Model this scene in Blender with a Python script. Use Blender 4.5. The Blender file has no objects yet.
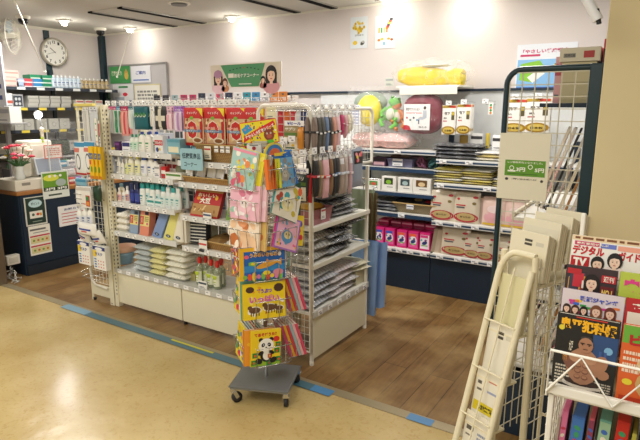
import bpy, bmesh, math, random
from mathutils import Matrix, Vector, noise
PI = math.pi
C = bpy.context.scene.collection
rnd = random.Random(7)
# ---------------------------------------------------------------- camera constants (solved from the photo's parallel edges)
H = 1.55; FOC = 541.3; PITCH = .20349; ROLL = .0006; YAW = -.57109
_cy, _sy = math.cos(YAW), math.sin(YAW)
CF = Vector((_sy*math.cos(PITCH), _cy*math.cos(PITCH), -math.sin(PITCH)))
CR = Vector((_cy, -_sy, 0)); CU = CR.cross(CF); CP = Vector((0, 0, H))
def ray(x, y): return CR*((x-320)/FOC) - CU*((y-220)/FOC) + CF
def at_z(x, y, z): d = ray(x, y); return CP + d*((z-H)/d.z)       # point of the plane z = const seen at a pixel
def at_y(x, y, Y): d = ray(x, y); return CP + d*(Y/d.y)
def at_x(x, y, X): d = ray(x, y); return CP + d*(X/d.x)
# ---------------------------------------------------------------- materials
MATS = {}
def lin(h):
    h = h.lstrip('#'); o = []
    for i in (0, 2, 4):
        c = int(h[i:i+2], 16)/255
        o.append(c/12.92 if c <= .04045 else ((c+.055)/1.055)**2.4)
    return tuple(o)+(1,)
def M(hexc, rough=.5, metal=0., var=.0, scale=30, spec=.5, bump=0., coat=0.):
    key = (hexc, rough, metal, var, scale, spec, bump, coat)
    if key in MATS: return MATS[key]
    m = bpy.data.materials.new('paint_'+hexc.lstrip('#')); m.use_nodes = True
    nt = m.node_tree; b = nt.nodes['Principled BSDF']
    c = lin(hexc)
    b.inputs['Base Color'].default_value = c
    b.inputs['Roughness'].default_value = rough; b.inputs['Metallic'].default_value = metal
    b.inputs['Specular IOR Level'].default_value = spec
    if coat: b.inputs['Coat Weight'].default_value = coat; b.inputs['Coat Roughness'].default_value = .08
    if var or bump:
        tc = nt.nodes.new('ShaderNodeTexCoord'); n = nt.nodes.new('ShaderNodeTexNoise')
        n.inputs['Scale'].default_value = scale; n.inputs['Detail'].default_value = 4
        nt.links.new(tc.outputs['Object'], n.inputs['Vector'])
        if var:
            mx = nt.nodes.new('ShaderNodeMix'); mx.data_type = 'RGBA'
            mx.inputs['A'].default_value = tuple(max(0, x*(1-var)) for x in c[:3])+(1,)
            mx.inputs['B'].default_value = tuple(min(1, x*(1+var)) for x in c[:3])+(1,)
            nt.links.new(n.outputs['Fac'], mx.inputs['Factor']); nt.links.new(mx.outputs['Result'], b.inputs['Base Color'])
        if bump:
            bp = nt.nodes.new('ShaderNodeBump'); bp.inputs['Strength'].default_value = bump; bp.inputs['Distance'].default_value = .01
            nt.links.new(n.outputs['Fac'], bp.inputs['Height']); nt.links.new(bp.outputs['Normal'], b.inputs['Normal'])
    MATS[key] = m; return m
def film(hexc='#ffffff', alpha=.15, rough=.12, bump=.6, scale=25):
    key = ('film', hexc, alpha, rough)
    if key in MATS: return MATS[key]
    m = bpy.data.materials.new('clear_film'); m.use_nodes = True; nt = m.node_tree; b = nt.nodes['Principled BSDF']
    b.inputs['Base Color'].default_value = lin(hexc); b.inputs['Roughness'].default_value = rough
    b.inputs['Alpha'].default_value = alpha; b.inputs['Specular IOR Level'].default_value = .9
    n = nt.nodes.new('ShaderNodeTexNoise'); n.inputs['Scale'].default_value = scale; n.inputs['Detail'].default_value = 3; n.inputs['Distortion'].default_value = 1.5
    tc = nt.nodes.new('ShaderNodeTexCoord'); nt.links.new(tc.outputs['Object'], n.inputs['Vector'])
    r = nt.nodes.new('ShaderNodeMapRange'); r.inputs['From Min'].default_value = .45; r.inputs['From Max'].default_value = .75
    r.inputs['To Min'].default_value = alpha*.6; r.inputs['To Max'].default_value = min(1, alpha*2.4)
    nt.links.new(n.outputs['Fac'], r.inputs['Value']); nt.links.new(r.outputs['Result'], b.inputs['Alpha'])
    bp = nt.nodes.new('ShaderNodeBump'); bp.inputs['Strength'].default_value = bump; bp.inputs['Distance'].default_value = .02
    nt.links.new(n.outputs['Fac'], bp.inputs['Height']); nt.links.new(bp.outputs['Normal'], b.inputs['Normal'])
    MATS[key] = m; return m
def glow(hexc, s):
    key = ('glow', hexc, s)
    if key in MATS: return MATS[key]
    m = bpy.data.materials.new('lamp_glow'); m.use_nodes = True; b = m.node_tree.nodes['Principled BSDF']
    b.inputs['Base Color'].default_value = lin(hexc); b.inputs['Emission Color'].default_value = lin(hexc); b.inputs['Emission Strength'].default_value = s
    MATS[key] = m; return m
def weave(c1, c2, sx=60, sz=90):
    key = ('weave', c1, c2)
    if key in MATS: return MATS[key]
    m = bpy.data.materials.new('woven'); m.use_nodes = True; nt = m.node_tree; b = nt.nodes['Principled BSDF']; b.inputs['Roughness'].default_value = .7
    tc = nt.nodes.new('ShaderNodeTexCoord'); br = nt.nodes.new('ShaderNodeTexBrick'); mp = nt.nodes.new('ShaderNodeMapping')
    mp.inputs['Rotation'].default_value = (PI/2, 0, 0)
    nt.links.new(tc.outputs['Object'], mp.inputs['Vector']); nt.links.new(mp.outputs['Vector'], br.inputs['Vector'])
    br.inputs['Scale'].default_value = 30; br.inputs['Mortar Size'].default_value = .04; br.inputs['Brick Width'].default_value = .55; br.inputs['Row Height'].default_value = .3
    br.inputs['Color1'].default_value = lin(c1); br.inputs['Color2'].default_value = lin(c1); br.inputs['Mortar'].default_value = lin(c2)
    nt.links.new(br.outputs['Color'], b.inputs['Base Color'])
    MATS[key] = m; return m
WHITE = M('#eeebdd', .4, var=.02, scale=6); WIRE = M('#e9e6da', .35, var=.02); CREAM = M('#e6e0c4', .45, var=.03, scale=5)
CHROME = M('#c9c9c6', .25, .9); BLACK = M('#14161a', .5, var=.1); NAVY = M('#10263a', .5, var=.08, scale=4)
GREEN_POST = M('#12323c', .4, var=.06, scale=8); GREY = M('#9fa0a0', .5, var=.04); PAPER = M('#f2f1ea', .7, var=.02)
TAG = M('#f6f6f4', .5, var=.01); SHELFW = M('#e8e6dc', .4, var=.03, scale=5); RAIL = M('#d9dbd9', .35, var=.02)
# ---------------------------------------------------------------- mesh collector
TEXTS = {}
def text_mesh(s, bold=0):
    if (s, bold) in TEXTS: return TEXTS[(s, bold)]
    cu = bpy.data.curves.new('lettering', 'FONT'); cu.body = s; cu.size = 1; cu.align_x = 'CENTER'; cu.align_y = 'CENTER'; cu.resolution_u = 2; cu.offset = bold
    o = bpy.data.objects.new('lettering', cu); me = bpy.data.meshes.new_from_object(o)
    r = ([tuple(v.co) for v in me.vertices], [tuple(p.vertices) for p in me.polygons])
    bpy.data.meshes.remove(me); bpy.data.objects.remove(o); bpy.data.curves.remove(cu)
    xs = [v[0] for v in r[0]] or [0, 1]; ys = [v[1] for v in r[0]] or [0, 1]
    cx, cy, w, h = (min(xs)+max(xs))/2, (min(ys)+max(ys))/2, max(xs)-min(xs) or 1, max(ys)-min(ys) or 1
    r = ([((v[0]-cx)/w, (v[1]-cy)/h) for v in r[0]], r[1])       # a unit box, -.5 to .5
    TEXTS[(s, bold)] = r; return r
class MB:
    def __init__(s): s.v = []; s.f = []; s.m = []; s.sm = []; s.mats = []; s.X = Matrix()
    def mi(s, m):
        if isinstance(m, str): m = M(m)
        if m not in s.mats: s.mats.append(m)
        return s.mats.index(m)
    def add(s, vs, fs, m, smooth=False):
        b = len(s.v); k = s.mi(m)
        s.v += [tuple(s.X @ Vector(p)) for p in vs]
        for f in fs: s.f.append(tuple(b+i for i in f)); s.m.append(k); s.sm.append(smooth)
        return s
    def box(s, x0, x1, y0, y1, z0, z1, m, c=0):
        if x0 > x1: x0, x1 = x1, x0
        if y0 > y1: y0, y1 = y1, y0
        if z0 > z1: z0, z1 = z1, z0
        c = min(c, (x1-x0)*.45, (y1-y0)*.45, (z1-z0)*.45)
        if c <= 0:
            return s.add([(x, y, z) for x in (x0, x1) for y in (y0, y1) for z in (z0, z1)],
                [(0, 1, 3, 2), (4, 6, 7, 5), (0, 4, 5, 1), (2, 3, 7, 6), (0, 2, 6, 4), (1, 5, 7, 3)], m)
        bm = bmesh.new(); bmesh.ops.create_cube(bm, size=1)
        for v in bm.verts: v.co = ((x0+x1)/2+v.co.x*(x1-x0), (y0+y1)/2+v.co.y*(y1-y0), (z0+z1)/2+v.co.z*(z1-z0))
        bmesh.ops.bevel(bm, geom=bm.edges[:], offset=c, segments=2, affect='EDGES', profile=.5)
        bm.verts.index_update(); s.add([v.co[:] for v in bm.verts], [[v.index for v in f.verts] for f in bm.faces], m, False); bm.free(); return s
    def ring(s, cs, m, smooth=True, caps=True, closed=False):     # loft of rings of equal point count
        n = len(cs[0]); vs = [p for c in cs for p in c]; fs = []
        R = len(cs)
        for i in range(R if closed else R-1):
            a = i*n; b = ((i+1) % R)*n
            for j in range(n): k = (j+1) % n; fs.append((a+j, a+k, b+k, b+j))
        s.add(vs, fs, m, smooth)
        if caps and not closed: s.add(cs[0], [tuple(range(n))[::-1]], m); s.add(cs[-1], [tuple(range(n))], m)
        return s
    def tube(s, pts, r, m, seg=6, closed=False, smooth=True):
        P = [Vector(p) for p in pts]; rs = r if isinstance(r, (list, tuple)) else [r]*len(P); cs = []; last = None
        for i, p in enumerate(P):
            if closed: d = P[(i+1) % len(P)]-P[i-1]
            else: d = P[min(i+1, len(P)-1)]-P[max(i-1, 0)]
            d = d.normalized() if d.length > 1e-9 else Vector((0, 0, 1))
            if last is None: a = d.orthogonal().normalized()
            else: a = (last-d*last.dot(d)); a = a.normalized() if a.length > 1e-6 else d.orthogonal().normalized()
            last = a; b = d.cross(a)
            cs.append([tuple(p+(a*math.cos(t)+b*math.sin(t))*rs[i]) for t in [2*PI*j/seg for j in range(seg)]])
        return s.ring(cs, m, smooth, True, closed)
    def bar(s, a, b, w, h, m):                                   # flat rectangular bar from a to b
        a, b = Vector(a), Vector(b); d = (b-a).normalized(); u = Vector((0, 0, 1)) if abs(d.z) < .9 else Vector((0, 1, 0))
        x = d.cross(u).normalized(); y = x.cross(d)
        cs = [[tuple(p+x*i*w/2+y*j*h/2) for i, j in ((-1, -1), (1, -1), (1, 1), (-1, 1))] for p in (a, b)]
        return s.ring(cs, m, False)
    def lathe(s, prof, m, seg=14, sx=1, sy=1, c=(0, 0), caps=True, smooth=True, sq=0):
        cs = []
        for r, z in prof:
            q = []
            for j in range(seg):
                t = 2*PI*(j+.5)/seg; ct, st = math.cos(t), math.sin(t)
                if sq: e = 1-sq*.6; ct, st = math.copysign(abs(ct)**e, ct), math.copysign(abs(st)**e, st)
                q.append((c[0]+r*sx*ct, c[1]+r*sy*st, z))
            cs.append(q)
        return s.ring(cs, m, smooth, caps)
    def ball(s, c, r, m, seg=12, sc=(1, 1, 1), rings=8):
        cs = []
        for i in range(rings+1):
            a = PI*(i/rings); rr = max(1e-4, math.sin(a)*r); z = -math.cos(a)*r
            cs.append([(c[0]+rr*sc[0]*math.cos(2*PI*j/seg), c[1]+rr*sc[1]*math.sin(2*PI*j/seg), c[2]+z*sc[2]) for j in range(seg)])
        return s.ring(cs, m)
    def prism(s, pts, y0, y1, m, smooth=False):                  # outline in x,z given thickness in y (front at y0)
        n = len(pts)
        s.add([(x, y0, z) for x, z in pts]+[(x, y1, z) for x, z in pts],
              [tuple(range(n)), tuple(range(2*n-1, n-1, -1))]+[(j, j+n, (j+1) % n+n, (j+1) % n) for j in range(n)], m, smooth); return s
    # printed marks: thin ink layers on a front face at y (facing -Y)
    def rect(s, x0, x1, z0, z1, y, m): return s.add([(x0, y, z0), (x1, y, z0), (x1, y, z1), (x0, y, z1)], [(0, 1, 2, 3)], m)
    def poly(s, pts, y, m): return s.add([(x, y, z) for x, z in pts], [tuple(range(len(pts)))], m)
    def ell(s, cx, cz, rx, rz, y, m, n=14, rot=0):
        ca, sa = math.cos(rot), math.sin(rot)
        return s.poly([(cx+rx*math.cos(t)*ca-rz*math.sin(t)*sa, cz+rx*math.cos(t)*sa+rz*math.sin(t)*ca) for t in [2*PI*i/n for i in range(n)]], y, m)
    def text(s, t, cx, cz, w, h, y, m, rot=0, bold=.02):
        vs, fs = text_mesh(t, bold); ca, sa = math.cos(rot), math.sin(rot)
        return s.add([(cx+a*w*ca-b*h*sa, y, cz+a*w*sa+b*h*ca) for a, b in vs], fs, m)
    def scribble(s, x0, x1, z0, z1, rows, y, m, fill=.75, seed=1):  # lines of print too small to read
        r = random.Random(seed); hz = (z1-z0)/rows
        for i in range(rows):
            x = x0; zt = z1-i*hz-hz*.2
            while x < x1:
                w = (x1-x0)*r.uniform(.06, .2); e = min(x+w, x1)
                s.rect(x, e, zt-hz*.55, zt, y, m); x = e+(x1-x0)*.04
                if r.random() > fill+.2: break
        return s
    def pillow(s, w, d, h, m, nx=12, ny=9, wr=.12, seed=0, p=.35, c=(0, 0, 0), m2=None):   # soft pack lying flat, base at z=0
        top = []; bot = []
        for j in range(ny+1):
            for i in range(nx+1):
                u = i/nx*2-1; v = j/ny*2-1
                e = max(0, (1-abs(u)**3.5)*(1-abs(v)**3.5))**p
                nz = noise.noise(Vector((u*2.2+seed*3.1, v*2.2, seed*1.7)))
                n2 = noise.noise(Vector((u*5+seed*5.1, v*5, seed*2.7)))
                z = h*.5+h*.5*e*(1+wr*2*nz+wr*n2)
                jx = w*.5*(u+.02*nz); jy = d*.5*(v+.02*n2)
                top.append((c[0]+jx, c[1]+jy, c[2]+z)); bot.append((c[0]+jx, c[1]+jy, c[2]+h*.5-h*.5*e))
        N = (nx+1)*(ny+1); fs = []; fb = []
        for j in range(ny):
            for i in range(nx):
                a = j*(nx+1)+i; q = (a, a+1, a+nx+2, a+nx+1); fs.append(q); fb.append(tuple(N+k for k in q[::-1]))
        s.add(top+bot, fs+fb, m, True); return s
    def build(s, name, parent=None, loc=None, rot=None, mod=None):
        me = bpy.data.meshes.new(name); me.from_pydata(s.v, [], s.f); me.update()
        for m in s.mats: me.materials.append(m)
        me.polygons.foreach_set('material_index', s.m); me.polygons.foreach_set('use_smooth', s.sm)
        o = bpy.data.objects.new(name, me); C.objects.link(o)
        if parent: o.parent = parent
        if loc: o.location = loc
        if rot: o.rotation_euler = rot
        return o
def RZ(a): return Matrix.Rotation(a, 4, 'Z')
def RX(a): return Matrix.Rotation(a, 4, 'X')
def RY(a): return Matrix.Rotation(a, 4, 'Y')
def TR(x, y, z): return Matrix.Translation((x, y, z))
SEEN = {}
def tag(o, label, cat, group=None):
    o['label'] = label; o['category'] = cat
    if group: o['group'] = group
    n = len(label.split())
    if n < 4 or n > 16: print('LABEL LENGTH', n, label)
    k = SEEN.get(label)
    if k is not None and (k != group or not group): print('DUP LABEL', label)
    SEEN[label] = group
    return o
def thing(name, label, cat, loc=(0, 0, 0), rz=0, group=None, rot=None):
    o = bpy.data.objects.new(name, None); o.empty_display_size = .05; C.objects.link(o)
    o.location = loc; o.rotation_euler = rot if rot else (0, 0, rz)
    return tag(o, label, cat, group)
def structure(o): o['kind'] = 'structure'; return o
def copy_tree(o, parent=None):
    c = o.copy(); C.objects.link(c); c.parent = parent
    for ch in list(o.children): copy_tree(ch, c)
    return c
PROTO = {}
def put(key, make, label, cat, loc, rz=0, group=None, rot=None, sc=None):
    """make(root) builds the parts of a new kind; later calls copy the thing and its parts."""
    name = key.split('/')[0]
    if key in PROTO:
        o = copy_tree(PROTO[key]); 
        for k in ('label', 'category', 'group'):
            if k in o: del o[k]
        tag(o, label, cat, group); o.location = loc; o.rotation_euler = rot if rot else (0, 0, rz)
    else:
        o = thing(name, label, cat, loc, rz, group, rot); make(o); PROTO[key] = o
    o.scale = sc if sc else (1, 1, 1)
    return o
ORD = ['leftmost', 'second from left', 'third from left', 'fourth from left', 'fifth from left', 'sixth from left', 'seventh from left', 'eighth from left', 'ninth from left', 'tenth from left']
def ordn(i, n):
    """where a thing stands in its row of n, counted from the nearer end"""
    if n == 1: return 'only'
    if n == 2: return ('left', 'right')[i]
    if n == 3 and i == 1: return 'middle'
    if i == 0: return 'leftmost'
    if i == n-1: return 'rightmost'
    w = ['', 'second', 'third', 'fourth', 'fifth', 'sixth', 'seventh', 'eighth', 'ninth', 'tenth', 'eleventh', 'twelfth']
    if i <= (n-1)/2: return w[i]+' from left'
    return w[n-1-i]+' from right'
# ================================================================ the setting
def floor_mat():
    m = bpy.data.materials.new('polished_vinyl'); m.use_nodes = True; nt = m.node_tree; b = nt.nodes['Principled BSDF']
    tc = nt.nodes.new('ShaderNodeTexCoord')
    n = nt.nodes.new('ShaderNodeTexNoise'); n.inputs['Scale'].default_value = 2.2; n.inputs['Detail'].default_value = 6
    n2 = nt.nodes.new('ShaderNodeTexNoise'); n2.inputs['Scale'].default_value = 38; n2.inputs['Detail'].default_value = 5; n2.inputs['Distortion'].default_value = 1.2
    for q in (n, n2): nt.links.new(tc.outputs['Object'], q.inputs['Vector'])
    r1 = nt.nodes.new('ShaderNodeValToRGB'); r1.color_ramp.elements[0].position = .3; r1.color_ramp.elements[1].position = .7
    r1.color_ramp.elements[0].color = lin('#b59c64'); r1.color_ramp.elements[1].color = lin('#cab582')
    r2 = nt.nodes.new('ShaderNodeValToRGB'); r2.color_ramp.elements[0].position = .3; r2.color_ramp.elements[1].position = .46
    r2.color_ramp.elements[0].color = lin('#e2d3b2'); r2.color_ramp.elements[1].color = (1, 1, 1, 1)
    mx = nt.nodes.new('ShaderNodeMix'); mx.data_type = 'RGBA'; mx.blend_type = 'MULTIPLY'; mx.inputs['Factor'].default_value = .5
    nt.links.new(n.outputs['Fac'], r1.inputs['Fac']); nt.links.new(n2.outputs['Fac'], r2.inputs['Fac'])
    nt.links.new(r1.outputs['Color'], mx.inputs['A']); nt.links.new(r2.outputs['Color'], mx.inputs['B']); nt.links.new(mx.outputs['Result'], b.inputs['Base Color'])
    b.inputs['Roughness'].default_value = .22; b.inputs['Specular IOR Level'].default_value = .6
    n3 = nt.nodes.new('ShaderNodeTexNoise'); n3.inputs['Scale'].default_value = 4; n3.inputs['Detail'].default_value = 3; nt.links.new(tc.outputs['Object'], n3.inputs['Vector'])
    bp = nt.nodes.new('ShaderNodeBump'); bp.inputs['Strength'].default_value = .16; bp.inputs['Distance'].default_value = .04
    nt.links.new(n3.outputs['Fac'], bp.inputs['Height']); nt.links.new(bp.outputs['Normal'], b.inputs['Normal'])
    return m
def plank_mat():
    m = bpy.data.materials.new('worn_planks'); m.use_nodes = True; nt = m.node_tree; b = nt.nodes['Principled BSDF']
    tc = nt.nodes.new('ShaderNodeTexCoord'); mp = nt.nodes.new('ShaderNodeMapping'); mp.inputs['Rotation'].default_value = (0, 0, PI/2)
    br = nt.nodes.new('ShaderNodeTexBrick'); br.inputs['Scale'].default_value = 1; br.inputs['Brick Width'].default_value = .95; br.inputs['Row Height'].default_value = .15
    br.inputs['Mortar Size'].default_value = .0022; br.inputs['Color1'].default_value = lin('#8a6b3e'); br.inputs['Color2'].default_value = lin('#775a31'); br.inputs['Mortar'].default_value = lin('#3a2513')
    nt.links.new(tc.outputs['Object'], mp.inputs['Vector']); nt.links.new(mp.outputs['Vector'], br.inputs['Vector'])
    mp2 = nt.nodes.new('ShaderNodeMapping'); mp2.inputs['Scale'].default_value = (14, 1.2, 1); n = nt.nodes.new('ShaderNodeTexNoise'); n.inputs['Scale'].default_value = 4; n.inputs['Detail'].default_value = 7
    nt.links.new(tc.outputs['Object'], mp2.inputs['Vector']); nt.links.new(mp2.outputs['Vector'], n.inputs['Vector'])
    n2 = nt.nodes.new('ShaderNodeTexNoise'); n2.inputs['Scale'].default_value = 3.5; n2.inputs['Detail'].default_value = 8; nt.links.new(tc.outputs['Object'], n2.inputs['Vector'])
    r = nt.nodes.new('ShaderNodeValToRGB'); r.color_ramp.elements[0].position = .3; r.color_ramp.elements[0].color = lin('#a89078'); r.color_ramp.elements[1].position = .7; r.color_ramp.elements[1].color = lin('#fff6ea')
    nt.links.new(n.outputs['Fac'], r.inputs['Fac'])
    mx = nt.nodes.new('ShaderNodeMix'); mx.data_type = 'RGBA'; mx.blend_type = 'MULTIPLY'; mx.inputs['Factor'].default_value = .6
    nt.links.new(br.outputs['Color'], mx.inputs['A']); nt.links.new(r.outputs['Color'], mx.inputs['B'])
    r2 = nt.nodes.new('ShaderNodeValToRGB'); r2.color_ramp.elements[0].position = .42; r2.color_ramp.elements[0].color = (0, 0, 0, 1); r2.color_ramp.elements[1].position = .75; r2.color_ramp.elements[1].color = (.75, .75, .75, 1)
    nt.links.new(n2.outputs['Fac'], r2.inputs['Fac'])
    m2 = nt.nodes.new('ShaderNodeMix'); m2.data_type = 'RGBA'; m2.inputs['B'].default_value = lin('#ab9060')
    nt.links.new(r2.outputs['Color'], m2.inputs['Factor']); nt.links.new(mx.outputs['Result'], m2.inputs['A']); nt.links.new(m2.outputs['Result'], b.inputs['Base Color'])
    b.inputs['Roughness'].default_value = .42; b.inputs['Specular IOR Level'].default_value = .45
    return m
YW, XW, ZC = 4.65, -6.36, 2.48
SEAM = 2.375
mb = MB(); mb.box(-7, 3, -4, SEAM, -.1, 0, floor_mat()); structure(mb.build('floor'))
mb = MB(); mb.box(XW, 3, SEAM, YW, -.1, 0, plank_mat()); structure(mb.build('floor'))
ST = M('#a3977a', .4, .45, var=.08, scale=12)
mb = MB(); mb.box(-5.0, 1, SEAM-.035, SEAM+.03, 0, .004, ST, .001); structure(mb.build('trim_1'))
WALLM = M('#e2dad6', .75, var=.015, scale=3, bump=.02)
mb = MB(); mb.box(XW-.1, 3, YW, YW+.1, 0, ZC, WALLM); structure(mb.build('wall_back'))
mb = MB(); mb.box(XW-.1, XW, 1.6, YW, 0, ZC, WALLM); structure(mb.build('wall_left'))
# ceiling with the two slot openings of the air conditioning
CEIL = M('#c9c6bd', .8, var=.02, scale=4)
mb = MB(); mb.box(XW-.1, 3, -4, YW+.1, ZC, ZC+.1, CEIL); structure(mb.build('ceiling'))
PILL = M('#d8caa0', .7, var=.03, scale=9, bump=.03)
mb = MB(); mb.box(-.225, .9, 2.17, 2.33, 0, ZC, PILL, .004); structure(mb.build('wall_right'))
# dark vertical rails on the left and back walls, slim coving
mb = MB(); mb.box(XW, XW+.012, 3.86, 3.93, 1.5, ZC, GREEN_POST); structure(mb.build('trim_2'))
mb = MB(); mb.box(XW, XW+.08, YW-.06, YW, 1.4, ZC-.02, GREEN_POST, .004); structure(mb.build('trim_3'))
mb = MB(); mb.box(XW, XW+.015, 2.4, YW, ZC-.03, ZC, WHITE); mb.box(XW, 3, YW-.015, YW, ZC-.018, ZC, WHITE); structure(mb.build('trim_4'))
# door track and its metal jamb at the far left
mb = MB(); J = M('#857a6a', .35, .75, var=.1, scale=6)
mb.box(-5.13, -5.02, 2.32, 2.40, 0, ZC, J, .004); mb.box(-5.0, -4.88, 2.32, 2.40, 0, ZC, J, .004); mb.box(-5.02, -5.0, 2.34, 2.385, 0, ZC, BLACK)
mb.box(-6.3, -5.13, 2.335, 2.385, 0, ZC, M('#6d655b', .4, .6, var=.05)); structure(mb.build('door_1'))
# ---------------------------------------------------------------- on the ceiling
def slot(x0, x1, y0, y1, label):
    t = thing('air_vent', label, 'air vent', ((x0+x1)/2, (y0+y1)/2, ZC), group=None)
    w, d = (x1-x0)/2, (y1-y0)/2
    m = MB(); m.box(-w, w, -d, d, -.004, 0, M('#c9c6bd', .7)); m.build('plate', t)
    for s in (-1, 1):
        m = MB(); m.box(s*w-.036, s*w+.036, -d, d, -.016, 0, M('#0b0b0a', .9, spec=.1)); m.box(s*w-.042, s*w-.036, -d, d, -.014, 0, CHROME); m.box(s*w+.036, s*w+.042, -d, d, -.014, 0, CHROME); m.build('slot', t)
slot(-4.93, -4.48, 3.5, 4.6, 'ceiling vent with two dark slots between the two left bulbs and the third')
slot(-3.22, -2.80, 3.3, 4.6, 'ceiling vent with two dark slots above the green banner')
LAMPS = [(-5.63, 3.67, 'bare bulb on the ceiling above the wall clock, between the two dome cameras'),
         (-5.5, 4.42, 'bare bulb on the ceiling near the back corner right of the dome cameras'),
         (-3.94, 4.45, 'bare bulb on the ceiling over the long back wall, above the green banner'),
         (-2.19, 4.47, 'bare bulb on the ceiling right of the two yellow posters'),
         (-1.50, 4.47, 'bare bulb on the ceiling above the blue poster, right end of the wall')]
def make_bulb(t):
    m = MB(); m.lathe([(.075, 0), (.075, -.012), (.05, -.02)], WHITE, 20); m.build('base_plate', t)
    m = MB(); m.lathe([(.004, -.058), (.022, -.054), (.032, -.042), (.03, -.025), (.02, -.015)], glow('#fff8ea', 45), 14, caps=True); m.build('bulb', t)
    m = MB(); m.tube([(-.115, 0, -.012), (.115, 0, -.012)], .006, CHROME); m.build('arm', t)
EXTRA = [(-3.4, 3.55), (-1.2, 3.4), (-2.3, 2.9)]
for x, y, l in LAMPS:
    put('ceiling_lamp', make_bulb, l, 'ceiling lamp', (x, y, ZC))
    L = bpy.data.lights.new('bulb_light', 'POINT'); L.energy = 2.2; L.color = (1, .95, .86); L.shadow_soft_size = .06
    o = bpy.data.objects.new('bulb_light', L); C.objects.link(o); o.location = (x, y, ZC-.16)
def fill_panel(x, y, sx, sy, e, col=(1, .96, .88)):  # unseen area lamp added below the ceiling as fill light
    L = bpy.data.lights.new('fill_panel_light', 'AREA'); L.shape = 'RECTANGLE'; L.size = sx; L.size_y = sy; L.energy = e*1.22; L.color = col
    o = bpy.data.objects.new('fill_panel_light', L); C.objects.link(o); o.location = (x, y, ZC-.03)
fill_panel(-2.6, 3.3, 1.6, .3, 34, (1, .97, .94)); fill_panel(-.9, 3.5, .3, .9, 18, (1, .97, .94)); fill_panel(-5.2, 3.0, .8, .3, 26, (1, .97, .92))
fill_panel(-3.6, .7, 1.2, 1.2, 33, (1, .96, .88)); fill_panel(-.9, .3, 1.2, 1.2, 34, (1, .96, .88)); fill_panel(-2.2, -1.5, 2.5, .8, 38, (1, .96, .9))
w = bpy.data.worlds.new('World'); bpy.context.scene.world = w; w.use_nodes = True
w.node_tree.nodes['Background'].inputs[0].default_value = (1, .95, .88, 1); w.node_tree.nodes['Background'].inputs[1].default_value = .58
def make_dome(t):
    m = MB(); m.lathe([(.07, 0), (.07, -.02), (.055, -.03)], WHITE, 20); m.build('housing', t)
    m = MB(); m.ball((0, 0, -.045), .05, M('#0c0d10', .08), 16, (1, 1, .9)); m.build('dome', t)
put('dome_camera', make_dome, 'white dome security camera on the ceiling left of the first bulb', 'security camera', (-5.75, 3.29, ZC))
put('dome_camera', make_dome, 'white dome security camera on the ceiling near the back left corner', 'security camera', (-5.85, 4.27, ZC))
t = thing('smoke_detector', 'round grey detector disc on the ceiling at the top edge', 'smoke detector', (-3.87, 3.67, ZC))
m = MB(); m.lathe([(.10, 0), (.10, -.008)], WHITE, 24); m.build('base', t); m = MB(); m.lathe([(.075, -.008), (.07, -.02)], M('#6b6b68', .5), 20); m.build('sensor', t)
# pull cords
def cord(a, b, label):
    t = thing('hanging_rod', label, 'rod', b)
    m = MB(); B = Vector(b); m.tube([Vector(a)-B, (0, 0, 0)], .0055, WHITE, 6); m.build('rod', t)
    m = MB(); m.ball((0, 0, 0), .014, WHITE, 8); m.build('end_cap', t)
p, q = at_z(14, 0, ZC), at_y(45, 72, 3.3); cord(p, q, 'thin white slanting rod in front of the wall clock')
p, q = at_y(131, 29, 4.2), at_y(117, 77, 4.2); cord(p, q, 'thin white rod hanging down above the notice board')
# ---------------------------------------------------------------- wall clock
t = thing('wall_clock', 'round wall clock with white face and silver rim on the dark rail', 'clock', (XW+.02, 3.955, 2.205), PI/2); t.scale = (.8, .9, .8)
def clock(t):
    m = MB(); m.X = RX(-PI/2)@Matrix.Rotation(PI, 4, 'X')
    m.X = RX(PI/2)
    m.lathe([(.20, 0), (.21, .02), (.205, .045), (.185, .05), (.18, .03)], M('#b9b3a2', .3, .6), 32, caps=False); m.lathe([(.2, -.02), (.2, 0)], GREY, 32); m.build('rim', t)
    m = MB(); m.ell(0, 0, .185, .185, -.03, PAPER, 32)
    for h in range(12):
        a = h*PI/6; m.text(str(12 if h == 0 else h), .145*math.sin(a), .145*math.cos(a), .03 if 0 < h < 10 else .045, .042, -.031, BLACK, bold=.03)
    m.build('face', t)
    for nm, ang, ln, wd in (('hour_hand', math.radians(-50), .09, .012), ('minute_hand', math.radians(-108), .135, .008)):
        m = MB(); a = ang; m.bar((-.02*math.sin(a), -.036, -.02*math.cos(a)), (ln*math.sin(a), -.036, ln*math.cos(a)), wd, .003, BLACK); m.build(nm, t)
clock(t)
# ---------------------------------------------------------------- camera and exposure
cam = bpy.data.cameras.new('camera'); co = bpy.data.objects.new('camera', cam); C.objects.link(co)
cam.sensor_width = 36; cam.lens = FOC/640*36; cam.clip_start = .05
r2 = CR*math.cos(ROLL)+CU*math.sin(ROLL); u2 = -CR*math.sin(ROLL)+CU*math.cos(ROLL)
co.matrix_world = Matrix(((r2.x, u2.x, -CF.x, 0), (r2.y, u2.y, -CF.y, 0), (r2.z, u2.z, -CF.z, H), (0, 0, 0, 1)))
S = bpy.context.scene; S.camera = co
S.view_settings.view_transform = 'Standard'; S.view_settings.look = 'None'; S.view_settings.gamma = 1; S.view_settings.use_curve_mapping = False; S.view_settings.exposure = -.12
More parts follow.
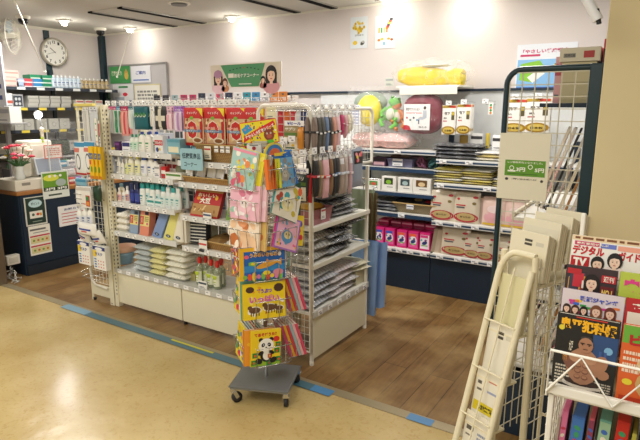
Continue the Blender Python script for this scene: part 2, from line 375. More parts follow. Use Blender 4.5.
# ================================================================ fixtures
def mesh_net(m, x0, x1, z0, z1, y, sx, sz, r, mat, frame=None):
    n = max(1, round((x1-x0)/sx)); k = max(1, round((z1-z0)/sz))
    for i in range(n+1): x = x0+(x1-x0)*i/n; m.box(x-r, x+r, y-r, y+r, z0, z1, mat)
    for i in range(k+1): z = z0+(z1-z0)*i/k; m.box(x0, x1, y-3*r, y-r, z-r, z+r, mat)
def shelf_plate(t, x0, x1, yf, yb, z, price=True, name='shelf', mat=None, rail=None):
    m = MB(); m.box(x0, x1, yf, yb, z-.022, z, mat or SHELFW, .004); o = m.build(name, t)
    m = MB(); m.box(x0, x1, yf-.008, yf, z-.034, z+.004, rail or RAIL, .002); m.build('price_rail', o)
    return o
def price_cards(t, xs, yf, z, w=.045, seed=0, name='price_card'):
    r = random.Random(seed)
    for x in xs:
        m = MB(); m.box(x-w/2, x+w/2, yf-.0125, yf-.0095, z-.032, z+.002, TAG, .0008)
        m.rect(x-w*.4, x+w*.1, z-.012, z-.005, yf-.0128, '#444a55'); m.rect(x-w*.1, x+w*.4, z-.027, z-.017, yf-.0128, r.choice(['#333', '#333333', '#b22a2a']) if 0 else '#3a3a3a'); m.build(name, t)
GX = [-3.575, -2.845, -2.08]; GF = 2.58; GB = 2.93          # bay limits, front and mid plane of the free-standing gondola
g = thing('gondola_shelving', 'long cream shelving gondola whose shelves face the beige walkway', 'shelving unit', ((GX[0]+GX[2])/2, GF, 0))
gx = (GX[0]+GX[2])/2
def GM(): m = MB(); m.X = TR(-gx, -GF, 0); return m
def gbuild(m, name, p=None): return m.build(name, p or g)
for i, x in enumerate(GX):
    m = GM(); m.box(x-.02, x+.02, GB-.035, GB+.035, .02, 1.56, CREAM, .004)
    for k in range(46): z = .12+k*.031; m.box(x-.004, x+.004, GB-.0365, GB-.034, z, z+.016, BLACK)
    gbuild(m, 'upright')
m = GM(); m.box(GX[0]-.02, GX[0]+.022, GF-.01, GF+.035, .0, 1.575, CREAM, .003)
for k in range(47): z = .10+k*.031; m.box(GX[0]+.006, GX[0]+.014, GF-.0112, GF-.009, z, z+.014, M('#4a463a')); m.box(GX[0]+.0215, GX[0]+.0235, GF+.006, GF+.016, z, z+.014, M('#4a463a'))
for z in (1.36, .98, .62, .25): m.box(GX[0]-.012, GX[0]-.006, GF-.0113, GF-.009, z, z+.008, BLACK)
gbuild(m, 'upright')
for a, b in ((GX[0]+.02, GX[1]-.02), (GX[1]+.02, GX[2])):
    m = GM(); mesh_net(m, a, b, .35, 1.57, GB, .06, .06, .0018, WIRE); gbuild(m, 'back_net')
    m = GM(); m.box(a-.015, b+.015, GF+.002, GF+.02, .035, .285, CREAM, .003); gbuild(m, 'kick_panel')
m = GM(); m.box(GX[0]-.02, GX[2]+.02, GB-.012, GB+.012, 1.565, 1.59, WIRE, .004); gbuild(m, 'top_rail')
def gshelf(i, z, yf=None):
    a, b = GX[i]+.02, GX[i+1]-(.02 if i == 0 else .0)
    m = GM(); yf = yf or GF+.005
    m.box(a, b, yf, GB-.01, z-.022, z, SHELFW, .003); o = gbuild(m, 'shelf')
    m = GM(); m.box(a, b, yf-.008, yf, z-.036, z+.003, RAIL, .002); m.build('price_rail', o)
    r = random.Random(int(z*100)+i); x = a+.05
    while x < b-.04:
        m = GM(); m.box(x-.022, x+.022, yf-.0125, yf-.0095, z-.034, z-.001, TAG, .0008); m.rect(x-.016, x+.004, z-.014, z-.007, yf-.0128, '#a9acaf'); m.rect(x-.002, x+.016, z-.028, z-.02, yf-.0128, '#84878b'); m.build('price_card', o)
        x += r.uniform(.07, .12)
    for x in (a+.012, b-.012): m = GM(); m.prism([(x-.003, z-.02), (x+.003, z-.02), (x+.003, z-.05), (x-.003, z-.07)], yf+.12, GB-.03, SHELFW); m.build('bracket', o)
L0 = [1.24, 1.065, .85, .62]; L1 = [1.20, 1.053, .82, .60]
for z in L0: gshelf(0, z)
for z in L1: gshelf(1, z, GF+.02)
for i in (0, 1): 
    a, b = GX[i]+.0, GX[i+1]
    m = GM(); m.box(a, b, GF, GB-.01, .29, .315, M('#c9cac4', .4, var=.02), .002); o = gbuild(m, 'base_shelf')
    m = GM(); m.box(a, b, GF-.012, GF, .285, .32, M('#c3c4be', .35, var=.02), .003); m.build('price_rail', o)
    for k in range(7):
        x = a+.07+k*.105
        if x < b-.03: m = GM(); m.box(x-.024, x+.024, GF-.0165, GF-.0125, .29, .317, TAG, .0008); m.rect(x-.017, x+.006, .305, .311, GF-.0168, '#a9acaf'); m.build('price_card', o)
for x in (GX[0]-.0, GX[1], GX[2]-.02):
    m = GM(); m.lathe([(.012, 0), (.016, .006), (.008, .03)], BLACK, 8, c=(x, GF+.03)); gbuild(m, 'foot')
# ---------------------------------------------------------------- end bay of the gondola, facing right (+x)
EX, EY0, EY1 = -1.70, 2.56, 3.27
e = thing('end_shelving', 'short end bay of the cream gondola facing right, net sided and panelled below', 'shelving unit', (EX, (EY0+EY1)/2, 0), PI/2)
# local frame: x along the face (world y - centre), y = depth into the unit
ew = (EY1-EY0)/2
def econv(m, name, p=None): return m.build(name, p or e)
ED = .352
for s in (-1, 1):
    m = MB(); m.box(s*ew-.0 if s < 0 else s*ew-.022, (s*ew+.022) if s < 0 else s*ew, 0, .022, 0.02, 1.17 if s > 0 else 1.2, WHITE, .005); econv(m, 'post')
    if s > 0: m = MB(); m.box(s*ew-.04, s*ew, ED-.05, ED, 0, 1.57, CREAM, .004); econv(m, 'upright')
    m = MB(); m.lathe([(.014, 0), (.014, .025), (.01, .03)], WHITE, 10, c=(s*(ew-.011), .012)); econv(m, 'foot')
m = MB(); m.box(-ew+.022, ew-.022, .004, .016, .035, .315, CREAM, .003); econv(m, 'kick_panel')
m = MB(); m.box(-ew, ew, ED-.012, ED-.004, .3, .9, WIRE); mesh_net(m, -ew+.02, ew-.02, .9, 1.56, ED-.006, .055, .055, .0018, WIRE); econv(m, 'back_net')
for z in (.345, .635, .865):
    m = MB(); m.box(-ew, ew, 0, ED, z-.022, z, SHELFW, .003); o = econv(m, 'shelf')
    m = MB(); m.box(-ew, ew, -.01, 0, z-(.036 if z < .4 else .024), z+.004, M('#dddacb', .4) if z > .4 else M('#c6c6c0', .4), .003); r_ = m.build('price_rail', o)
    if z < .4:
        for k in range(6):
            x = -ew+.07+k*.115; m = MB(); m.box(x-.025, x+.025, -.014, -.0105, z-.032, z, TAG, .0008); m.rect(x-.018, x+.008, z-.016, z-.008, -.0143, '#a9acaf'); m.rect(x-.01, x+.018, z-.028, z-.02, -.0143, '#84878b'); m.build('price_card', r_)
# rounded tube net panels at both sides of the end bay
def arch(m, x0, x1, z0, z1, y, rad, r, mat, bottom=False):
    pts = [(x0, y, z0), (x0, y, z1-rad)]
    for k in range(1, 7): a = k/6*PI/2; pts.append((x0+rad-rad*math.cos(a), y, z1-rad+rad*math.sin(a)))
    for k in range(0, 7): a = k/6*PI/2; pts.append((x1-rad+rad*math.sin(a), y, z1-rad+rad*math.cos(a)))
    pts.append((x1, y, z0))
    if bottom: m.tube(pts, r, mat, 8, closed=True)
    else: m.tube(pts, r, mat, 8)
def side_net(label, loc, w, z0, z1, rz):
    t = thing('wire_panel', label, 'wire panel', loc, rz)
    m = MB(); arch(m, -w/2, w/2, z0, z1, 0, .05, .011, WHITE, True); m.build('frame', t)
    m = MB(); mesh_net(m, -w/2+.004, w/2-.004, z0+.02, z1-.015, .004, .045, .045, .0013, M('#cfcdc2', .35)); m.build('net', t)
    return t
side_net('rounded white wire panel closing the walkway side of the end bay, behind the book spinner', (-1.88, 2.538, 0), .37, .10, 1.565, 0)
side_net('rounded white wire panel on the upper front of the end bay, behind hanging socks', (EX+.02, 2.915, 0), .68, 1.20, 1.55, PI/2)
# ---------------------------------------------------------------- narrow net unit on the left end of the gondola
LX0, LX1 = -3.885, -3.60
t = thing('end_net_rack', 'narrow cream net rack on the left end of the gondola with hanging packs', 'display rack', ((LX0+LX1)/2, 2.575, 0)); LR = t
w = (LX1-LX0)/2
m = MB(); m.box(w-.05, w, -.012, .012, .0, 1.57, CREAM, .003)
for z in (.3, .55, .85, 1.1, 1.35): m.box(w-.03, w-.022, -.0135, -.011, z, z+.01, BLACK)
m.build('post', t)
m = MB(); arch(m, -w, w-.03, .0, 1.565, 0, .045, .010, CREAM); m.build('frame', t)
m = MB(); mesh_net(m, -w+.01, w-.05, .16, 1.54, .004, .045, .05, .0017, WIRE); m.build('net', t)
m = MB(); m.box(-w, w, -.008, .008, .05, .14, CREAM, .004); m.build('lower_plate', t)
m = MB(); m.tube([(-w, -.01, .27), (-w+.03, -.02, .18), (-w+.07, -.02, .145), (w-.06, -.02, .135)], .009, WHITE, 6); m.build('brace', t)
for x in (-w+.02, w-.03): m = MB(); m.lathe([(.012, 0), (.014, .02)], BLACK, 8, c=(x, 0)); m.build('foot', t)
m = MB(); m.box(-w-.0, w-.05, -.03, .0, 1.565, 1.585, M('#e6d472', .5), .002); m.build('top_strip', t)
# ---------------------------------------------------------------- wall fixture along the back wall
BF, BB = 4.20, 4.63                                          # shelf fronts and back panel
bays = [(-2.95, -2.40), (-2.40, -1.60), (-1.60, -.60), (-.60, .5)]
bw = thing('wall_shelving', 'navy based wall shelving with white and navy shelves along the back wall', 'shelving unit', (-1.2, BF, 0))
def BM(): m = MB(); m.X = TR(1.2, -BF, 0); return m
PEG = M('#dfe2e2', .5, var=.02, scale=8)
for a, b in bays:
    m = BM(); m.box(a+.002, b-.002, 4.215, 4.235, .0, .315, NAVY, .003); m.build('kick_panel', bw)
    m = BM(); m.box(a, b, BB-.02, BB, .34, 1.69, PEG); m.build('back_panel', bw)
m = BM(); m.box(-3.4, .5, BB-.05, BB, 1.69, 1.71, NAVY, .003); m.build('top_rail', bw)
m = BM(); m.box(-3.4, -3.34, BB-.05, BB, 0, 1.70, NAVY, .003); m.build('upright', bw)
for x in (-2.4, -1.6, -.6): m = BM(); m.box(x-.02, x+.02, BB-.05, BB-.02, .3, 1.30 if x != -1.6 else 1.5, NAVY, .003); m.build('upright', bw)
NR = M('#24405f', .4); 
def bshelf(a, b, yf, z, rail, cards, seed, thick=.03):
    m = BM(); m.box(a+.01, b-.01, yf, BB-.02, z-.02, z, SHELFW, .002); o = m.build('shelf', bw)
    m = BM(); m.box(a+.005, b-.005, yf-.01, yf, z-.036, z+.002, rail, .002)
    if rail is not NR: m.box(a+.006, b-.006, yf-.0112, yf-.009, z-.026, z-.012, NR)
    else: m.box(a+.006, b-.006, yf-.0112, yf-.009, z-.004, z+.002, RAIL)
    m.build('price_rail', o)
    r = random.Random(seed); x = a+.05+r.random()*.05
    for k in range(cards):
        if x > b-.04: break
        m = BM(); m.box(x-.03, x+.03, yf-.016, yf-.0115, z-.032, z-.002, TAG, .0008); m.rect(x-.022, x+.004, z-.016, z-.008, yf-.0163, '#a9acaf'); m.rect(x-.004, x+.024, z-.028, z-.02, yf-.0163, '#84878b'); m.build('price_card', o)
        x += (b-a)/cards*r.uniform(.8, 1.15)
for a, b in bays[:2]:
    bshelf(a, b, 4.25, 1.205, RAIL, 2, 3); bshelf(a, b, 4.28, 1.05, NR, 0, 4); bshelf(a, b, 4.24, .845, NR, 0, 5); bshelf(a, b, 4.22, .665, NR, 2, 6)
for a, b in bays[2:]:
    bshelf(a, b, 4.24, 1.145, RAIL, 4, 7); bshelf(a, b, 4.22, .95, RAIL, 3, 8); bshelf(a, b, 4.2, .64, RAIL, 6, 9)
for a, b in bays: bshelf(a, b, 4.2, .358, RAIL, 7, 10+int(a*10))
# white ledge with a plastic valance over the left bay
t = thing('wall_ledge', 'white ledge on the back wall under the yellow pillow', 'shelf', (-1.86, 4.45, 1.72))
m = MB(); m.box(-.12, .42, -.20, .18, -.005, .012, WHITE, .003); m.build('board', t)
m = MB(); m.box(-.08, .41, -.212, -.205, -.06, .0, WHITE, .002); m.build('valance', t)
# ---------------------------------------------------------------- green framed net gondola at the right
FY = 2.5; FX0, FX1 = -.632, -.275
t = thing('net_partition', 'tall dark green framed net partition with rounded corner beside the beige wall', 'display rack', ((FX0+FX1)/2, FY, 0))
w = (FX1-FX0)/2
m = MB(); pts = [(-w, 0, .0), (-w, 0, 1.65)]+[(-w+.065-.065*math.cos(a), 0, 1.65+.065*math.sin(a)) for a in [k/6*PI/2 for k in range(1, 7)]]+[(w, 0, 1.715)]
m.tube(pts, .0125, GREEN_POST, 8); m.build('frame', t)
m = MB(); m.box(w-.03, w+.02, -.02, .025, 0, 1.728, GREEN_POST, .005); m.build('post', t)
m = MB(); m.box(w+.035, w+.075, -.01, .03, 0, 1.70, GREEN_POST, .005); m.build('post', t)
m = MB(); mesh_net(m, -w+.013, w-.03, .33, 1.70, .0, .05, .05, .0022, M('#cfcbb8', .35)); m.build('net', t)
m = MB(); m.box(-w+.015, w-.03, -.008, .012, .0, .32, NAVY, .002); m.build('kick_panel', t)
# shelving that runs back from the net partition
t = thing('net_gondola', 'green posted gondola running back behind the net partition', 'shelving unit', (FX1, 3.0, 0))
m = MB(); m.box(-.01, .03, -.44, .5, 0, 1.60, NAVY, .004); m.build('back_panel', t)
for z in (.34, .7):
    m = MB(); m.box(-.32, -.01, -.44, .5, z-.02, z, SHELFW, .003); m.build('shelf', t)
m = MB(); m.box(-.33, -.31, -.44, .5, 0, .32, NAVY, .003); m.build('kick_panel', t)
# ================================================================ builders for the goods
def fx(px, Y, z):                                            # X of the point of line (Y, z) seen in pixel column px
    k = (px-320)/FOC; dz = z-H
    return (k*(CF.y*Y+CF.z*dz)-(CR.y*Y+CR.z*dz))/(CR.x-k*CF.x)
def fy(px, X, z):
    k = (px-320)/FOC; dz = z-H
    return (k*(CF.x*X+CF.z*dz)-(CR.x*X+CR.z*dz))/(CR.y-k*CF.y)
class Soft(MB):
    """prints follow a bulging pouch front"""
    w = h = t = 0; cz = 0
    def bulge(s, x, z):
        u = min(1, abs(x/(s.w/2))); v = min(1, abs((z-s.cz)/(s.h/2)))
        e = max(0, (1-u**3)*(1-v**3))**.6
        return s.t/2*e*(1+.10*noise.noise(Vector((x*28, z*22, s.h*9)))*1.6)
    def wp(s, vs): return [(x, y-s.bulge(x, z), z) for x, y, z in vs]
    def rect(s, x0, x1, z0, z1, y, m):
        n = 6; vs = [(x0+(x1-x0)*i/n, y, z0+(z1-z0)*j/n) for j in range(n+1) for i in range(n+1)]
        return s.add(s.wp(vs), [(j*(n+1)+i, j*(n+1)+i+1, (j+1)*(n+1)+i+1, (j+1)*(n+1)+i) for j in range(n) for i in range(n)], m, True)
    def poly(s, pts, y, m):
        cx = sum(p[0] for p in pts)/len(pts); cz = sum(p[1] for p in pts)/len(pts); n = len(pts); vs = [(cx, y, cz)]
        for k in (.35, .7, 1): vs += [(cx+(x-cx)*k, y, cz+(z-cz)*k) for x, z in pts]
        fs = [(0, 1+i, 1+(i+1) % n) for i in range(n)]
        for r_ in (0, 1): a = 1+r_*n; b = a+n; fs += [(a+i, b+i, b+(i+1) % n, a+(i+1) % n) for i in range(n)]
        return s.add(s.wp(vs), fs, m, True)
    def text(s, t, cx, cz, w, h, y, m, rot=0, bold=.02):
        vs, fs = text_mesh(t, bold); ca, sa = math.cos(rot), math.sin(rot)
        return s.add(s.wp([(cx+a*w*ca-b*h*sa, y-.0006, cz+a*w*sa+b*h*ca) for a, b in vs]), fs, m)
def pouch(w, h, t, col, art=None, top=True, rough=.3):
    """a hanging or standing soft pack; origin at the top centre when top, else bottom centre"""
    def mk(root):
        m = Soft(); m.w, m.h, m.t = w, h, t; m.cz = -h/2 if top else h/2
        z0 = -h if top else 0; n = 10; mt = col if not isinstance(col, str) else M(col, rough)
        gr = [(-w/2+w*i/n, 0, z0+h*j/n) for j in range(n+1) for i in range(n+1)]
        fr = m.wp(gr); bk = [(x, -y*.8+.001, z) for x, y, z in fr]; fs = [(j*(n+1)+i, j*(n+1)+i+1, (j+1)*(n+1)+i+1, (j+1)*(n+1)+i) for j in range(n) for i in range(n)]
        m.add(fr, fs, mt, True); m.add(bk, [f[::-1] for f in fs], mt, True)
        if art: art(m, w, h, z0, -.0012)
        m.build('pouch', root)
    return mk
def card(m, w, h, col='#f4f4f0', t=.002, z0=0):
    m.box(-w/2, w/2, -t/2, t/2, z0, z0+h, col if not isinstance(col, str) else M(col, .4), .0008)
def hang_pack(w, h, t, head, body, bodyh=.75, marks=None, shape='bag', header=.22):
    """header card with a hook hole and a filled clear pack below it; origin at top centre"""
    def mk(root):
        hh = h*header; m = MB(); m.box(-w/2, w/2, -.001, .001, -hh, 0, M(head, .4), .0008); m.rect(-w*.12, w*.12, -hh*.32, -hh*.16, -.0013, '#5a5a58')
        m.text('ケア用品', 0, -hh*.68, w*.7, hh*.3, -.0014, '#f5f5f0' if sum(lin(head)[:3]) < 1.4 else '#40506a'); m.build('header_card', root)
        if shape == 'bag':
            s = Soft(); s.w, s.h, s.t = w*.94, h-hh, t; s.cz = -hh-(h-hh)/2; n = 8; z0 = -h
            gr = [(-w*.47+w*.94*i/n, 0, z0+(h-hh)*j/n) for j in range(n+1) for i in range(n+1)]; fr = s.wp(gr)
            fs = [(j*(n+1)+i, j*(n+1)+i+1, (j+1)*(n+1)+i+1, (j+1)*(n+1)+i) for j in range(n) for i in range(n)]
            s.add(fr, fs, M(body, .25), True); s.add([(x, -y+.001, z) for x, y, z in fr], [f[::-1] for f in fs], M(body, .25), True)
            if marks:
                for k, c in enumerate(marks):
                    x0 = -w*.38+w*.76*k/len(marks); s.rect(x0, x0+w*.5/len(marks), -h*.93, -hh-h*.05, -.001, c)
            s.build('pack', root)
        else:
            c = MB(); c.box(-w*.47, w*.47, -.001, .001, -h, -hh, M('#e9edee', .3)); c.build('back_card', root)
            k = len(marks or [body])
            for q, col in enumerate(marks or [body]):
                x = 0 if k == 1 else -w*.32+w*.64*q/(k-1); c = MB()
                c.tube([(x, -.008, -h*.96), (x, -.010, -h*.7), (x+.002, -.009, -h*.45), (x, -.008, -hh-h*.04)], [.004+w*.02, .0045+w*.03, .0035, .006], M(col, .35), 6); c.build('brush', root)
    return mk
def bottle(h, r, body, cap, label=None, style='cap', flat=.62, sh=.72, lcol=None, seg=14, marks=None):
    def mk(root):
        B = M(body, .3) if isinstance(body, str) else body
        m = MB(); m.lathe([(r*.86, 0), (r, h*.03), (r, h*sh*.8), (r*.93, h*sh*.9), (r*.6, h*sh), (r*.34, h*(sh+.04)), (r*.32, h*(sh+.08))], B, seg, 1, flat); m.build('bottle_body', root)
        c = MB(); K = M(cap, .35)
        if style == 'cap': c.lathe([(r*.42, h*(sh+.05)), (r*.44, h*.94), (r*.38, h)], K, 12, 1, max(flat, .8))
        elif style == 'flip': c.lathe([(r*.72, h*(sh-.02)), (r*.74, h*.97), (r*.66, h)], K, 12, 1, flat)
        elif style == 'ball': c.lathe([(r*.3, h*(sh+.04)), (r*.5, h*(sh+.09)), (r*.55, h*.93), (r*.42, h)], K, 12)
        else:
            c.lathe([(r*.4, h*(sh+.03)), (r*.4, h*(sh+.12)), (r*.12, h*(sh+.14)), (r*.12, h*.93)], K, 10); c.box(-r*.16, r*.16, -r*.9, r*.3, h*.93, h, K, .002)
        c.build('pump' if style == 'pump' else 'cap', root)
        if label:
            l = MB(); cs = []; n = 8; z0, z1 = h*sh*.16, h*sh*.72; y = lambda a: (-math.cos(a)*r*flat*1.012, math.sin(a)*r*1.012)
            vs = []; 
            for z in (z0, z1):
                for i in range(n+1): a = -1.15+2.3*i/n; yy, xx = y(a); vs.append((xx, yy-.0006, z))
            l.add(vs, [(i, i+1, n+2+i, n+1+i) for i in range(n)], label, True)
            d = z1-z0; l.rect(-r*.5, r*.5, z0+d*.62, z0+d*.78, -r*flat*1.03-.0012, lcol or '#3c5a92'); l.rect(-r*.4, r*.35, z0+d*.35, z0+d*.43, -r*flat*1.03-.0012, lcol or '#3c5a92'); l.rect(-r*.3, r*.4, z0+d*.15, z0+d*.2, -r*flat*1.03-.0012, '#8a8a8a')
            l.build('paper_label', root)
    return mk
def carton(w, d, h, col, art=None, c=.001):
    def mk(root):
        m = MB(); m.box(-w/2, w/2, 0, d, 0, h, M(col, .45) if isinstance(col, str) else col, c)
        if art: art(m, w, h, 0, -.0008)
        m.build('box_body', root)
        l = MB(); l.box(-w/2+.001, w/2-.001, .001, d-.001, h, h+.0012, M(col, .5) if isinstance(col, str) else col); l.build('lid_flap', root)
    return mk
def simple_art(band='#c03040', lines=3, txt=None, tcol='#ffffff', band_z=(.6, .85), panel=None):
    def a(m, w, h, z0, y):
        if panel: m.rect(-w*.4, w*.4, z0+h*.1, z0+h*.5, y, panel)
        m.rect(-w*.46, w*.46, z0+h*band_z[0], z0+h*band_z[1], y, band)
        if txt: m.text(txt, 0, z0+h*(band_z[0]+band_z[1])/2, w*.75, h*(band_z[1]-band_z[0])*.6, y-.0008, tcol)
        for k in range(lines): m.rect(-w*.36, w*(.3-.12*(k % 2)), z0+h*(.14+.12*k), z0+h*(.14+.12*k)+h*.05, y-.0008, '#5d6470')
    return a
def towel_pack(w, d, h, col, n=4, seed=0, dark=None, plastic=True):
    def mk(root):
        for k in range(n):
            m = MB(); m.pillow(w*(1-.03*(k % 2)), d, h/n*1.12, M(col, .55, var=.06, scale=40, bump=.3), 12, 8, .10, seed+k, .3, (0.004*(-1)**k, d/2, k*h/n)); m.build('folded_towel', root)
    return mk
def soft_one(w, d, h, col, seed=0, rough=.5, wr=.14, name='fabric', strip=None, bag=True):
    def mk(root):
        m = MB(); m.pillow(w, d, h, M(col, rough, var=.08, scale=30, bump=.3) if isinstance(col, str) else col, 14, 10, wr, seed, .33, (0, d/2, 0)); o = m.build(name, root)
        if strip:
            s = MB(); s.pillow(w*.3, d*.5, h*.35, M(strip, .4), 6, 6, .05, seed+3, .3, (w*.1, d*.35, h*.72)); s.build('label_card', root)
        if bag: b = MB(); b.pillow(w*1.05, d*1.05, h*1.1, film(), 10, 8, wr*2.2, seed+9, .33, (0, d/2, 0)); b.build('plastic_bag', root)
    return mk
def basket(w, d, h, c1='#b08d56', c2='#6d4f28', taper=.03, rimr=.006):
    def mk(root):
        W = weave(c1, c2); m = MB(); a, b = w/2-taper, d/2-taper; A, B = w/2, d/2; ti = .006
        o = [(-1, -1), (1, -1), (1, 1), (-1, 1)]
        out = [(x*a, y*b+d/2, 0) for x, y in o]+[(x*A, y*B+d/2, h) for x, y in o]; inn = [(x*(a-ti), y*(b-ti)+d/2, .006) for x, y in o]+[(x*(A-ti), y*(B-ti)+d/2, h) for x, y in o]
        m.add(out+inn, [(3, 2, 1, 0), (8, 9, 10, 11)]+[(i, (i+1) % 4, (i+1) % 4+4, i+4) for i in range(4)]+[(12+i, 12+(i+1) % 4, 8+(i+1) % 4, 8+i) for i in range(4)]+[(4+i, 4+(i+1) % 4, 12+(i+1) % 4, 12+i) for i in range(4)], W); m.build('basket_body', root)
        r = MB(); r.tube([(x*A, y*B+d/2, h) for x, y in o], rimr, M('#c9a769', .6, bump=.5, scale=80), 6, closed=True); r.build('rim', root)
    return mk
def sign_plate(w, h, t, col, art, rad=.012):
    def mk(root):
        m = MB(); pts = []
        for cx, cz, a0 in ((w/2-rad, rad, -PI/2), (w/2-rad, h-rad, 0), (-w/2+rad, h-rad, PI/2), (-w/2+rad, rad, PI)):
            for k in range(4): a = a0+PI/2*k/3; pts.append((cx+rad*math.cos(a), cz+rad*math.sin(a)))
        m.prism(pts, -t/2, t/2, M(col, .4)); art(m, w, h, 0, -t/2-.001); m.build('panel', root)
    return mk
def hook(L=.3):
    def mk(root):
        m = MB(); m.tube([(0, L, .0), (0, .02, 0), (0, 0, .012)], .0022, CHROME, 5); m.tube([(0, L, .022), (0, .0, .03)], .0016, CHROME, 5); m.build('wire', root)
        m = MB(); m.box(-.024, .024, -.004, 0, .004, .040, TAG, .001); m.rect(-.014, .0, .024, .031, -.005, '#b0b3b6'); m.rect(-.002, .014, .012, .019, -.005, '#8b8e93'); m.build('price_tag', root)
    return mk
def book(w, h, t, cover, spine, art, pages='#efe9d8'):
    """stands facing -Y, origin bottom centre, thickness backwards"""
    def mk(root):
        m = MB(); c = .0018; K = M(cover, .25, coat=.3); m.box(-w/2, w/2, 0, c, 0, h, K, .0006); m.box(-w/2, w/2, t-c, t, 0, h, K, .0006); m.box(-w/2-.0015, -w/2+.001, 0, t, 0, h, M(spine, .3), .0006)
        art(m, w, h, 0, -.0008); m.build('cover', root)
        p = MB(); p.box(-w/2+.001, w/2-.003, c, t-c, .002, h-.002, M(pages, .8)); p.build('pages', root)
    return mk
def dots(cols, n, seed, bg=None, size=(.05, .13), txt=None, tcol='#ffffff', tz=.86, th=.09, big=None, border=None, tband=None):
    """a busy children's book cover: scattered shapes, one larger figure, a title"""
    def a(m, w, h, z0, y):
        r = random.Random(seed)
        if border: m.rect(-w/2, w/2, z0, z0+h, y, border); m.rect(-w*.44, w*.44, z0+h*.05, z0+h*.95, y-.0004, bg or '#ffffff')
        elif bg: m.rect(-w*.5, w*.5, z0, z0+h, y, bg)
        for k in range(n):
            q = r.uniform(*size)*w; cx = r.uniform(-.42, .42)*w; cz = z0+r.uniform(.08, .78 if txt else .92)*h
            m.ell(cx, cz, q, q*r.uniform(.5, 1.1), y-.0006-.0001*(k % 7), r.choice(cols), 7, r.random()*3)
        if big:
            m.ell(0, z0+h*.4, w*.24, h*.2, y-.0016, big[0], 14); m.ell(0, z0+h*.45, w*.15, h*.12, y-.002, big[1], 12)
            for s in (-1, 1): m.ell(s*w*.06, z0+h*.47, w*.02, w*.025, y-.0024, '#1c1c1c', 8)
        if tband: m.rect(-w*.46, w*.46, z0+h*(tz-th), z0+h*(tz+th*.95), y-.0022, tband)
        if txt: m.text(txt, 0, z0+h*tz, w*.78, h*th, y-.0028, tcol, bold=.03)
    return a
def face(m, cx, cz, s, y, hair='#1b1614', skin='#f0cdb2', long=True, hat=None, suit=None):
    if suit: m.ell(cx, cz-s*1.25, s*1.15, s*.75, y, suit, 14)
    m.ell(cx, cz+s*.1, s*.78, s*.92, y-.0003, hair, 16)
    if long: m.rect(cx-s*.76, cx+s*.76, cz-s*.9, cz+s*.1, y-.0004, hair)
    m.rect(cx-s*.2, cx+s*.2, cz-s*.95, cz-s*.4, y-.0006, skin)
    m.ell(cx, cz-s*.08, s*.52, s*.66, y-.0008, skin, 16)
    m.poly([(cx-s*.55, cz+s*.1), (cx-s*.5, cz+s*.62), (cx, cz+s*.85), (cx+s*.5, cz+s*.62), (cx+s*.55, cz+s*.1), (cx+s*.4, cz+s*.36), (cx-s*.1, cz+s*.42), (cx-s*.42, cz+s*.28)][::-1], y-.0010, hair)
    for k in (-1, 1): m.ell(cx+k*s*.21, cz-s*.04, s*.075, s*.05, y-.0012, '#2a1c18', 8); m.rect(cx+k*s*.21-s*.1, cx+k*s*.21+s*.1, cz+s*.09, cz+s*.12, y-.0012, hair)
    m.ell(cx, cz-s*.4, s*.15, s*.05, y-.0012, '#b84a4a', 10); m.ell(cx, cz-s*.2, s*.04, s*.05, y-.0012, '#d9a88c', 8)
    if hat: m.ell(cx, cz+s*.5, s*.72, s*.5, y-.0014, hat, 14); m.rect(cx-s*.72, cx+s*.72, cz+s*.25, cz+s*.45, y-.0015, hat)
# ================================================================ goods on the walkway face of the long gondola
HY = 2.64
def hk(px, Y=HY, z=1.565, L=.28, rz=0, lab='white wire display hook with price tag along the top of the long gondola', grp='display hooks along the gondola top'):
    X = fx(px, Y, z+.02); return put('display_hook/%.2f' % L, hook(L), lab, 'hook', (X, Y, z), rz, grp)
x = 108
while x < 248: hk(x+rnd.uniform(-1, 1)); x += 6.6
# the far side's hooks rise a little above the near row
x = 160
while x < 300:
    X = fx(x, 3.24, 1.6); put('display_hook/%.2f' % .28, hook(.28), 'white wire display hook with price tag on the far side of the long gondola', 'hook', (X, 3.24, 1.60), PI, 'display hooks on the far side of the gondola')
    x += 7.5
FAR = [('#2d2f3a', 'black'), ('#2d2f3a', 'black'), ('#a7c2c9', 'pale blue'), ('#c22f62', 'magenta'), ('#c22f62', 'magenta'), ('#2b3350', 'navy'), ('#dcdce2', 'white'), ('#d9486c', 'pink'), ('#2b3350', 'navy'), ('#e9e9ea', 'white'), ('#2e9bb0', 'teal'), ('#3a8ec2', 'blue'), ('#e9e9ea', 'white'), ('#d8842e', 'orange'), ('#d8842e', 'orange')]
x = 157
for c, n in FAR:
    X = fx(x, 3.14, 1.6); put('hanging_pack/far'+c, hang_pack(.075, .24, .02, c, '#cfd3d8', header=.3), n+' topped hanging pack on the far side of the long gondola', 'hanging pack', (X, 3.14, 1.655 if x < 200 else 1.665), 0, n+' topped packs on the far side of the gondola'); x += 9
HX = 1.562
def hp(key, mk, px, label, z=HX, Y=HY+.02, n=1, step=.035, group=None, cat='hanging pack'):
    for k in range(n):
        Yk = Y+k*step; X = fx(px, Y, z-.08)
        lab = label if n == 1 else label+(', front of its hook' if k == 0 else ', rear one' if k == 1 else ', third on its hook')
        put(key, mk, lab, cat, (X, Yk, z), 0, None)
hp('toothbrush_pack/a', hang_pack(.062, .195, .02, '#d4548c', '#e9efe9', marks=['#3d9a6a', '#e7e9ee'], shape='card', header=.12), 109, 'toothbrush card with pink top edge, first from the left end of the gondola')
hp('toothbrush_pack/b', hang_pack(.062, .20, .02, '#c94a86', '#e9efe9', marks=['#eeeeee', '#3d9a6a'], shape='card', header=.12), 114.5, 'green and white toothbrush card, second from the left end of the gondola')
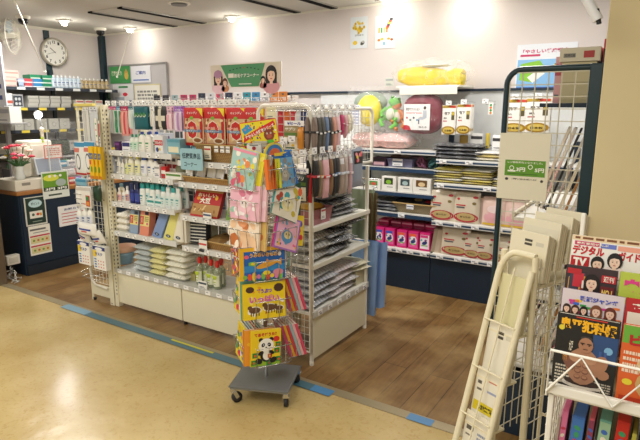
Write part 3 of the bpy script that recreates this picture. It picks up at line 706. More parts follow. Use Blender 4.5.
hp('toothbrush_pack/c', hang_pack(.06, .20, .02, '#3b9ac4', '#e9efe9', marks=['#3d9a6a', '#dfe3e8', '#3d9a6a'], shape='card', header=.12), 119, 'toothbrush card with blue top edge, left of the pink packs')
hp('brush_pack/p', hang_pack(.085, .215, .03, '#c2185b', '#e5a39a', marks=['#e87b7b', '#f0b8a8', '#d83a4e'], header=.14), 124, 'pink and red hanging pack with yellow foot beside the teal packs', n=2)
hp('teal_pack', hang_pack(.05, .16, .03, '#2b7d86', '#cfe3df', marks=['#f1f1ec', '#e0e6e0'], header=.13), 131, 'white filled pack with a teal header, right of the pink packs')
def teal_art(m, w, h, z0, y):
    for k in range(4): m.ell(-w*.33+k*w*.22, z0+h*.62, w*.09, h*.08, y, '#dfe9d2', 9); m.ell(-w*.33+k*w*.22, z0+h*.66, w*.07, h*.09, y-.0008, '#3f8a3c', 9)
    m.rect(-w*.46, w*.46, z0+h*.0, z0+h*.1, y, '#1d5b64')
hp('teal_pouch', pouch(.15, .165, .03, '#12616a', teal_art), 141, 'wide dark teal pack with green leaves hanging on the top row', n=2)
hp('long_card', hang_pack(.04, .14, .02, '#f0efe8', '#f2f1ea', marks=['#dad9cf'], header=.25), 152, 'narrow cream pack with blue dot, right of the wide teal pack')
def belt_art(m, w, h, z0, y):
    m.rect(-w*.5, w*.5, z0+h*.38, z0+h*.6, y, '#e2ddcc'); m.rect(-w*.12, w*.12, z0, z0+h, y-.0006, '#d9d3c0')
hp('support_belt', pouch(.13, .16, .025, '#2a2a28', belt_art), 161, 'black pack with a beige cross band hanging on the top row')
hp('pink_card', hang_pack(.055, .165, .02, '#e7bccb', '#f4dbe1', marks=['#e9a9bb'], header=.3), 169, 'pale pink hanging pack left of the lilac packs', n=2)
hp('lilac_card', hang_pack(.075, .17, .025, '#a06cc0', '#e3cbe3', marks=['#efe3ef', '#b98cc8'], header=.2), 178, 'lilac hanging pack beside the first red sweets bag', n=2)
def candy(m, w, h, z0, y):
    m.rect(-w*.5, w*.5, z0+h*.08, z0+h*.72, y, '#d9b58a')
    for k in range(16):
        r = random.Random(k); m.ell(r.uniform(-.42, .42)*w, z0+h*r.uniform(.12, .7), w*.07, h*.035, y-.0004, r.choice(['#f0dcae', '#8a4a20', '#c2302a', '#e9c680']), 7, r.random()*3)
    m.text('O', 0, z0+h*.42, w*.56, h*.5, y-.0010, '#f7efe2', bold=.06); m.text('O', 0, z0+h*.42, w*.5, h*.46, y-.0016, '#c41f1c', bold=.05)
    m.rect(-w*.42, w*.42, z0+h*.36, z0+h*.43, y-.0022, '#5b83a8'); m.text('カロリー', 0, z0+h*.395, w*.6, h*.04, y-.0026, '#ffffff')
    m.rect(-w*.46, w*.3, z0+h*.46, z0+h*.5, y-.0022, '#e9a59a')
    m.ell(w*.22, z0+h*.15, w*.24, h*.085, y-.0016, '#f2e3c4', 12); m.ell(w*.22, z0+h*.15, w*.17, h*.055, y-.0020, '#8d5a2e', 12)
    m.rect(-w*.5, w*.5, z0+h*.74, z0+h, y-.0008, '#c81e1c'); m.text('キャンディ', 0, z0+h*.86, w*.5, h*.07, y-.0014, '#f6e7e0')
    m.poly([(w*.16, z0+h*.98), (w*.48, z0+h*.98), (w*.48, z0+h*.76)], y-.0016, '#ecd820'); m.ell(0, z0+h*.73, w*.09, h*.045, y-.0018, '#77b52e', 10)
for k, px in enumerate((190.5, 211.5, 234.5, 250)):
    ordw = ['first', 'second', 'third', 'fourth'][k]
    for q in range(2):
        X = fx(px, HY, 1.45); put('sweets_bag', pouch(.185, .255, .035, '#bd1f1d', candy), '%s red sweets bag from the left on the gondola top%s' % (ordw, '' if q == 0 else ', the one hanging behind it'), 'sweets bag', (X, HY+.03+q*.04, 1.555), 0)
# ---- shelf 1 of the left bay
def on(key, mk, px, Y, z, label, cat, rz=0, rot=None, sc=None, group=None, n=1, step=.07):
    X = fx(px, Y, z+.03); 
    for k in range(n):
        lab = label if n == 1 else label+[', front row', ', rear one', ', third back'][k]
        o = put(key, mk, lab, cat, (X, Y+k*step, z), rz, group, rot, sc)
    return o
z = 1.2405; Y = 2.61
on('purple_carton', carton(.055, .10, .065, '#4a2456', simple_art('#7a3f86', 1)), 117, Y, z, 'small dark purple box on the top shelf by the left upright', 'box')
on('navy_carton', carton(.09, .12, .065, '#eeeef2', simple_art('#2b3174', 1, None, '#fff', (.5, .95))), 126, Y, z, 'white box with a navy top on the top shelf, left bay', 'box')
on('mouthwash/green', bottle(.125, .022, '#e9efe6', '#1f9a74', '#cfe8d8', 'cap', .7, .78, '#2f9a6a'), 133, Y, z, 'white green capped bottle on the top shelf, left of two', 'bottle', n=2)
on('mouthwash/green', None, 137, Y, z, 'white green capped bottle on the top shelf, right of two', 'bottle', n=2)
on('lotion_bottle/w', bottle(.145, .032, '#f1f0e8', '#2a4a9a', '#f4f4ee', 'cap', .65, .82, '#3f9a62'), 143, Y, z, 'rounded white blue capped bottle on the top shelf, left of two', 'bottle', n=2)
on('lotion_bottle/w', None, 149.5, Y, z, 'rounded white blue capped bottle on the top shelf, right of two', 'bottle', n=2)
def red_panel(m, w, h, z0, y):
    m.rect(-w*.48, w*.48, z0+h*.45, z0+h*.75, y, '#c5242c'); m.text('歯みがき', 0, z0+h*.6, w*.8, h*.2, y-.0008, '#f7f1ee'); m.ell(-w*.2, z0+h*.2, w*.18, h*.14, y, '#2b3f86', 10); m.ell(w*.1, z0+h*.22, w*.12, h*.1, y-.0005, '#e8c62e', 10)
on('panel_pack', carton(.085, .05, .12, '#e8e8ea', red_panel), 159, Y, z, 'white pack with a red banner standing on the top shelf of the left bay', 'box')
on('light_blue_carton', carton(.125, .10, .10, '#7fb3c2', simple_art('#5f9bb0', 0, None, '#fff', (.8, .98), '#ece6c8')), 173.5, Y, z, 'light blue box with cream label above the blue corner sign', 'box')
on('blister_pack', carton(.07, .04, .13, '#c9cdd4', simple_art('#6d4f86', 2)), 167, Y+.14, z, 'silver and purple pack standing behind the light blue box', 'box')
on('blister_pack', None, 158, Y+.14, z, 'silver and purple pack standing behind the red banner pack', 'box')
# ---- top shelf, right bay: long basket and packs
z = 1.2005
on('long_basket', basket(.40, .20, .115), 216.5, 2.615, z, 'long woven basket with white tags on the top shelf of the right bay', 'basket')
for k, px in enumerate((216, 222, 227.5)):
    on('hanging_tag', carton(.034, .003, .04, '#f4f3ee', simple_art('#3a3a3a', 1, None, '#fff', (.55, .7))), px, 2.602, z+.07, 'small white tag on the rim of the long basket, %s' % ordn(k, 3), 'tag')
on('basket_card', carton(.06, .003, .085, '#f0ecd6', simple_art('#c33a3a', 2, None, '#fff', (.72, .85))), 207.5, 2.60, z+.02, 'cream price card at the left end of the long basket', 'price card')
def shiny(col, c2):
    def a(m, w, h, z0, y): m.rect(-w*.3, w*.3, z0+h*.25, z0+h*.6, y, c2); m.text('グミ', 0, z0+h*.75, w*.5, h*.14, y-.0006, '#f3e8d8')
    return a
for key, col, c2, px, nm in (('blue', '#2a6f92', '#8fc0d4', 197, 'blue'), ('orange', '#c8401e', '#e88b3c', 220, 'orange red'), ('magenta', '#a51b52', '#d8487e', 234, 'magenta'), ('silver', '#b9c0c6', '#dfe3e6', 207, 'silver')):
    on('snack_pouch/'+key, pouch(.15, .17, .05, col, shiny(col, c2), top=False, rough=.18), px, 2.70, z+.012, nm+' snack pouch standing up in the long basket', 'snack pouch', rot=(-.3, 0, 0))
# blue corner sign
def corner_art(m, w, h, z0, y):
    m.text('低糖質商品', 0, z0+h*.66, w*.82, h*.27, y, '#1b3038', bold=.012); m.text('コーナー', -w*.04, z0+h*.27, w*.58, h*.21, y, '#1b3038', bold=.012)
o = on('corner_sign', sign_plate(.205, .142, .006, '#9cc6d2', corner_art, .015), 191.8, 2.555, 1.148, 'light blue sign with dark Japanese lettering fixed to the middle of the gondola', 'sign')
# ---- second shelf
z = 1.0655
seq = [(113.5, 'a', '#b9c0d2', '#aab3c8', '#dfe3ee', .115, .026, 'flip', 'pale blue grey'), (119.5, 'b', '#efeee6', '#efeee6', '#eceade', .125, .021, 'cap', 'plain white'), (123.2, 'c', '#f0eee4', '#d9d6cc', '#f0efe6', .11, .018, 'cap', 'slim white'), (127.2, 'd', '#e4e6b4', '#efeee2', '#e0e69a', .11, .018, 'cap', 'small pale yellow'), (132, 'e', '#efeedc', '#e6e21c', '#ece9b6', .165, .030, 'ball', 'tall yellow capped'), (138.5, 'f', '#edecd6', '#e2e41e', '#e9e7b0', .16, .030, 'ball', 'wide yellow capped'), (145, 'g', '#f0efe8', '#1e4ea6', '#e7e9f2', .165, .034, 'flip', 'broad white blue capped'), (151.5, 'h', '#efeee8', '#6f9fd6', '#f1f1ee', .17, .031, 'cap', 'white light blue capped'), (156, 'i', '#f0efe8', '#213f96', '#f1f1ee', .15, .026, 'cap', 'white navy capped')]
for px, k, b, c, l, h, r, st, nm in seq:
    on('shampoo_bottle/'+k, bottle(h, r, b, c, l, st), px, 2.63, z, nm+' bottle on the second shelf of the left bay', 'bottle', n=2, step=.08)
for k in range(5):
    on('striped_pack', carton(.05, .055, .15, '#ebe8e0', lambda m, w, h, z0, y: [m.rect(-w*.46, w*.46, z0+h*.42, z0+h*.62, y, '#8e2022'), m.rect(-w*.46, w*.2, z0+h*.75, z0+h*.9, y, '#3b3b4a'), m.rect(-w*.4, w*.4, z0+h*.1, z0+h*.2, y, '#a8282b')]), 159.5+k*5.2, 2.68, z, 'cream and dark red pack on the second shelf, %s of five' % ordn(k, 5), 'box')
on('white_red_carton', carton(.055, .05, .09, '#eeeceb', simple_art('#9a9a9a', 2, None, '#fff', (.7, .85))), 157, 2.605, z, 'small white box with a photo on the second shelf edge', 'box')
on('red_carton', carton(.045, .04, .08, '#c9282b', simple_art('#f1e9e4', 1, None, '#fff', (.4, .7))), 163.5, 2.603, z, 'small bright red box on the second shelf edge', 'box')
on('flat_tray_pack', carton(.16, .05, .045, '#efefe6', simple_art('#5a8a3a', 0, None, '#fff', (.5, .8))), 173, 2.60, z, 'white flat box with a green stripe at the second shelf edge', 'box')
# right bay: tray basket with sachets
z = 1.0535
on('tray_basket', basket(.46, .24, .038, '#b98f52', '#7b5628', .02), 204.5, 2.612, z, 'shallow woven tray full of white sachets, below the blue corner sign', 'basket')
for k, (px, dy) in enumerate(((188, 0), (192.5, .03), (200, 0), (204.5, .06), (210, 0), (214, .03), (218.5, 0), (208, .1), (217, .09), (197, .09))):
    on('sachet', pouch(.085, .14, .022, '#eeeae0', simple_art('#c9c2b4', 1, None, '#fff', (.7, .9)), top=False, rough=.45), px, 2.65+dy, z+.012, 'white paper sachet leaning in the shallow woven tray', 'sachet', rot=(-.35+.1*(k % 3), .12*((k % 3)-1), .1*((k % 2)*2-1)), group='white sachets in the woven tray')
on('round_tin', lambda r: (MB().lathe([(.045, 0), (.05, .01), (.05, .08), (.03, .10)], M('#6f7050', .5), 18).build('tin_body', r), MB().lathe([(.03, .1), (.028, .115)], M('#8a8b66', .5), 14).build('lid', r)), 183, 2.70, z+.01, 'olive round tin at the left end of the sachet tray', 'tin')
# ---- third shelf
z = .8505
on('tube_tall', bottle(.125, .026, '#e4dfc0', '#8fb6c6', '#d8c98a', 'flip', .5, .82), 114.5, 2.62, z, 'cream tube with pale blue cap, first on the third shelf', 'bottle', n=2)
for i, (px, b, c, l, h, r, nm) in enumerate(((120, '#efe3dc', '#f1eeea', '#e2a7a0', .105, .022, 'white bottle with pink label'), (124.5, '#f0eeea', '#e9e6df', '#dfd9d0', .105, .02, 'plain white bottle'), (128.2, '#f2f0ec', '#e5e3de', '#d1a09c', .125, .022, 'white bottle with rosy label'), (132.8, '#1f2a6e', '#1a2358', '#3443a0', .15, .026, 'navy blue bottle'), (138, '#1c2668', '#18204f', '#3a49a4', .155, .027, 'navy blue bottle'))):
    on('care_bottle/%d' % i, bottle(h, r, b, c, l, 'flip' if i > 2 else 'cap'), px, 2.62, z, nm+(', left of the navy pair' if i == 3 else ', right of the navy pair' if i == 4 else '')+' on the third shelf', 'bottle', n=2)
for i, px in enumerate((143.5, 148.6, 153.5, 158.5)):
    on('teal_cap_bottle/%d' % (i % 2), bottle(.16, .029, '#e9eeea', '#2b9a98', '#eef3f0' if i % 2 == 0 else '#cfe6e6', 'flip', .6, .78, '#2b8e92'), px, 2.62+.02*(i % 2), z, 'white bottle with teal cap on the third shelf, %s of four' % ordn(i, 4), 'bottle', n=2)
for i, px in enumerate((164, 169, 174, 179)):
    on('pale_bottle/%d' % (i % 2), bottle(.15, .027, '#e6ece8' if i % 2 == 0 else '#dfe8ea', '#dfe6e4' if i % 2 else '#39a2a0', '#d8e8e6', 'flip', .6, .8, '#5aa0a4'), px, 2.62, z, 'pale milky bottle on the third shelf, %s of the right four' % ordn(i, 4), 'bottle', n=2)
on('small_white_box', carton(.075, .04, .055, '#e6efec', simple_art('#2f9a98', 1, None, '#fff', (.5, .8))), 158, 2.60, z, 'small white and teal box before the teal capped bottles', 'box')
on('small_white_box', None, 150.5, 2.60, z, 'small white and teal box near the middle of the third shelf', 'box')
# right bay: leaning red packs
z = .8205
def red_book(m, w, h, z0, y):
    m.rect(-w/2, w/2, z0, z0+h, y, '#b98d52'); m.rect(-w/2, w/2, z0+h*.42, z0+h*.82, y-.0006, '#b81d22'); m.rect(-w/2, w/2, z0, z0+h*.06, y-.0006, '#b81d22')
    m.text('おいしい', -w*.04, z0+h*.72, w*.7, h*.12, y-.0014, '#f0e3c6', bold=.04); m.text('大豆', -w*.08, z0+h*.54, w*.4, h*.2, y-.0014, '#f5eedd', bold=.05)
    for k in range(12): r = random.Random(k+40); m.ell(r.uniform(-.44, .44)*w, z0+h*r.uniform(.1, .38), w*.06, h*.03, y-.001, r.choice(['#e6cf9a', '#8e5a2a', '#6f9a3a', '#d8a84a']), 7, r.random()*3)
    m.ell(w*.32, z0+h*.66, w*.06, h*.08, y-.0016, '#e6b82a', 8); m.ell(-w*.34, z0+h*.6, w*.07, h*.06, y-.0016, '#e0a62a', 8)
for k in range(3):
    on('snack_carton/red', carton(.25, .03, .215, '#9c2224', red_book), 203, 2.62+k*.045, z, 'red and brown snack pack leaning on the shelf right of the teal bottles%s' % ['', ', second back', ', third back'][k], 'snack pack', rot=(-.42, 0, 0))
on('green_snack', carton(.10, .03, .17, '#6f9a3c', simple_art('#d9e2b0', 2)), 231, 2.64, z, 'green snack pack right of the leaning red packs', 'snack pack', rot=(-.35, 0, 0))
on('shelf_card', carton(.075, .004, .05, '#efefe9', simple_art('#4a5a7a', 1)), 207, 2.592, z-.01, 'white price card in front of the leaning red packs', 'price card')
# ---- fourth shelf: towels
z = .6205
for k in range(3):
    on('rolled_towel/%d' % k, soft_one(.14, .12, .048, '#ece8da', k, bag=True), 121, 2.60, z+k*.047, 'white rolled towel in a bag, %s of the stack by the left upright' % ['bottom', 'middle', 'top'][k], 'towel')
def tb_art(col):
    def a(m, w, h, z0, y):
        m.rect(-w*.5, w*.5, z0+h*.38, z0+h*.82, y, '#e6da8e'); m.rect(-w*.5, -w*.1, z0+h*.44, z0+h*.78, y-.0006, '#c8452e'); m.text('タオル', -w*.3, z0+h*.61, w*.2, h*.28, y-.0012, '#f4ead0'); m.ell(w*.3, z0+h*.48, w*.1, h*.05, y-.0008, '#d64a7a', 9)
        m.rect(w*.0, w*.4, z0+h*.84, z0+h*.97, y-.0006, '#2a3444'); m.scribble(0, w*.42, z0+h*.56, z0+h*.78, 3, y-.0008, '#8a7a3a')
    return a
on('towel_box/blue', carton(.095, .06, .175, '#8fa5c0', tb_art(0)), 133, 2.60, z, 'blue towel set with a yellow paper band leaning on the fourth shelf', 'towel', rot=(-.16, .0, 0))
on('towel_box/salmon', carton(.10, .06, .185, '#e08c72', tb_art(0)), 143.5, 2.595, z, 'salmon towel set with a yellow paper band leaning on the fourth shelf', 'towel', rot=(-.16, .0, 0))
for k in range(4):
    on('red_cloth', soft_one(.13, .12, .028, '#a83c30', 4, bag=False), 155.5, 2.72, z+k*.03+.02, 'red brown folded cloth, %s of the pile behind the salmon towel set' % ['bottom', 'second', 'third', 'top'][k], 'cloth')
on('cloth_stand', carton(.13, .10, .019, '#d8d2c0'), 155.5, 2.72, z, 'low white tray under the red brown cloths', 'tray')
def slab_art(m, w, h, z0, y): m.ell(0, z0+h*.13, w*.26, h*.05, y, '#2b3a50', 14); m.text('綿', 0, z0+h*.13, w*.14, h*.05, y-.0008, '#dfe5ea')
for key, col, px, nm, tl in (('blue', '#7f97c4', 155.5, 'periwinkle blue', .62), ('yellow', '#dcd67e', 167, 'pale yellow', .55), ('white', '#e5e0d0', 177, 'off white', .35)):
    on('towel_slab/'+key, carton(.095, .035, .21, M(col, .7, var=.05, scale=60, bump=.4), slab_art, .008), px, 2.60, z, nm+' folded towel leaning back on the fourth shelf', 'towel', rot=(-tl*.55, .18, 0))
def stripes(m, w, h, z0, y):
    for k in range(7): m.poly([(-w*.5, z0+h*(.05+.13*k)), (w*.5, z0+h*(.12+.13*k)), (w*.5, z0+h*(.16+.13*k)), (-w*.5, z0+h*(.09+.13*k))], y, '#d8d8d0')
on('striped_towel', carton(.19, .05, .175, '#23272e', stripes, .004), 196, 2.635, z-.0, 'black towel pack with white stripes at the right end of the towel shelf', 'towel', rot=(-.05, 0, 0))
for k in range(2): on('board_pack', carton(.02, .14, .18, '#ddd8c8'), 182.5+k*3, 2.60, z, 'thin cream pack standing edge on beside the striped towel, %s' % ordn(k, 2), 'pack')
# right bay basket
z = .6005
on('wide_basket', basket(.40, .26, .055, '#a9824a', '#6c4a22', .02), 222, 2.61, z, 'wide woven basket on the lowest shelf above the red capped bottles', 'basket')
on('basket_sign', carton(.075, .004, .085, '#efefe8', simple_art('#d04a4a', 2, None, '#fff', (.6, .75))), 203, 2.592, z-.02, 'white card with red print at the left corner of the wide basket', 'price card')
for k, (px, c, n_) in enumerate(((214, '#8f6d3c', 'brown'), (222, '#7c5a2e', 'dark brown'), (230, '#e3ded2', 'white'))):
    on('basket_cloth/%d' % k, soft_one(.14, .16, .05, c, 11+k, bag=False), px, 2.65, z+.02, n_+' soft pack lying in the wide woven basket', 'pack')
# ---- base
z = .3155
def basin(root):
    m = MB(); B = M('#8fb1c4', .4); m.lathe([(.001, .004), (.062, 0), (.068, .005), (.078, .075), (.084, .078), (.086, .10), (.082, .10), (.076, .085), (.066, .01), (.001, .008)], B, 26, caps=False); m.build('bowl', root)
    m = MB(); B = M('#e5b596', .45); m.lathe([(.083, .10), (.093, .103), (.098, .142), (.092, .142), (.086, .107), (.001, .10)], B, 26, caps=False); m.build('inner_bowl', root)
on('basin', basin, 124.5, 2.72, z, 'stacked peach and blue plastic bowls at the left end of the base shelf', 'bowl')
def pile(key, px, n, col, w, d, h, what, Y, bag=True, seed=0):
    words = ['bottom', 'second', 'third', 'fourth', 'fifth', 'top']
    for k in range(n):
        on('%s/%s%d' % (key, col, k % 3), soft_one(w, d, h*1.14, col, seed+k % 3, bag=bag, rough=.4), px, Y, z+k*h, '%s, %s of its stack on the base shelf' % (what, 'top' if k == n-1 else words[k]), 'towel', rz=.06*((-1)**k))
pile('towel_bag', 140.5, 5, '#b3bcbb', .17, .24, .042, 'pale grey blue towel in a clear bag', 2.61)
pile('towel_bag', 156, 5, '#dcd690', .155, .24, .042, 'pale yellow towel in a clear bag', 2.605, seed=5)
pile('towel_bag', 174, 5, '#e6e4d2', .195, .25, .045, 'white towel in a clear bag', 2.60, seed=9)
def vin(root):
    bottle(.20, .030, film('#aeb89a', .5, .05, .1), '#d02a26', '#e9ecd0', 'ball', 1, .72, '#a9bf3c')(root)
    m = MB(); m.lathe([(.026, .004), (.027, .12)], M('#9aa386', .1), 12); m.build('liquid', root)
    m = MB(); m.rect(-.02, .02, .085, .1, -.0325, '#b8cf2c'); m.build('label_band', root)
for k, (px, dy) in enumerate(((200.5, 0), (206.5, .035), (212, .0), (218, -.01), (222, .05))):
    on('red_cap_bottle', vin, px, 2.66+dy, z, 'clear red capped bottle on the base shelf, %s of five' % ordn(k, 5), 'bottle')
on('standing_card', carton(.08, .004, .055, '#f0f0ea', simple_art('#3a4a5a', 2)), 202.5, 2.585, z+.002, 'white price card standing before the red capped bottles', 'price card')
on('folded_board', carton(.10, .16, .05, M('#b5ad72', .6)), 190, 2.68, z, 'olive flat pack lying beside the white towels', 'pack')
# banner above the gondola
def ban(m, w, h, z0, y):
    m.rect(-w*.49, w*.49, z0+h*.03, z0+h*.97, y, '#e4dcc9')
    m.poly([(-w*.34, z0+h*.96), (-w*.19, z0+h*.04), (w*.20, z0+h*.04), (w*.29, z0+h*.96)], y-.0006, '#4f9a68')
    m.text('脱毛ケアコーナー', .03*w, z0+h*.5, w*.35, h*.17, y-.0012, '#f2f4ea', bold=.02); m.rect(-w*.23, -w*.15, z0+h*.42, z0+h*.6, y-.0012, '#e9ecdc')
    for k in range(9): a = (k-4)*.05*w; m.rect(a-.008, a+.006, z0+h*(.8-.006*(k-4)**2), z0+h*(.84-.006*(k-4)**2), y-.0012, '#23503a' if k != 4 else '#c03a3a')
    m.rect(-w*.08, w*.1, z0+h*.13, z0+h*.17, y-.0012, '#dfe9d8')
    face(m, -w*.38, z0+h*.42, h*.34, y-.0014, '#2a1c18', long=True, hat='#b58aa8', suit='#e9c9cf'); face(m, w*.37, z0+h*.48, h*.38, y-.0014, '#1b1412', long=True, suit='#d8a2a6')
    face(m, -w*.28, z0+h*.22, h*.2, y-.0014, '#6a3f28', long=False, suit='#c98a5a'); face(m, w*.26, z0+h*.28, h*.17, y-.0014, '#1b1412', long=False, suit='#a8645a')
a = at_y(210, 68, 2.95); b = at_y(281, 62.5, 2.95); c = at_y(213, 93, 2.95)
o = put('header_banner', sign_plate(b.x-a.x, .162, .008, '#e9e5da', ban, .006), 'cream and green banner with faces standing on top of the long gondola', 'sign', ((a.x+b.x)/2, 2.955, 1.69))
for s in (-1, 1): m = MB(); m.box(s*.22-.01, s*.22+.01, -.006, .006, -.07, .03, CHROME, .002); m.build('stand', o)

# packs that hang on the far side, seen through the back net between the rows of goods
FC = [('#c9ccd2', 'silver'), ('#7f93a8', 'slate blue'), ('#d8d2c4', 'cream'), ('#a8b0a4', 'sage'), ('#b87a86', 'dusty rose'), ('#e3e3e0', 'white'), ('#5f6670', 'dark grey')]
for rw, z in enumerate((1.50, 1.22, .96, .74)):
    for k in range(13):
        c, nm = FC[(k*3+rw*2) % 7]; X = -3.42+k*.105
        put('far_pack/%s' % nm, hang_pack(.085, .22, .03, '#e9e9e6', c, header=.2), '%s pack on the far side of the gondola, %s row, %s' % (nm, ['top', 'second', 'third', 'lowest'][rw], ['leftmost', 'second from left', 'third from left', 'fourth from left', 'fifth from left', 'sixth from left', 'middle', 'sixth from right', 'fifth from right', 'fourth from right', 'third from right', 'second from right', 'rightmost'][k]), 'hanging pack', (X, 2.975, z), 0)
# ================================================================ end bay goods (facing right)
PX = -1.655
def onx(key, mk, py_px, X, z, label, cat, rot=None, sc=None, group=None, rz=PI/2, dz=.03, dx=0):
    Y = fy(py_px, X, z+dz); o = put(key, mk, label, cat, (X-dx, Y, z), rz, group, rot, sc); return o
def sock(w, h, col, band='#20242a', hd='#e8e8e6', cuff=None):
    w = w*.78
    def mk(root):
        s = Soft(); s.w, s.h, s.t = w, h*.86, .03; s.cz = -h*.14-h*.43; n = 8; z0 = -h
        gr = [(-w/2+w*i/n, 0, z0+h*.86*j/n) for j in range(n+1) for i in range(n+1)]; fr = s.wp(gr); fs = [(j*(n+1)+i, j*(n+1)+i+1, (j+1)*(n+1)+i+1, (j+1)*(n+1)+i) for j in range(n) for i in range(n)]
        s.add(fr, fs, M(col, .6, var=.06, scale=60, bump=.3), True); s.add([(x, -y+.001, z) for x, y, z in fr], [f[::-1] for f in fs], M(col, .6, var=.06, scale=60, bump=.3), True)
        if cuff: s.rect(-w*.46, w*.46, -h*.3, -h*.17, -.0012, cuff)
        s.build('sock', root)
        b = MB(); b.box(-w*.53, w*.53, -.0175, .0175, -h*.55, -h*.49, M(band, .5), .003); b.rect(-w*.3, w*.3, -h*.54, -h*.50, -.0182, '#e6e4e0'); b.build('paper_band', root)
        c = MB(); c.tube([(-w*.4, 0, -h*.12), (-w*.2, 0, -.008), (w*.2, 0, -.008), (w*.4, 0, -h*.12)], .003, M(hd, .3), 5); c.box(-w*.4, w*.4, -.002, .002, -h*.15, -h*.09, M(hd, .3), .001); c.build('hanger', root)
    return mk
row1 = [(314.5, '#8a7a70', 'brown', .045, .22), (318.5, '#55544f', 'dark grey', .05, .235), (322.5, '#5f5e59', 'charcoal', .045, .23), (326.3, '#6c83a6', 'steel blue', .05, .22), (330, '#4d4944', 'brown black', .045, .235), (333.8, '#d79f8e', 'salmon', .045, .235), (337.5, '#e2bcc0', 'pale pink', .055, .225), (341.5, '#c23f6f', 'magenta', .035, .14), (345, '#d8a4ae', 'rose', .04, .16), (348, '#e6ddc6', 'cream', .04, .135), (351, '#efece2', 'white', .035, .12)]
for i, (px, c, nm, w, h) in enumerate(row1):
    for q in range(2):
        o = onx('hanging_socks/r1_%d' % i, sock(w, h, c, '#1c1c1e' if i < 7 else c), px, PX, 1.535, nm+' pair of socks hanging in the upper sock row'+('' if q == 0 else ', rear one'), 'socks', dz=-.1, dx=q*.045)
row2 = [(316, '#2a2928', 'black red strapped', '#b8303c', .06, .24), (320, '#8c7a62', 'tan', '#c8a04a', .045, .25), (325.5, '#e0b0b6', 'soft pink', '#c8303c', .085, .26), (330.8, '#8a6a4c', 'brown', '#3d3d42', .04, .25), (333.5, '#26282c', 'black blue strapped', '#7fa0c8', .05, .26), (337, '#39393a', 'charcoal', '#7fa0c8', .045, .25), (341.3, '#a9988c', 'taupe', '#c9d3e2', .065, .26), (345.5, '#b8aaa2', 'beige grey', '#c9d3e2', .05, .26), (350, '#c9a8ae', 'flowered pink', '#d8b8bc', .045, .27)]
for i, (px, c, nm, b, w, h) in enumerate(row2):
    for q in range(2):
        onx('hanging_socks/r2_%d' % i, sock(w, h, c, b, '#eeeeec', '#d8d8d8' if i in (6, 8) else None), px, PX+.0, 1.30, nm+' banded pair of socks in the lower sock row'+('' if q == 0 else ', rear one'), 'socks', dz=-.1, dx=q*.045)
def cherry(m, w, h, z0, y):
    m.rect(-w*.4, w*.4, z0+h*.62, z0+h*.95, y, '#2a2426')
    for k in range(8): r = random.Random(k); m.ell(r.uniform(-.3, .3)*w, z0+h*r.uniform(.68, .9), w*.1, h*.05, y-.0008, r.choice(['#e58a8a', '#f0ead8', '#e9c84e', '#d85060']), 8)
onx('grey_bag', pouch(.14, .24, .03, '#8e97a6', cherry, rough=.3), 357, PX, 1.30, 'grey hanging bag with a flower print at the right end of the sock row', 'hanging pack', dz=-.1)
onx('grey_bag', None, 356.5, PX-.06, 1.30, 'grey hanging bag with a flower print behind the front one', 'hanging pack', dz=-.1)
for k, px in enumerate((314, 322, 330, 338, 346, 353)):
    for z, n_ in ((1.535, 'upper'), (1.30, 'lower')):
        Y = fy(px, PX+.02, z); put('display_hook/%.2f' % .30, hook(.30), 'white wire hook with price tag above the %s sock row' % n_, 'hook', (PX+.02, Y, z), PI/2, 'hooks of the %s sock row' % n_)
for k, px in enumerate((318, 332, 347)):
    onx('clear_pack/%d' % k, soft_one(.13, .05, .10, ['#8c8f96', '#7f8790', '#a9a4a4'][k], 30+k, .25, bag=True), px, PX-.06, 1.205+.0, 'crumpled grey clear pack between the two sock rows, %s' % ordn(k, 3), 'pack')
# board that carries the crumpled packs
m = MB(); m.box(-.33, .33, .03, .30, 1.185, 1.20, SHELFW, .002); m.build('shelf', e)
# shelf .865
z = .8655
def tub(w, d, h, col):
    def mk(root):
        m = MB(); ti = .005; o4 = [(-1, -1), (1, -1), (1, 1), (-1, 1)]; a, b, A, B = w/2-.012, d/2-.012, w/2, d/2
        out = [(x*a, y*b+d/2, 0) for x, y in o4]+[(x*A, y*B+d/2, h) for x, y in o4]; inn = [(x*(a-ti), y*(b-ti)+d/2, .005) for x, y in o4]+[(x*(A-ti), y*(B-ti)+d/2, h) for x, y in o4]
        m.add(out+inn, [(3, 2, 1, 0), (8, 9, 10, 11)]+[(i, (i+1) % 4, (i+1) % 4+4, i+4) for i in range(4)]+[(12+i, 12+(i+1) % 4, 8+(i+1) % 4, 8+i) for i in range(4)]+[(4+i, 4+(i+1) % 4, 12+(i+1) % 4, 12+i) for i in range(4)], M(col, .2)); m.build('tub', root)
        m = MB(); m.tube([(x*(A+.002), y*(B+.002)+d/2, h) for x, y in o4], .005, M(col, .25), 6, closed=True); m.build('rim', root)
    return mk
onx('pink_tub', tub(.22, .24, .09, '#a5686e'), 323, -1.72, z, 'pink clear plastic tub with a white tag on the upper shelf of the end bay', 'tub')
onx('tub_tag', carton(.05, .003, .065, '#f3f2ee', simple_art('#c03a3a', 2, None, '#fff', (.75, .9))), 323.5, -1.712, z+.03, 'white price tag with red print on the pink plastic tub', 'price card')
onx('yellow_pouch', soft_one(.16, .12, .05, '#d8a422', 41, bag=False), 318, -1.78, z+.06, 'yellow soft pack lying in the pink plastic tub', 'pack')
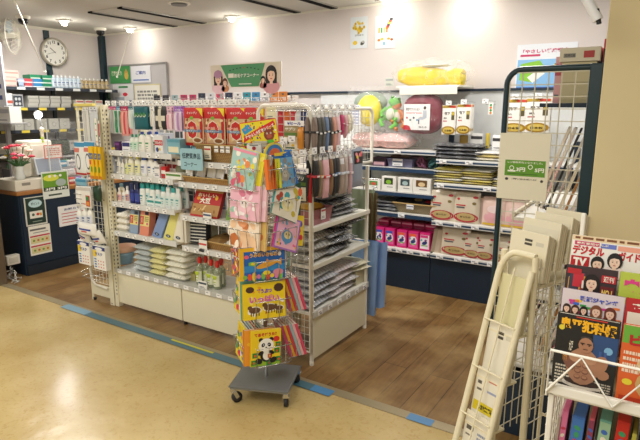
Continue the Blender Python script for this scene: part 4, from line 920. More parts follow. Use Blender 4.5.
def striped_shirt(col, c2, seed, w=.30, d=.30, h=.035, lab=None):
    def mk(root):
        mt = bpy.data.materials.new('striped_cloth'); mt.use_nodes = True; nt = mt.node_tree; b = nt.nodes['Principled BSDF']
        wv = nt.nodes.new('ShaderNodeTexWave'); wv.inputs['Scale'].default_value = 9; wv.inputs['Distortion'].default_value = 1.2; tc = nt.nodes.new('ShaderNodeTexCoord'); rp = nt.nodes.new('ShaderNodeValToRGB')
        rp.color_ramp.elements[0].color = lin(col); rp.color_ramp.elements[1].color = lin(c2); nt.links.new(tc.outputs['Object'], wv.inputs['Vector']); nt.links.new(wv.outputs['Fac'], rp.inputs['Fac']); nt.links.new(rp.outputs['Color'], b.inputs['Base Color'])
        b.inputs['Roughness'].default_value = .25
        m = MB(); m.pillow(w, d, h, mt, 16, 12, .22, seed, .3, (0, d/2, 0)); m.build('folded_shirt', root)
        b_ = MB(); b_.pillow(w*1.03, d*1.03, h*1.1, film('#ffffff', .22, .08, 1.0, 18), 12, 10, .35, seed+5, .33, (0, d/2, 0)); b_.build('plastic_bag', root)
        if lab: l = MB(); l.box(w*.05, w*.33, d*.1, d*.42, h*1.05, h*1.08, M(lab, .4)); l.build('label_card', root)
    return mk
for k in range(3):
    onx('packed_shirt/g%d' % k, striped_shirt(['#6c6e70', '#50535a', '#33353a'][k], '#9a9c9e', 50+k), 346, -1.735, z+k*.034, '%s clear bagged garment on the upper shelf of the end bay, %s of three' % (['grey', 'slate', 'charcoal'][k], ['bottom', 'middle', 'top'][k]), 'garment', rz=PI/2+.08*(k-1))
onx('black_garment', soft_one(.34, .28, .05, '#17181c', 57, .3), 340, -1.76, z+.103, 'black bagged garment with a red strip topping the upper shelf of the end bay', 'garment')
z = .6355
for k in range(4):
    onx('packed_shirt/b%d' % (k % 2), striped_shirt('#24262a', '#62666c', 60+k, .34, .33, .055, '#e4e4da' if k % 2 else None), 342 if k < 3 else 350, -1.722+.01*(k % 2), z+k*.05, 'black clear bagged garment on the middle end bay shelf, %s of the right pile' % ['bottom', 'second', 'third', 'top'][k], 'garment', rz=PI/2+.10*((-1)**k))
for k in range(3):
    onx('packed_shirt/c%d' % (k % 2), striped_shirt('#77756c', '#a9a79e', 66+k, .26, .3, .06, '#e8e6cc' if k else None), 321, -1.722, z+k*.056, 'grey clear bagged garment on the middle end bay shelf, %s of the left pile' % ['bottom', 'middle', 'top'][k], 'garment', rz=PI/2+.1*((-1)**k))
z = .3455
for k in range(5):
    onx('packed_shirt/s%d' % (k % 3), striped_shirt(['#7f8ba0', '#9aa0aa', '#6f7a8c'][k % 3], '#c9ccd0', 70+k, .34, .34, .05), 324, -1.716, z+k*.045, 'blue grey striped bagged shirt on the bottom shelf, %s of the left pile' % ['bottom', 'second', 'third', 'fourth', 'top'][k], 'shirt', rz=PI/2+.06*((-1)**k))
for k in range(4):
    onx('packed_shirt/p%d' % (k % 3), striped_shirt(['#b2a3a6', '#a7a9ae', '#c3b6b4'][k % 3], '#d6d0d0', 80+k, .34, .34, .052), 345, -1.716, z+k*.046, 'pinkish grey bagged shirt on the bottom shelf, %s of the right pile' % ['bottom', 'second', 'third', 'top'][k], 'shirt', rz=PI/2+.07*((-1)**k))
onx('cream_garment', soft_one(.20, .26, .03, '#d8d4b4', 91, .3), 362, -1.70, z+.10, 'cream flat bagged garment lying at the right corner of the bottom shelf', 'garment', rz=PI/2-.25)
onx('cream_garment', None, 362, -1.70, z+.135, 'cream flat bagged garment topping the one at the right corner', 'garment', rz=PI/2-.1)
onx('cream_stack', carton(.17, .24, .095, M('#c9c4a6', .5)), 362, -1.725, z+.002, 'beige pack under the cream garments at the right corner', 'pack')
# things hanging behind the end bay
def drape(w, h, t, col, seed):
    def mk(root):
        m = MB(); n, k = 14, 10; mt = col; F = []; B = []
        for j in range(k+1):
            for i in range(n+1):
                u = i/n; v = j/k; x = (u-.5)*w*(1-.12*(1-v)+.1*(v < .0)); z_ = v*h; f = math.sin(u*11+seed)*.014*(1-v*.4)+noise.noise(Vector((u*3+seed, v*3, 0)))*.012
                F.append((x, -t/2+f, z_)); B.append((x, t/2+f, z_))
        q = [(j*(n+1)+i, j*(n+1)+i+1, (j+1)*(n+1)+i+1, (j+1)*(n+1)+i) for j in range(k) for i in range(n)]
        m.add(F, q, mt, True); m.add(B, [f[::-1] for f in q], mt, True); m.build('cloth_bag', root)
        c = MB(); c.tube([(0, 0, h), (0, 0, h+.03), (.015, 0, h+.045), (.028, 0, h+.03)], .003, CHROME, 5); c.build('hook', root)
    return mk
BL = M('#8aade0', .3, var=.05, scale=10)
put('garment_bag/blue', drape(.20, .56, .03, BL, 1), 'long translucent blue garment bag hanging behind the end bay, reaching near the floor', 'garment bag', (-1.775, 3.36, .06), .25)
put('garment_bag/blue2', drape(.16, .50, .03, BL, 3), 'narrower blue garment bag hanging behind the end bay, nearer the aisle', 'garment bag', (-1.735, 3.47, .085), .6)
put('garment_bag/olive', drape(.17, .36, .02, M('#93a184', .5), 5), 'sage green flat bag hanging behind the end bay above the blue bags', 'garment bag', (-1.815, 3.40, .62), .2)
put('garment_bag/brown', drape(.06, .40, .03, M('#6a5a3a', .5), 7), 'narrow brown bag edge hanging beside the sage green bag', 'garment bag', (-1.745, 3.42, .56), .4)
t = thing('hanging_rail', 'short white rail carrying the blue garment bags behind the end bay', 'rail', (-1.79, 3.30, 1.05))
m = MB(); m.tube([(-.10, .0, 0), (-.10, .18, 0), (.07, .18, 0)], .005, CHROME, 6); m.build('rail', t)
# cards hanging on the walkway side net of the end bay
def olive(m, w, h, z0, y):
    m.rect(-w*.46, w*.46, z0+h*.05, z0+h*.55, y, '#e8e4cf'); m.rect(-w*.46, w*.46, z0+h*.6, z0+h*.72, y, '#5a7a2e'); m.ell(w*.2, z0+h*.25, w*.1, h*.05, y-.0008, '#d9b52e'); m.ell(-w*.15, z0+h*.35, w*.12, h*.06, y-.0008, '#39423a'); m.text('サプリ', 0, z0+h*.85, w*.7, h*.12, y-.0008, '#f3efe2')
    m.rect(-w*.3, w*.3, z0+h*.12, z0+h*.18, y-.0008, '#3f5f3a')
nY = 2.515
def onf(key, mk, px, py, Y, label, cat, rz=0, rot=None, group=None):
    p = at_y(px, py, Y); return put(key, mk, label, cat, tuple(p), rz, group, rot)
onf('supplement_pack/olive', pouch(.10, .15, .025, '#9c8a5a', olive), 291, 125, nY, 'olive supplement pack hanging on the side net, upper of two', 'supplement pack')
onf('supplement_pack/orange', pouch(.05, .15, .025, '#d8902e'), 300, 127, nY+.006, 'orange supplement pack hanging beside the upper olive pack', 'supplement pack')
onf('supplement_pack/black', pouch(.11, .16, .03, '#2e3a30', olive), 299, 174, nY-.005, 'dark green supplement pack hanging on the side net, lower of two', 'supplement pack')
onf('supplement_pack/red', pouch(.03, .17, .02, '#c0282c'), 309.5, 173, nY+.012, 'narrow red supplement pack beside the lower dark green pack', 'supplement pack')
def lab_art(m, w, h, z0, y): m.text('¥セール', 0, z0+h*.5, w*.7, h*.6, y, '#2a3f9a', bold=.04)
onf('net_label/a', carton(.135, .003, .028, '#f2f2f0', lab_art), 294, 126, nY-.012, 'white strip label with blue print above the olive pack', 'label')
onf('net_label/b', carton(.10, .003, .026, '#f2f2f0', lab_art), 301, 173, nY-.018, 'white strip label with blue print above the dark green pack', 'label')
for i, (px, c, nm, py) in enumerate(((281, '#c42a3a', 'red', 107), (287, '#d86a2a', 'orange', 106), (293, '#c9303a', 'crimson', 106), (298, '#e3e3e6', 'white', 107), (304, '#28366e', 'navy', 105), (307, '#232a4a', 'dark navy', 118))):
    onf('side_pack/%d' % i, hang_pack(.05, .17, .025, '#eeeeee', c, header=.14), px, py, 2.60, nm+' hanging pack behind the rounded side net of the end bay', 'hanging pack')
onf('cream_card', carton(.07, .004, .09, '#efe9c8', simple_art('#d8d2a8', 2, None, '#fff', (.6, .8))), 271, 121, 2.532, 'cream card hanging right of the red sweets bags', 'card')
for i, (px, py) in enumerate(((288, 158), (295, 158), (303, 157), (284, 145), (292, 143))):
    onf('net_hook', hook(.05), px, py, 2.49, 'short chrome hook on the rounded side net', 'hook', group='short hooks on the rounded side net')
# ================================================================ book spinner
SX, SY = -1.74, 2.16
t = thing('book_spinner', 'grey wheeled wire spinner rack of picture books standing on the beige floor', 'display rack', (SX, SY, 0), math.radians(22))
m = MB(); m.box(-.16, .16, -.15, .15, .085, .103, M('#8f9294', .35, .6, var=.05), .004); m.box(-.165, .165, -.155, .155, .098, .101, M('#7c8082', .4, .6)); m.build('base_plate', t)
for sx_ in (-1, 1):
    for sy_ in (-1, 1):
        m = MB(); m.X = TR(sx_*.145, sy_*.135, 0)@RZ(sx_*.5+sy_*.3); m.box(-.014, .014, -.012, .012, .06, .086, CHROME, .002); m.bar((-.016, 0, .07), (-.016, .02, .03), .004, .02, CHROME); m.bar((.016, 0, .07), (.016, .02, .03), .004, .02, CHROME); o = m.build('caster', t)
        m = MB(); m.X = TR(sx_*.145, sy_*.135, 0)@RZ(sx_*.5+sy_*.3)@TR(0, .02, .029)@RY(PI/2); m.lathe([(.012, -.013), (.028, -.012), (.029, 0), (.028, .012), (.012, .013)], M('#26262a', .5), 16); m.build('wheel', o)
m = MB(); m.tube([(0, 0, .1), (0, 0, 1.40)], .011, CHROME, 10); m.build('pole', t)
A1, A2 = math.radians(57), math.radians(84)
b22 = math.radians(22)
def frame_tier(a, z0, z1, nm):
    m = MB(); m.X = RZ(a-b22); q = .085
    for x, y in ((-q, -q), (q, -q), (q, q), (-q, q)): m.tube([(x, y, z0), (x, y, z1)], .003, CHROME, 5)
    zz = z0
    while zz <= z1+.001: m.tube([(-q, -q, zz), (q, -q, zz), (q, q, zz), (-q, q, zz)], .0025, CHROME, 5, closed=True); m.tube([(-q, 0, zz), (q, 0, zz)], .0025, CHROME, 4); zz += (z1-z0)/4
    return m.build(nm, t)
frame_tier(A1, .20, .84, 'wire_tower'); frame_tier(A2, .85, 1.38, 'wire_tower')
def pocket(a, z, w=.19, hh=.10, d=.05):
    m = MB(); m.X = RZ(a-b22)@TR(0, -.09, z); W_ = w/2
    m.tube([(-W_, 0, -.004), (-W_, -d, -.004), (W_, -d, -.004), (W_, 0, -.004)], .0025, CHROME, 5)
    for x in (-W_, -W_*.33, W_*.33, W_): m.tube([(x, 0, -.004), (x, -d, -.004), (x, -d-.012, hh)], .0022, CHROME, 5)
    m.tube([(-W_, -.0, hh*.9), (-W_, -d-.012, hh), (W_, -d-.012, hh), (W_, 0, hh*.9)], .0025, CHROME, 5)
    return m.build('wire_pocket', t)
def sp(key, mk, face, z, label, dx=0, roll=0, out=.115, lean=-.10, A=None):
    a = face; n = Vector((math.sin(a), -math.cos(a), 0)); s_ = Vector((math.cos(a), math.sin(a), 0)); p = Vector((SX, SY, z))+n*out+s_*dx
    return put(key, mk, label, 'picture book', tuple(p), 0, None, (lean, roll, a))
Q = PI/2
for z in (.235, .49, .70):
    for k in (0, -1, 1, 2): pocket(A1+k*Q, z)
for z in (.85, 1.0, 1.16):
    for k in (0, -1, 1, 2): pocket(A2+k*Q, z)
def panda(m, w, h, z0, y):
    m.rect(-w/2, w/2, z0, z0+h, y, '#f0cf1e'); m.poly([(-w/2, z0), (w/2, z0), (w/2, z0+h*.14), (0, z0+h*.2), (-w/2, z0+h*.1)], y-.0004, '#8fb52e')
    for k, (u, v) in enumerate(((-.36, .3), (.36, .38), (-.4, .1), (.42, .14), (.4, .55), (.1, .06))): m.rect(u*w-w*.09, u*w+w*.09, z0+h*v-h*.06, z0+h*v+h*.08, y-.0006, '#2f8a35'); m.ell(u*w, z0+h*v, w*.035, w*.04, y-.0009, '#e2502a', 8)
    m.ell(w*.34, z0+h*.72, w*.11, w*.09, y-.0009, '#d8302a', 12)
    m.ell(0, z0+h*.3, w*.2, h*.2, y-.0010, '#17171a', 16); m.ell(.02*w, z0+h*.28, w*.13, h*.13, y-.0013, '#f6f4ea', 14)
    for s in (-1, 1): m.ell(s*w*.24, z0+h*.14, w*.12, h*.08, y-.0016, '#17171a', 12, s*.5); m.ell(s*w*.17, z0+h*.72, w*.075, w*.075, y-.0012, '#17171a', 12); m.ell(s*w*.18, z0+h*.36, w*.1, h*.05, y-.0019, '#17171a', 12, -s*.6)
    m.ell(0, z0+h*.56, w*.25, h*.2, y-.0018, '#f8f6ee', 18)
    for s in (-1, 1): m.ell(s*w*.1, z0+h*.58, w*.055, h*.06, y-.0022, '#17171a', 10, s*.5); m.ell(s*w*.09, z0+h*.585, w*.018, w*.018, y-.0026, '#ffffff', 8)
    m.ell(0, z0+h*.51, w*.03, h*.018, y-.0024, '#17171a', 8); m.rect(w*.05, w*.17, z0+h*.2, z0+h*.32, y-.0026, '#d8302a'); m.ell(w*.11, z0+h*.26, w*.03, w*.03, y-.0029, '#f0cf1e')
    m.text('てあそびうた？', -w*.02, z0+h*.87, w*.74, h*.1, y-.0012, '#c8281e', bold=.05)
sp('picture_book/panda', book(.165, .19, .012, '#f0cf1e', '#e0b81a', panda), A1, .235, 'yellow picture book with a panda, lowest in the front of the spinner', -.045, .06, .135)
sp('picture_book/orange', book(.16, .19, .02, '#e08a22', '#c86f1a', dots(['#f0c030', '#b85a1a', '#3a3a2a'], 14, 5, '#e89a2e')), A1, .235, 'orange picture book half hidden behind the panda book', -.075, .05, .112)
def yel(m, w, h, z0, y):
    m.rect(-w/2, w/2, z0, z0+h, y, '#f0d21c')
    for k in range(16): r = random.Random(k+90); m.ell(r.uniform(-.44, .44)*w, z0+h*r.uniform(.05, .95), w*.05, h*.04, y-.0004, r.choice(['#f6e47a', '#e8a41e', '#ffffff']), 6, r.random()*3)
    m.ell(-w*.34, z0+h*.84, w*.1, h*.09, y-.001, '#4a3020', 10); m.ell(w*.34, z0+h*.84, w*.12, h*.12, y-.001, '#4a3020', 10)
    m.text('どうぶつ', 0, z0+h*.78, w*.36, h*.13, y-.0014, '#7a4ab8', bold=.05); m.text('いっぱい', 0, z0+h*.56, w*.72, h*.2, y-.0014, '#d86ab0', bold=.06)
    for cx, cz, s in ((-.24, .26, .14), (.12, .3, .15), (.34, .26, .1)):
        m.ell(cx*w, z0+h*cz, w*(s+.02), h*(s*.8), y-.001, '#f8f3e2', 12); m.ell(cx*w, z0+h*cz, w*s, h*s*.62, y-.0014, '#6a4a30', 12); m.ell(cx*w-w*s*.8, z0+h*(cz+.08), w*s*.4, h*s*.4, y-.0016, '#6a4a30', 10)
        for q in (-.6, -.2, .3, .7): m.rect(cx*w+q*w*s-w*.012, cx*w+q*w*s+w*.012, z0+h*(cz-.16), z0+h*cz, y-.0015, '#5a3c26')
sp('picture_book/yellow', book(.225, .185, .014, '#f0d21c', '#e0b81a', yel), A1, .495, 'yellow picture book with brown animals in the middle front of the spinner', -.045, .03, .135)
sp('picture_book/green', book(.215, .20, .014, '#5a9a7a', '#e8d0a8', dots(['#c8d8b0', '#3a7a6a'], 8, 9, '#6fae8c')), A1, .495, 'green edged picture book just behind the brown animals book', -.06, .03, .116)
def fish(m, w, h, z0, y):
    m.rect(-w/2, w/2, z0, z0+h, y, '#1f5fae'); m.rect(-w/2, w/2, z0+h*.88, z0+h, y-.0004, '#e6b41e'); m.rect(-w*.5, -w*.42, z0, z0+h, y-.0005, '#e6b41e'); m.rect(-w*.42, w*.5, z0+h*.25, z0+h*.45, y-.0005, '#2f86c8')
    m.text('うみのいきもの', .02*w, z0+h*.76, w*.62, h*.13, y-.0012, '#f2b43a', bold=.05)
    m.ell(w*.1, z0+h*.46, w*.26, h*.09, y-.0012, '#e8a83a', 14, .25); m.poly([(w*.3, z0+h*.5), (w*.42, z0+h*.64), (w*.42, z0+h*.4)], y-.0014, '#e8a83a'); m.poly([(w*.05, z0+h*.5), (w*.1, z0+h*.64), (w*.16, z0+h*.5)], y-.0014, '#d8902a')
    m.ell(-w*.22, z0+h*.5, w*.12, h*.08, y-.0012, '#7ab84a', 5); m.ell(-w*.22, z0+h*.5, w*.05, h*.04, y-.0014, '#e8c83a', 8)
    for k in range(9): m.ell(-w*.4+k*w*.1, z0+h*.1, w*.05, h*(.07+.04*(k % 3)), y-.0012, ['#7ab84a', '#e2502a', '#e8c83a', '#d87ab0'][k % 4], 8)
    m.ell(w*.08, z0+h*.2, w*.09, h*.07, y-.0016, '#f0d42a', 8); m.ell(w*.34, z0+h*.2, w*.12, h*.1, y-.0014, '#d88a9a', 10); m.ell(w*.38, z0+h*.76, w*.04, h*.07, y-.0014, '#f0e8d8', 8); m.ell(-w*.36, z0+h*.72, w*.06, h*.06, y-.0014, '#e2607a', 7)
sp('picture_book/fish', book(.235, .165, .013, '#1f5fae', '#e6b41e', fish), A1, .705, 'blue sea picture book with orange dolphin on the spinner', -.05, .03, .135)
CO = [('#d4486a', 'rose'), ('#e8b0b8', 'pale pink'), ('#9ab6c0', 'blue grey'), ('#c83a4a', 'red'), ('#d8a02e', 'mustard'), ('#b83a6a', 'plum')]
for lv, (z, zz) in enumerate(((.235, 'bottom'), (.495, 'middle'))):
    for k, (c, nm) in enumerate(CO):
        sp('picture_book/thin'+nm, book(.13, .195, .014, c, c, dots(['#f0e0d8', '#ffffff', '#d86a8a'], 8, k, None)), A1+Q, z, nm+' thin picture book in the right side pocket of the '+zz+' tier', -.03, .0, .205-.0165*k, -.30)
        sp('picture_book/left'+nm, book(.15, .19, .012, ['#e8d21e', '#4a86b4', '#c8d8c0', '#e0502a', '#3a9a8a', '#e8e0d0'][k], '#e8d21e', dots(['#d8304a', '#2a6fb0', '#f0c020', '#3a9a4a', '#f4f0e4'], 22, 20+k, None, (.06, .14))), A1-Q, z, ['yellow', 'blue', 'pale green', 'orange', 'teal', 'cream'][k]+' patterned picture book in the left pocket of the '+zz+' tier', .0, .02, .15-.016*k, -.12)
for k in range(3):
    sp('picture_book/mix%d' % k, book(.14, .15, .01, ['#d83a3a', '#3a8ac0', '#f0f0ea'][k], '#d83a3a', dots(['#2a6fb0', '#f0e020', '#f4f0e4', '#3a3a3a'], 16, 40+k, None, (.06, .14))), A1-Q, .705, ['red', 'light blue', 'white'][k]+' picture book tilted in the left pocket beside the sea book', -.02, -.45+.2*k, .15-.015*k)
sp('picture_book/slim_green', book(.05, .15, .01, '#5a9a86', '#c8d0c0', dots(['#e06a3a', '#a8c8b0'], 6, 50, None)), A1+Q, .70, 'slim green picture book jutting out right of the sea book', .03, .5, .16, .2)
# upper tiers: faces AL (left) and AR (right)
AL, AR = A2-Q, A2
def lay(key, cols, seed, bg, w, h, cover, face, z, label, **kw):
    a = {k: kw.pop(k) for k in ('txt', 'tcol', 'tband', 'border', 'big', 'tz', 'th', 'n', 'size', 'spine', 't') if k in kw}
    sp('picture_book/'+key, book(w, h, a.pop('t', .012), cover, a.pop('spine', cover), dots(cols, a.pop('n', 22), seed, bg, **a)), face, z, label, **kw)
lay('peach', ['#e8a070', '#f6ead8', '#c8743a', '#f0c8a0'], 1, '#f4e2cc', .21, .17, '#f2dcc8', AL, .855, 'cream and orange picture book in the left pocket below the pink one', size=(.1, .2), n=14, out=.135, dx=-.01)
lay('peach2', ['#d8b070', '#c8743a'], 2, '#d8b86a', .21, .18, '#d8a84a', AL, .855, 'mustard picture book behind the cream and orange one', out=.115, dx=.02)
lay('pink', ['#f6dce4', '#d87a96', '#9ac8b4', '#f8eef0'], 3, '#eab6c6', .21, .175, '#e8b0c2', AL, 1.005, 'pink picture book in the left pocket of the fifth tier', n=16, out=.135, big=('#f4c8d4', '#f8ecec'))
lay('pink2', ['#f6dce4'], 4, '#f0c8d2', .21, .17, '#dca0b2', AL, 1.005, 'second pink picture book just behind the pink one', out=.115, dx=.025)
lay('blueyel', ['#e8d83a', '#d85a7a', '#e88a4a', '#f4f0e4', '#8ac0b0'], 5, '#a8ccc6', .175, .19, '#b8ccc4', AL, 1.165, 'pale blue and yellow picture book leaning in the top left pocket', n=26, tband='#e890a8', tz=.95, th=.035, out=.135, roll=.14, dx=-.02)
lay('yelbk', ['#e8d83a', '#f0e46a'], 6, '#e6d62a', .175, .185, '#e6d62a', AL, 1.165, 'yellow picture book behind the pale blue one in the top left pocket', out=.118, roll=.16, dx=.01)
lay('greybk', ['#8a8a80', '#c8c4b8'], 7, '#9a968a', .17, .175, '#8a8478', AL, 1.165, 'grey picture book third back in the top left pocket', out=.10, roll=.18, dx=.035)
lay('purple', ['#e86a9a', '#5ab0d8', '#3a9a5a', '#f0c030', '#7a5ac0', '#d84a5a'], 8, '#f0b8ce', .19, .17, '#c878b4', AR, .845, 'pink and purple picture book tilted in the right pocket of the fourth tier', border='#a874c4', roll=.38, out=.15, big=('#5a96c8', '#e8d8a0'), size=(.03, .06), dx=.0, spine='#d83a86')
lay('yellred', ['#d83a2a', '#2a5ab0', '#f0d83a'], 9, '#f0d42a', .16, .16, '#f0d42a', AR, .845, 'yellow, blue and red picture book at the right of the tilted pink one', roll=.2, out=.125, dx=.09, size=(.06, .12))
lay('whitecat', ['#d8643a', '#3aa0a8', '#c8b43a', '#b8482e', '#e8e4d0'], 10, '#ece6d6', .20, .18, '#4aa8a8', AR, 1.01, 'white and teal picture book tilted in the right pocket of the fifth tier', roll=.42, out=.15, big=('#ece2a8', '#f4efcf'), dx=.0)
lay('dkgreen', ['#2a6a3a', '#1a3a2a', '#7a4aa0'], 11, '#1f4a34', .16, .17, '#1c3c2c', AR, 1.01, 'dark green and purple picture book behind the white and teal one', roll=.15, out=.12, dx=.08)
for k, (c, nm) in enumerate((('#e8782a', 'orange'), ('#e0641e', 'deep orange'), ('#2a5a3a', 'green'), ('#d8d82a', 'lime'))):
    sp('picture_book/sp'+nm, book(.035, .145, .022, c, c, dots(['#f0a040'], 2, k, c)), AR, 1.165, nm+' book spine left in the top right pocket, %s of four' % ordn(k, 4), -.085+.018*k, 0, .15)
lay('bluecat', ['#c8b8a0', '#8a8a88', '#3a5a96', '#e8e0c8'], 12, '#6aa6d0', .125, .145, '#5a9ac8', AR, 1.165, 'sky blue picture book with grey kitten in the top right pocket', big=('#a8a49a', '#c8c4b8'), out=.145, dx=.025, roll=-.03)
lay('bluetall', ['#2a6ab0', '#e8d83a', '#3a9ad0'], 13, '#2a70b8', .14, .18, '#1f66b0', AR, 1.165, 'tall blue picture book standing behind the sky blue one', out=.115, dx=.05, tband='#e8c83a', tz=.9, th=.05)
lay('bluetall2', ['#2a6ab0', '#c8d83a'], 14, '#1f6ab8', .05, .175, '#1a70c0', AR, 1.165, 'slanting blue and lime picture book at the right end of the top pocket', out=.125, dx=.115, roll=-.25)
def arcb(root):
    m = MB(); pts = [(-.07, 0), (.07, 0)]+[(.07*math.cos(a), .06*math.sin(a)) for a in [PI*k/10 for k in range(1, 10)]]
    m.prism(pts, 0, .01, '#d8c84a'); m.poly([(x*.85, z_*.85) for x, z_ in pts], -.0006, '#3a7ab8'); m.poly([(x*.6, z_*.55) for x, z_ in pts], -.0012, '#d86a3a'); m.build('cover', root)
n_ = Vector((math.sin(AR), -math.cos(AR), 0))
put('shaped_book', arcb, 'round topped rainbow picture book peeking above the tall blue one', 'picture book', tuple(Vector((SX, SY, 1.325))+n_*.10+Vector((math.cos(AR), math.sin(AR), 0))*-.01), AR)
def small_tag(m, w, h, z0, y): m.ell(0, z0+h*.5, w*.14, w*.14, y, '#b02030'); m.rect(-w*.3, w*.3, z0+h*.75, z0+h*.85, y, '#7a7a7a')
put('top_card', carton(.07, .004, .05, '#f0eeea', small_tag), 'small white card with a red dot on the spinner above the books', 'card', (SX+.0, SY-.06, 1.33), math.radians(35))
def topper(m, w, h, z0, y):
    m.rect(-w*.485, w*.485, z0+h*.04, z0+h*.96, y, '#f0dc22')
    r = random.Random(4)
    for k in range(46): m.ell(r.uniform(-.44, .44)*w, z0+h*r.uniform(.1, .9), w*.022, h*.035, y-.0004, r.choice(['#e0302a', '#2a8a3a', '#7a3a9a', '#e87a2a', '#8a5a2a', '#ffffff', '#2a6ab0']), 7, r.random()*3)
    m.poly([(-w*.46, z0+h*.72), (-w*.27, z0+h*.9), (-w*.16, z0+h*.66), (-w*.4, z0+h*.48)], y-.0008, '#2f9ad0'); m.ell(-w*.36, z0+h*.68, w*.02, w*.02, y-.0012, '#e86a9a'); m.ell(-w*.26, z0+h*.74, w*.02, w*.02, y-.0012, '#e86a9a')
    m.poly([(-w*.46, z0+h*.16), (-w*.42, z0+h*.42), (-w*.1, z0+h*.62), (w*.42, z0+h*.92), (w*.46, z0+h*.74), (w*.1, z0+h*.5), (-w*.2, z0+h*.36)], y-.0012, '#d8241e')
    m.text('なかよし大好きシリーズ', w*.02, z0+h*.55, w*.84, h*.15, y-.0020, '#f8f0e0', rot=.30, bold=.05)
    m.ell(w*.25, z0+h*.36, w*.14, h*.25, y-.0014, '#8a3a24', 16); m.ell(w*.25, z0+h*.3, w*.07, h*.09, y-.0022, '#b85a3a', 12)
    for s in (-1, 1): m.ell(w*(.25+.11*s), z0+h*.58, w*.045, h*.08, y-.0014, '#8a3a24', 10); m.ell(w*(.25+.05*s), z0+h*.42, w*.022, h*.04, y-.0022, '#f4ecd8', 8); m.ell(w*(.25+.05*s), z0+h*.42, w*.01, h*.02, y-.0026, '#1c1c1c', 6)
    m.rect(-w*.47, -w*.2, z0+h*.05, z0+h*.12, y-.0016, '#2a8a3a'); m.poly([(w*.16, z0+h*.02), (w*.36, z0+h*.02), (w*.34, z0+h*.15), (w*.18, z0+h*.15)], y-.0018, '#5ac03a')
put('topper_sign', sign_plate(.185, .12, .006, '#d8241e', topper, .008), 'yellow and red sign with a bear face topping the book spinner', 'sign', (SX+.015, SY-.02, 1.372), 0, None, (0, -.14, math.radians(36)))
put('sign_clip', lambda r: MB().box(-.035, .035, -.006, .006, 0, .03, M('#b8b4a4', .4), .003).build('clip_body', r) and MB().tube([(0, 0, -.02), (0, 0, .002)], .006, CHROME, 8).build('stem', r), 'grey clip holding the yellow and red sign', 'clip', (SX+.022, SY-.036, 1.36), math.radians(36))
# ================================================================ left end rack goods
ly = 2.545
def le(key, mk, px, py, label, cat='hanging pack', Y=ly, rz=0, rot=None, group=None): return onf(key, mk, px, py, Y, label, cat, rz, rot, group)
for k, px in enumerate((83.5, 86.5)): le('slim_card/%d' % k, hang_pack(.035, .26, .015, '#e8e8e4', ['#c8c8c4', '#dcdcd6'][k], ['#2a2a2c', '#55555a', '#2a2a2c'], header=.1, ), px, 107.5, 'slim black and clear card at the top of the left end rack, %s' % ordn(k, 2))
for k, px in enumerate((91, 94.5)): le('clear_card/%d' % k, hang_pack(.06, .28, .02, '#e3e6ea', '#cfd4d8', ['#f4f4f4', '#9aa0a8'], header=.15), px, 107, 'clear hanging card at the top of the left end rack, %s' % ordn(k, 2))
def fruitcol(m, w, h, z0, y):
    for k, c in enumerate(('#d8862a', '#4a9a4a', '#e87a2a', '#4a9a5a')): m.ell(0, z0+h*(.15+.22*k), w*.28, w*.28, y, c, 10)
le('dot_strip', carton(.025, .003, .20, '#eeecdc', fruitcol), 97.3, 146, 'narrow cream strip with four coloured dots on the left end rack', 'label', ly-.02)
le('red_strip', carton(.014, .003, .19, '#f0eee6', simple_art('#c03a2a', 3, None, '#fff', (.4, .9))), 100.3, 147, 'narrow strip with red print beside the coloured dot strip', 'label', ly-.02)
def blue_top(m, w, h, z0, y):
    m.rect(-w*.48, w*.48, z0+h*.86, z0+h*.98, y, '#3f8fb8'); m.ell(-w*.05, z0+h*.42, w*.2, h*.24, y, '#46505e', 14); m.ell(-w*.05, z0+h*.42, w*.15, h*.19, y-.0008, '#e9eaea', 14); m.rect(-w*.45, w*.1, z0+h*.7, z0+h*.82, y, '#d87a6a'); m.rect(-w*.45, w*.45, z0+h*.03, z0+h*.09, y, '#b82a2a')
le('cleaner_pack/a', pouch(.14, .26, .04, '#e6e9e6', blue_top), 79.5, 142, 'white pack with blue header on the left end rack, left of the pair', 'hanging pack', ly-.03)
le('cleaner_pack/a', None, 89, 141.5, 'white pack with blue header on the left end rack, right of the pair', 'hanging pack', ly-.025)
def yel_art(m, w, h, z0, y): m.rect(-w*.48, w*.48, z0+h*.62, z0+h*.8, y, '#5a6a9a'); m.text('ハッカ', 0, z0+h*.71, w*.8, h*.1, y-.0008, '#e8d84a'); m.ell(0, z0+h*.3, w*.2, h*.1, y, '#3a9a3a', 9); m.rect(-w*.48, w*.48, z0, z0+h*.1, y, '#c87a1a'); m.rect(-w*.4, w*.0, z0+h*.45, z0+h*.58, y, '#d8482a')
for k, px in enumerate((92.6, 96.5, 100.2)): le('yellow_pack', carton(.052, .03, .24, '#e8bc12', yel_art), px, 179+.4*k, 'tall yellow pack on the left end rack, %s of three' % ordn(k, 3), 'box', ly-.075+.01*k)
le('blue_pack', pouch(.14, .07, .05, '#7fb0c6', simple_art('#3f86a8', 1)), 81, 178, 'pale blue soft pack on the left end rack under the ringed pack', 'pack', ly-.03)
def tissue(m, w, h, z0, y): m.rect(-w*.05, w*.4, z0+h*.1, z0+h*.8, y, '#b8241e'); m.rect(0, w*.34, z0+h*.16, z0+h*.4, y-.0008, '#e0902a'); m.ell(w*.14, z0+h*.6, w*.16, h*.16, y-.0008, '#2f8a4a', 10); m.rect(-w*.46, -w*.1, z0+h*.2, z0+h*.26, y, '#c04a3a')
for k, px in enumerate((78.5, 83.2, 88)): 
    le('white_pouch', pouch(.07, .16, .04, '#ecebe4', simple_art('#c8c0b4', 1, None, '#fff', (.8, .95))), px, 186+k*.3, 'white refill pouch in the wire pocket of the left end rack, %s of three' % ordn(k, 3), 'pouch', ly-.05)
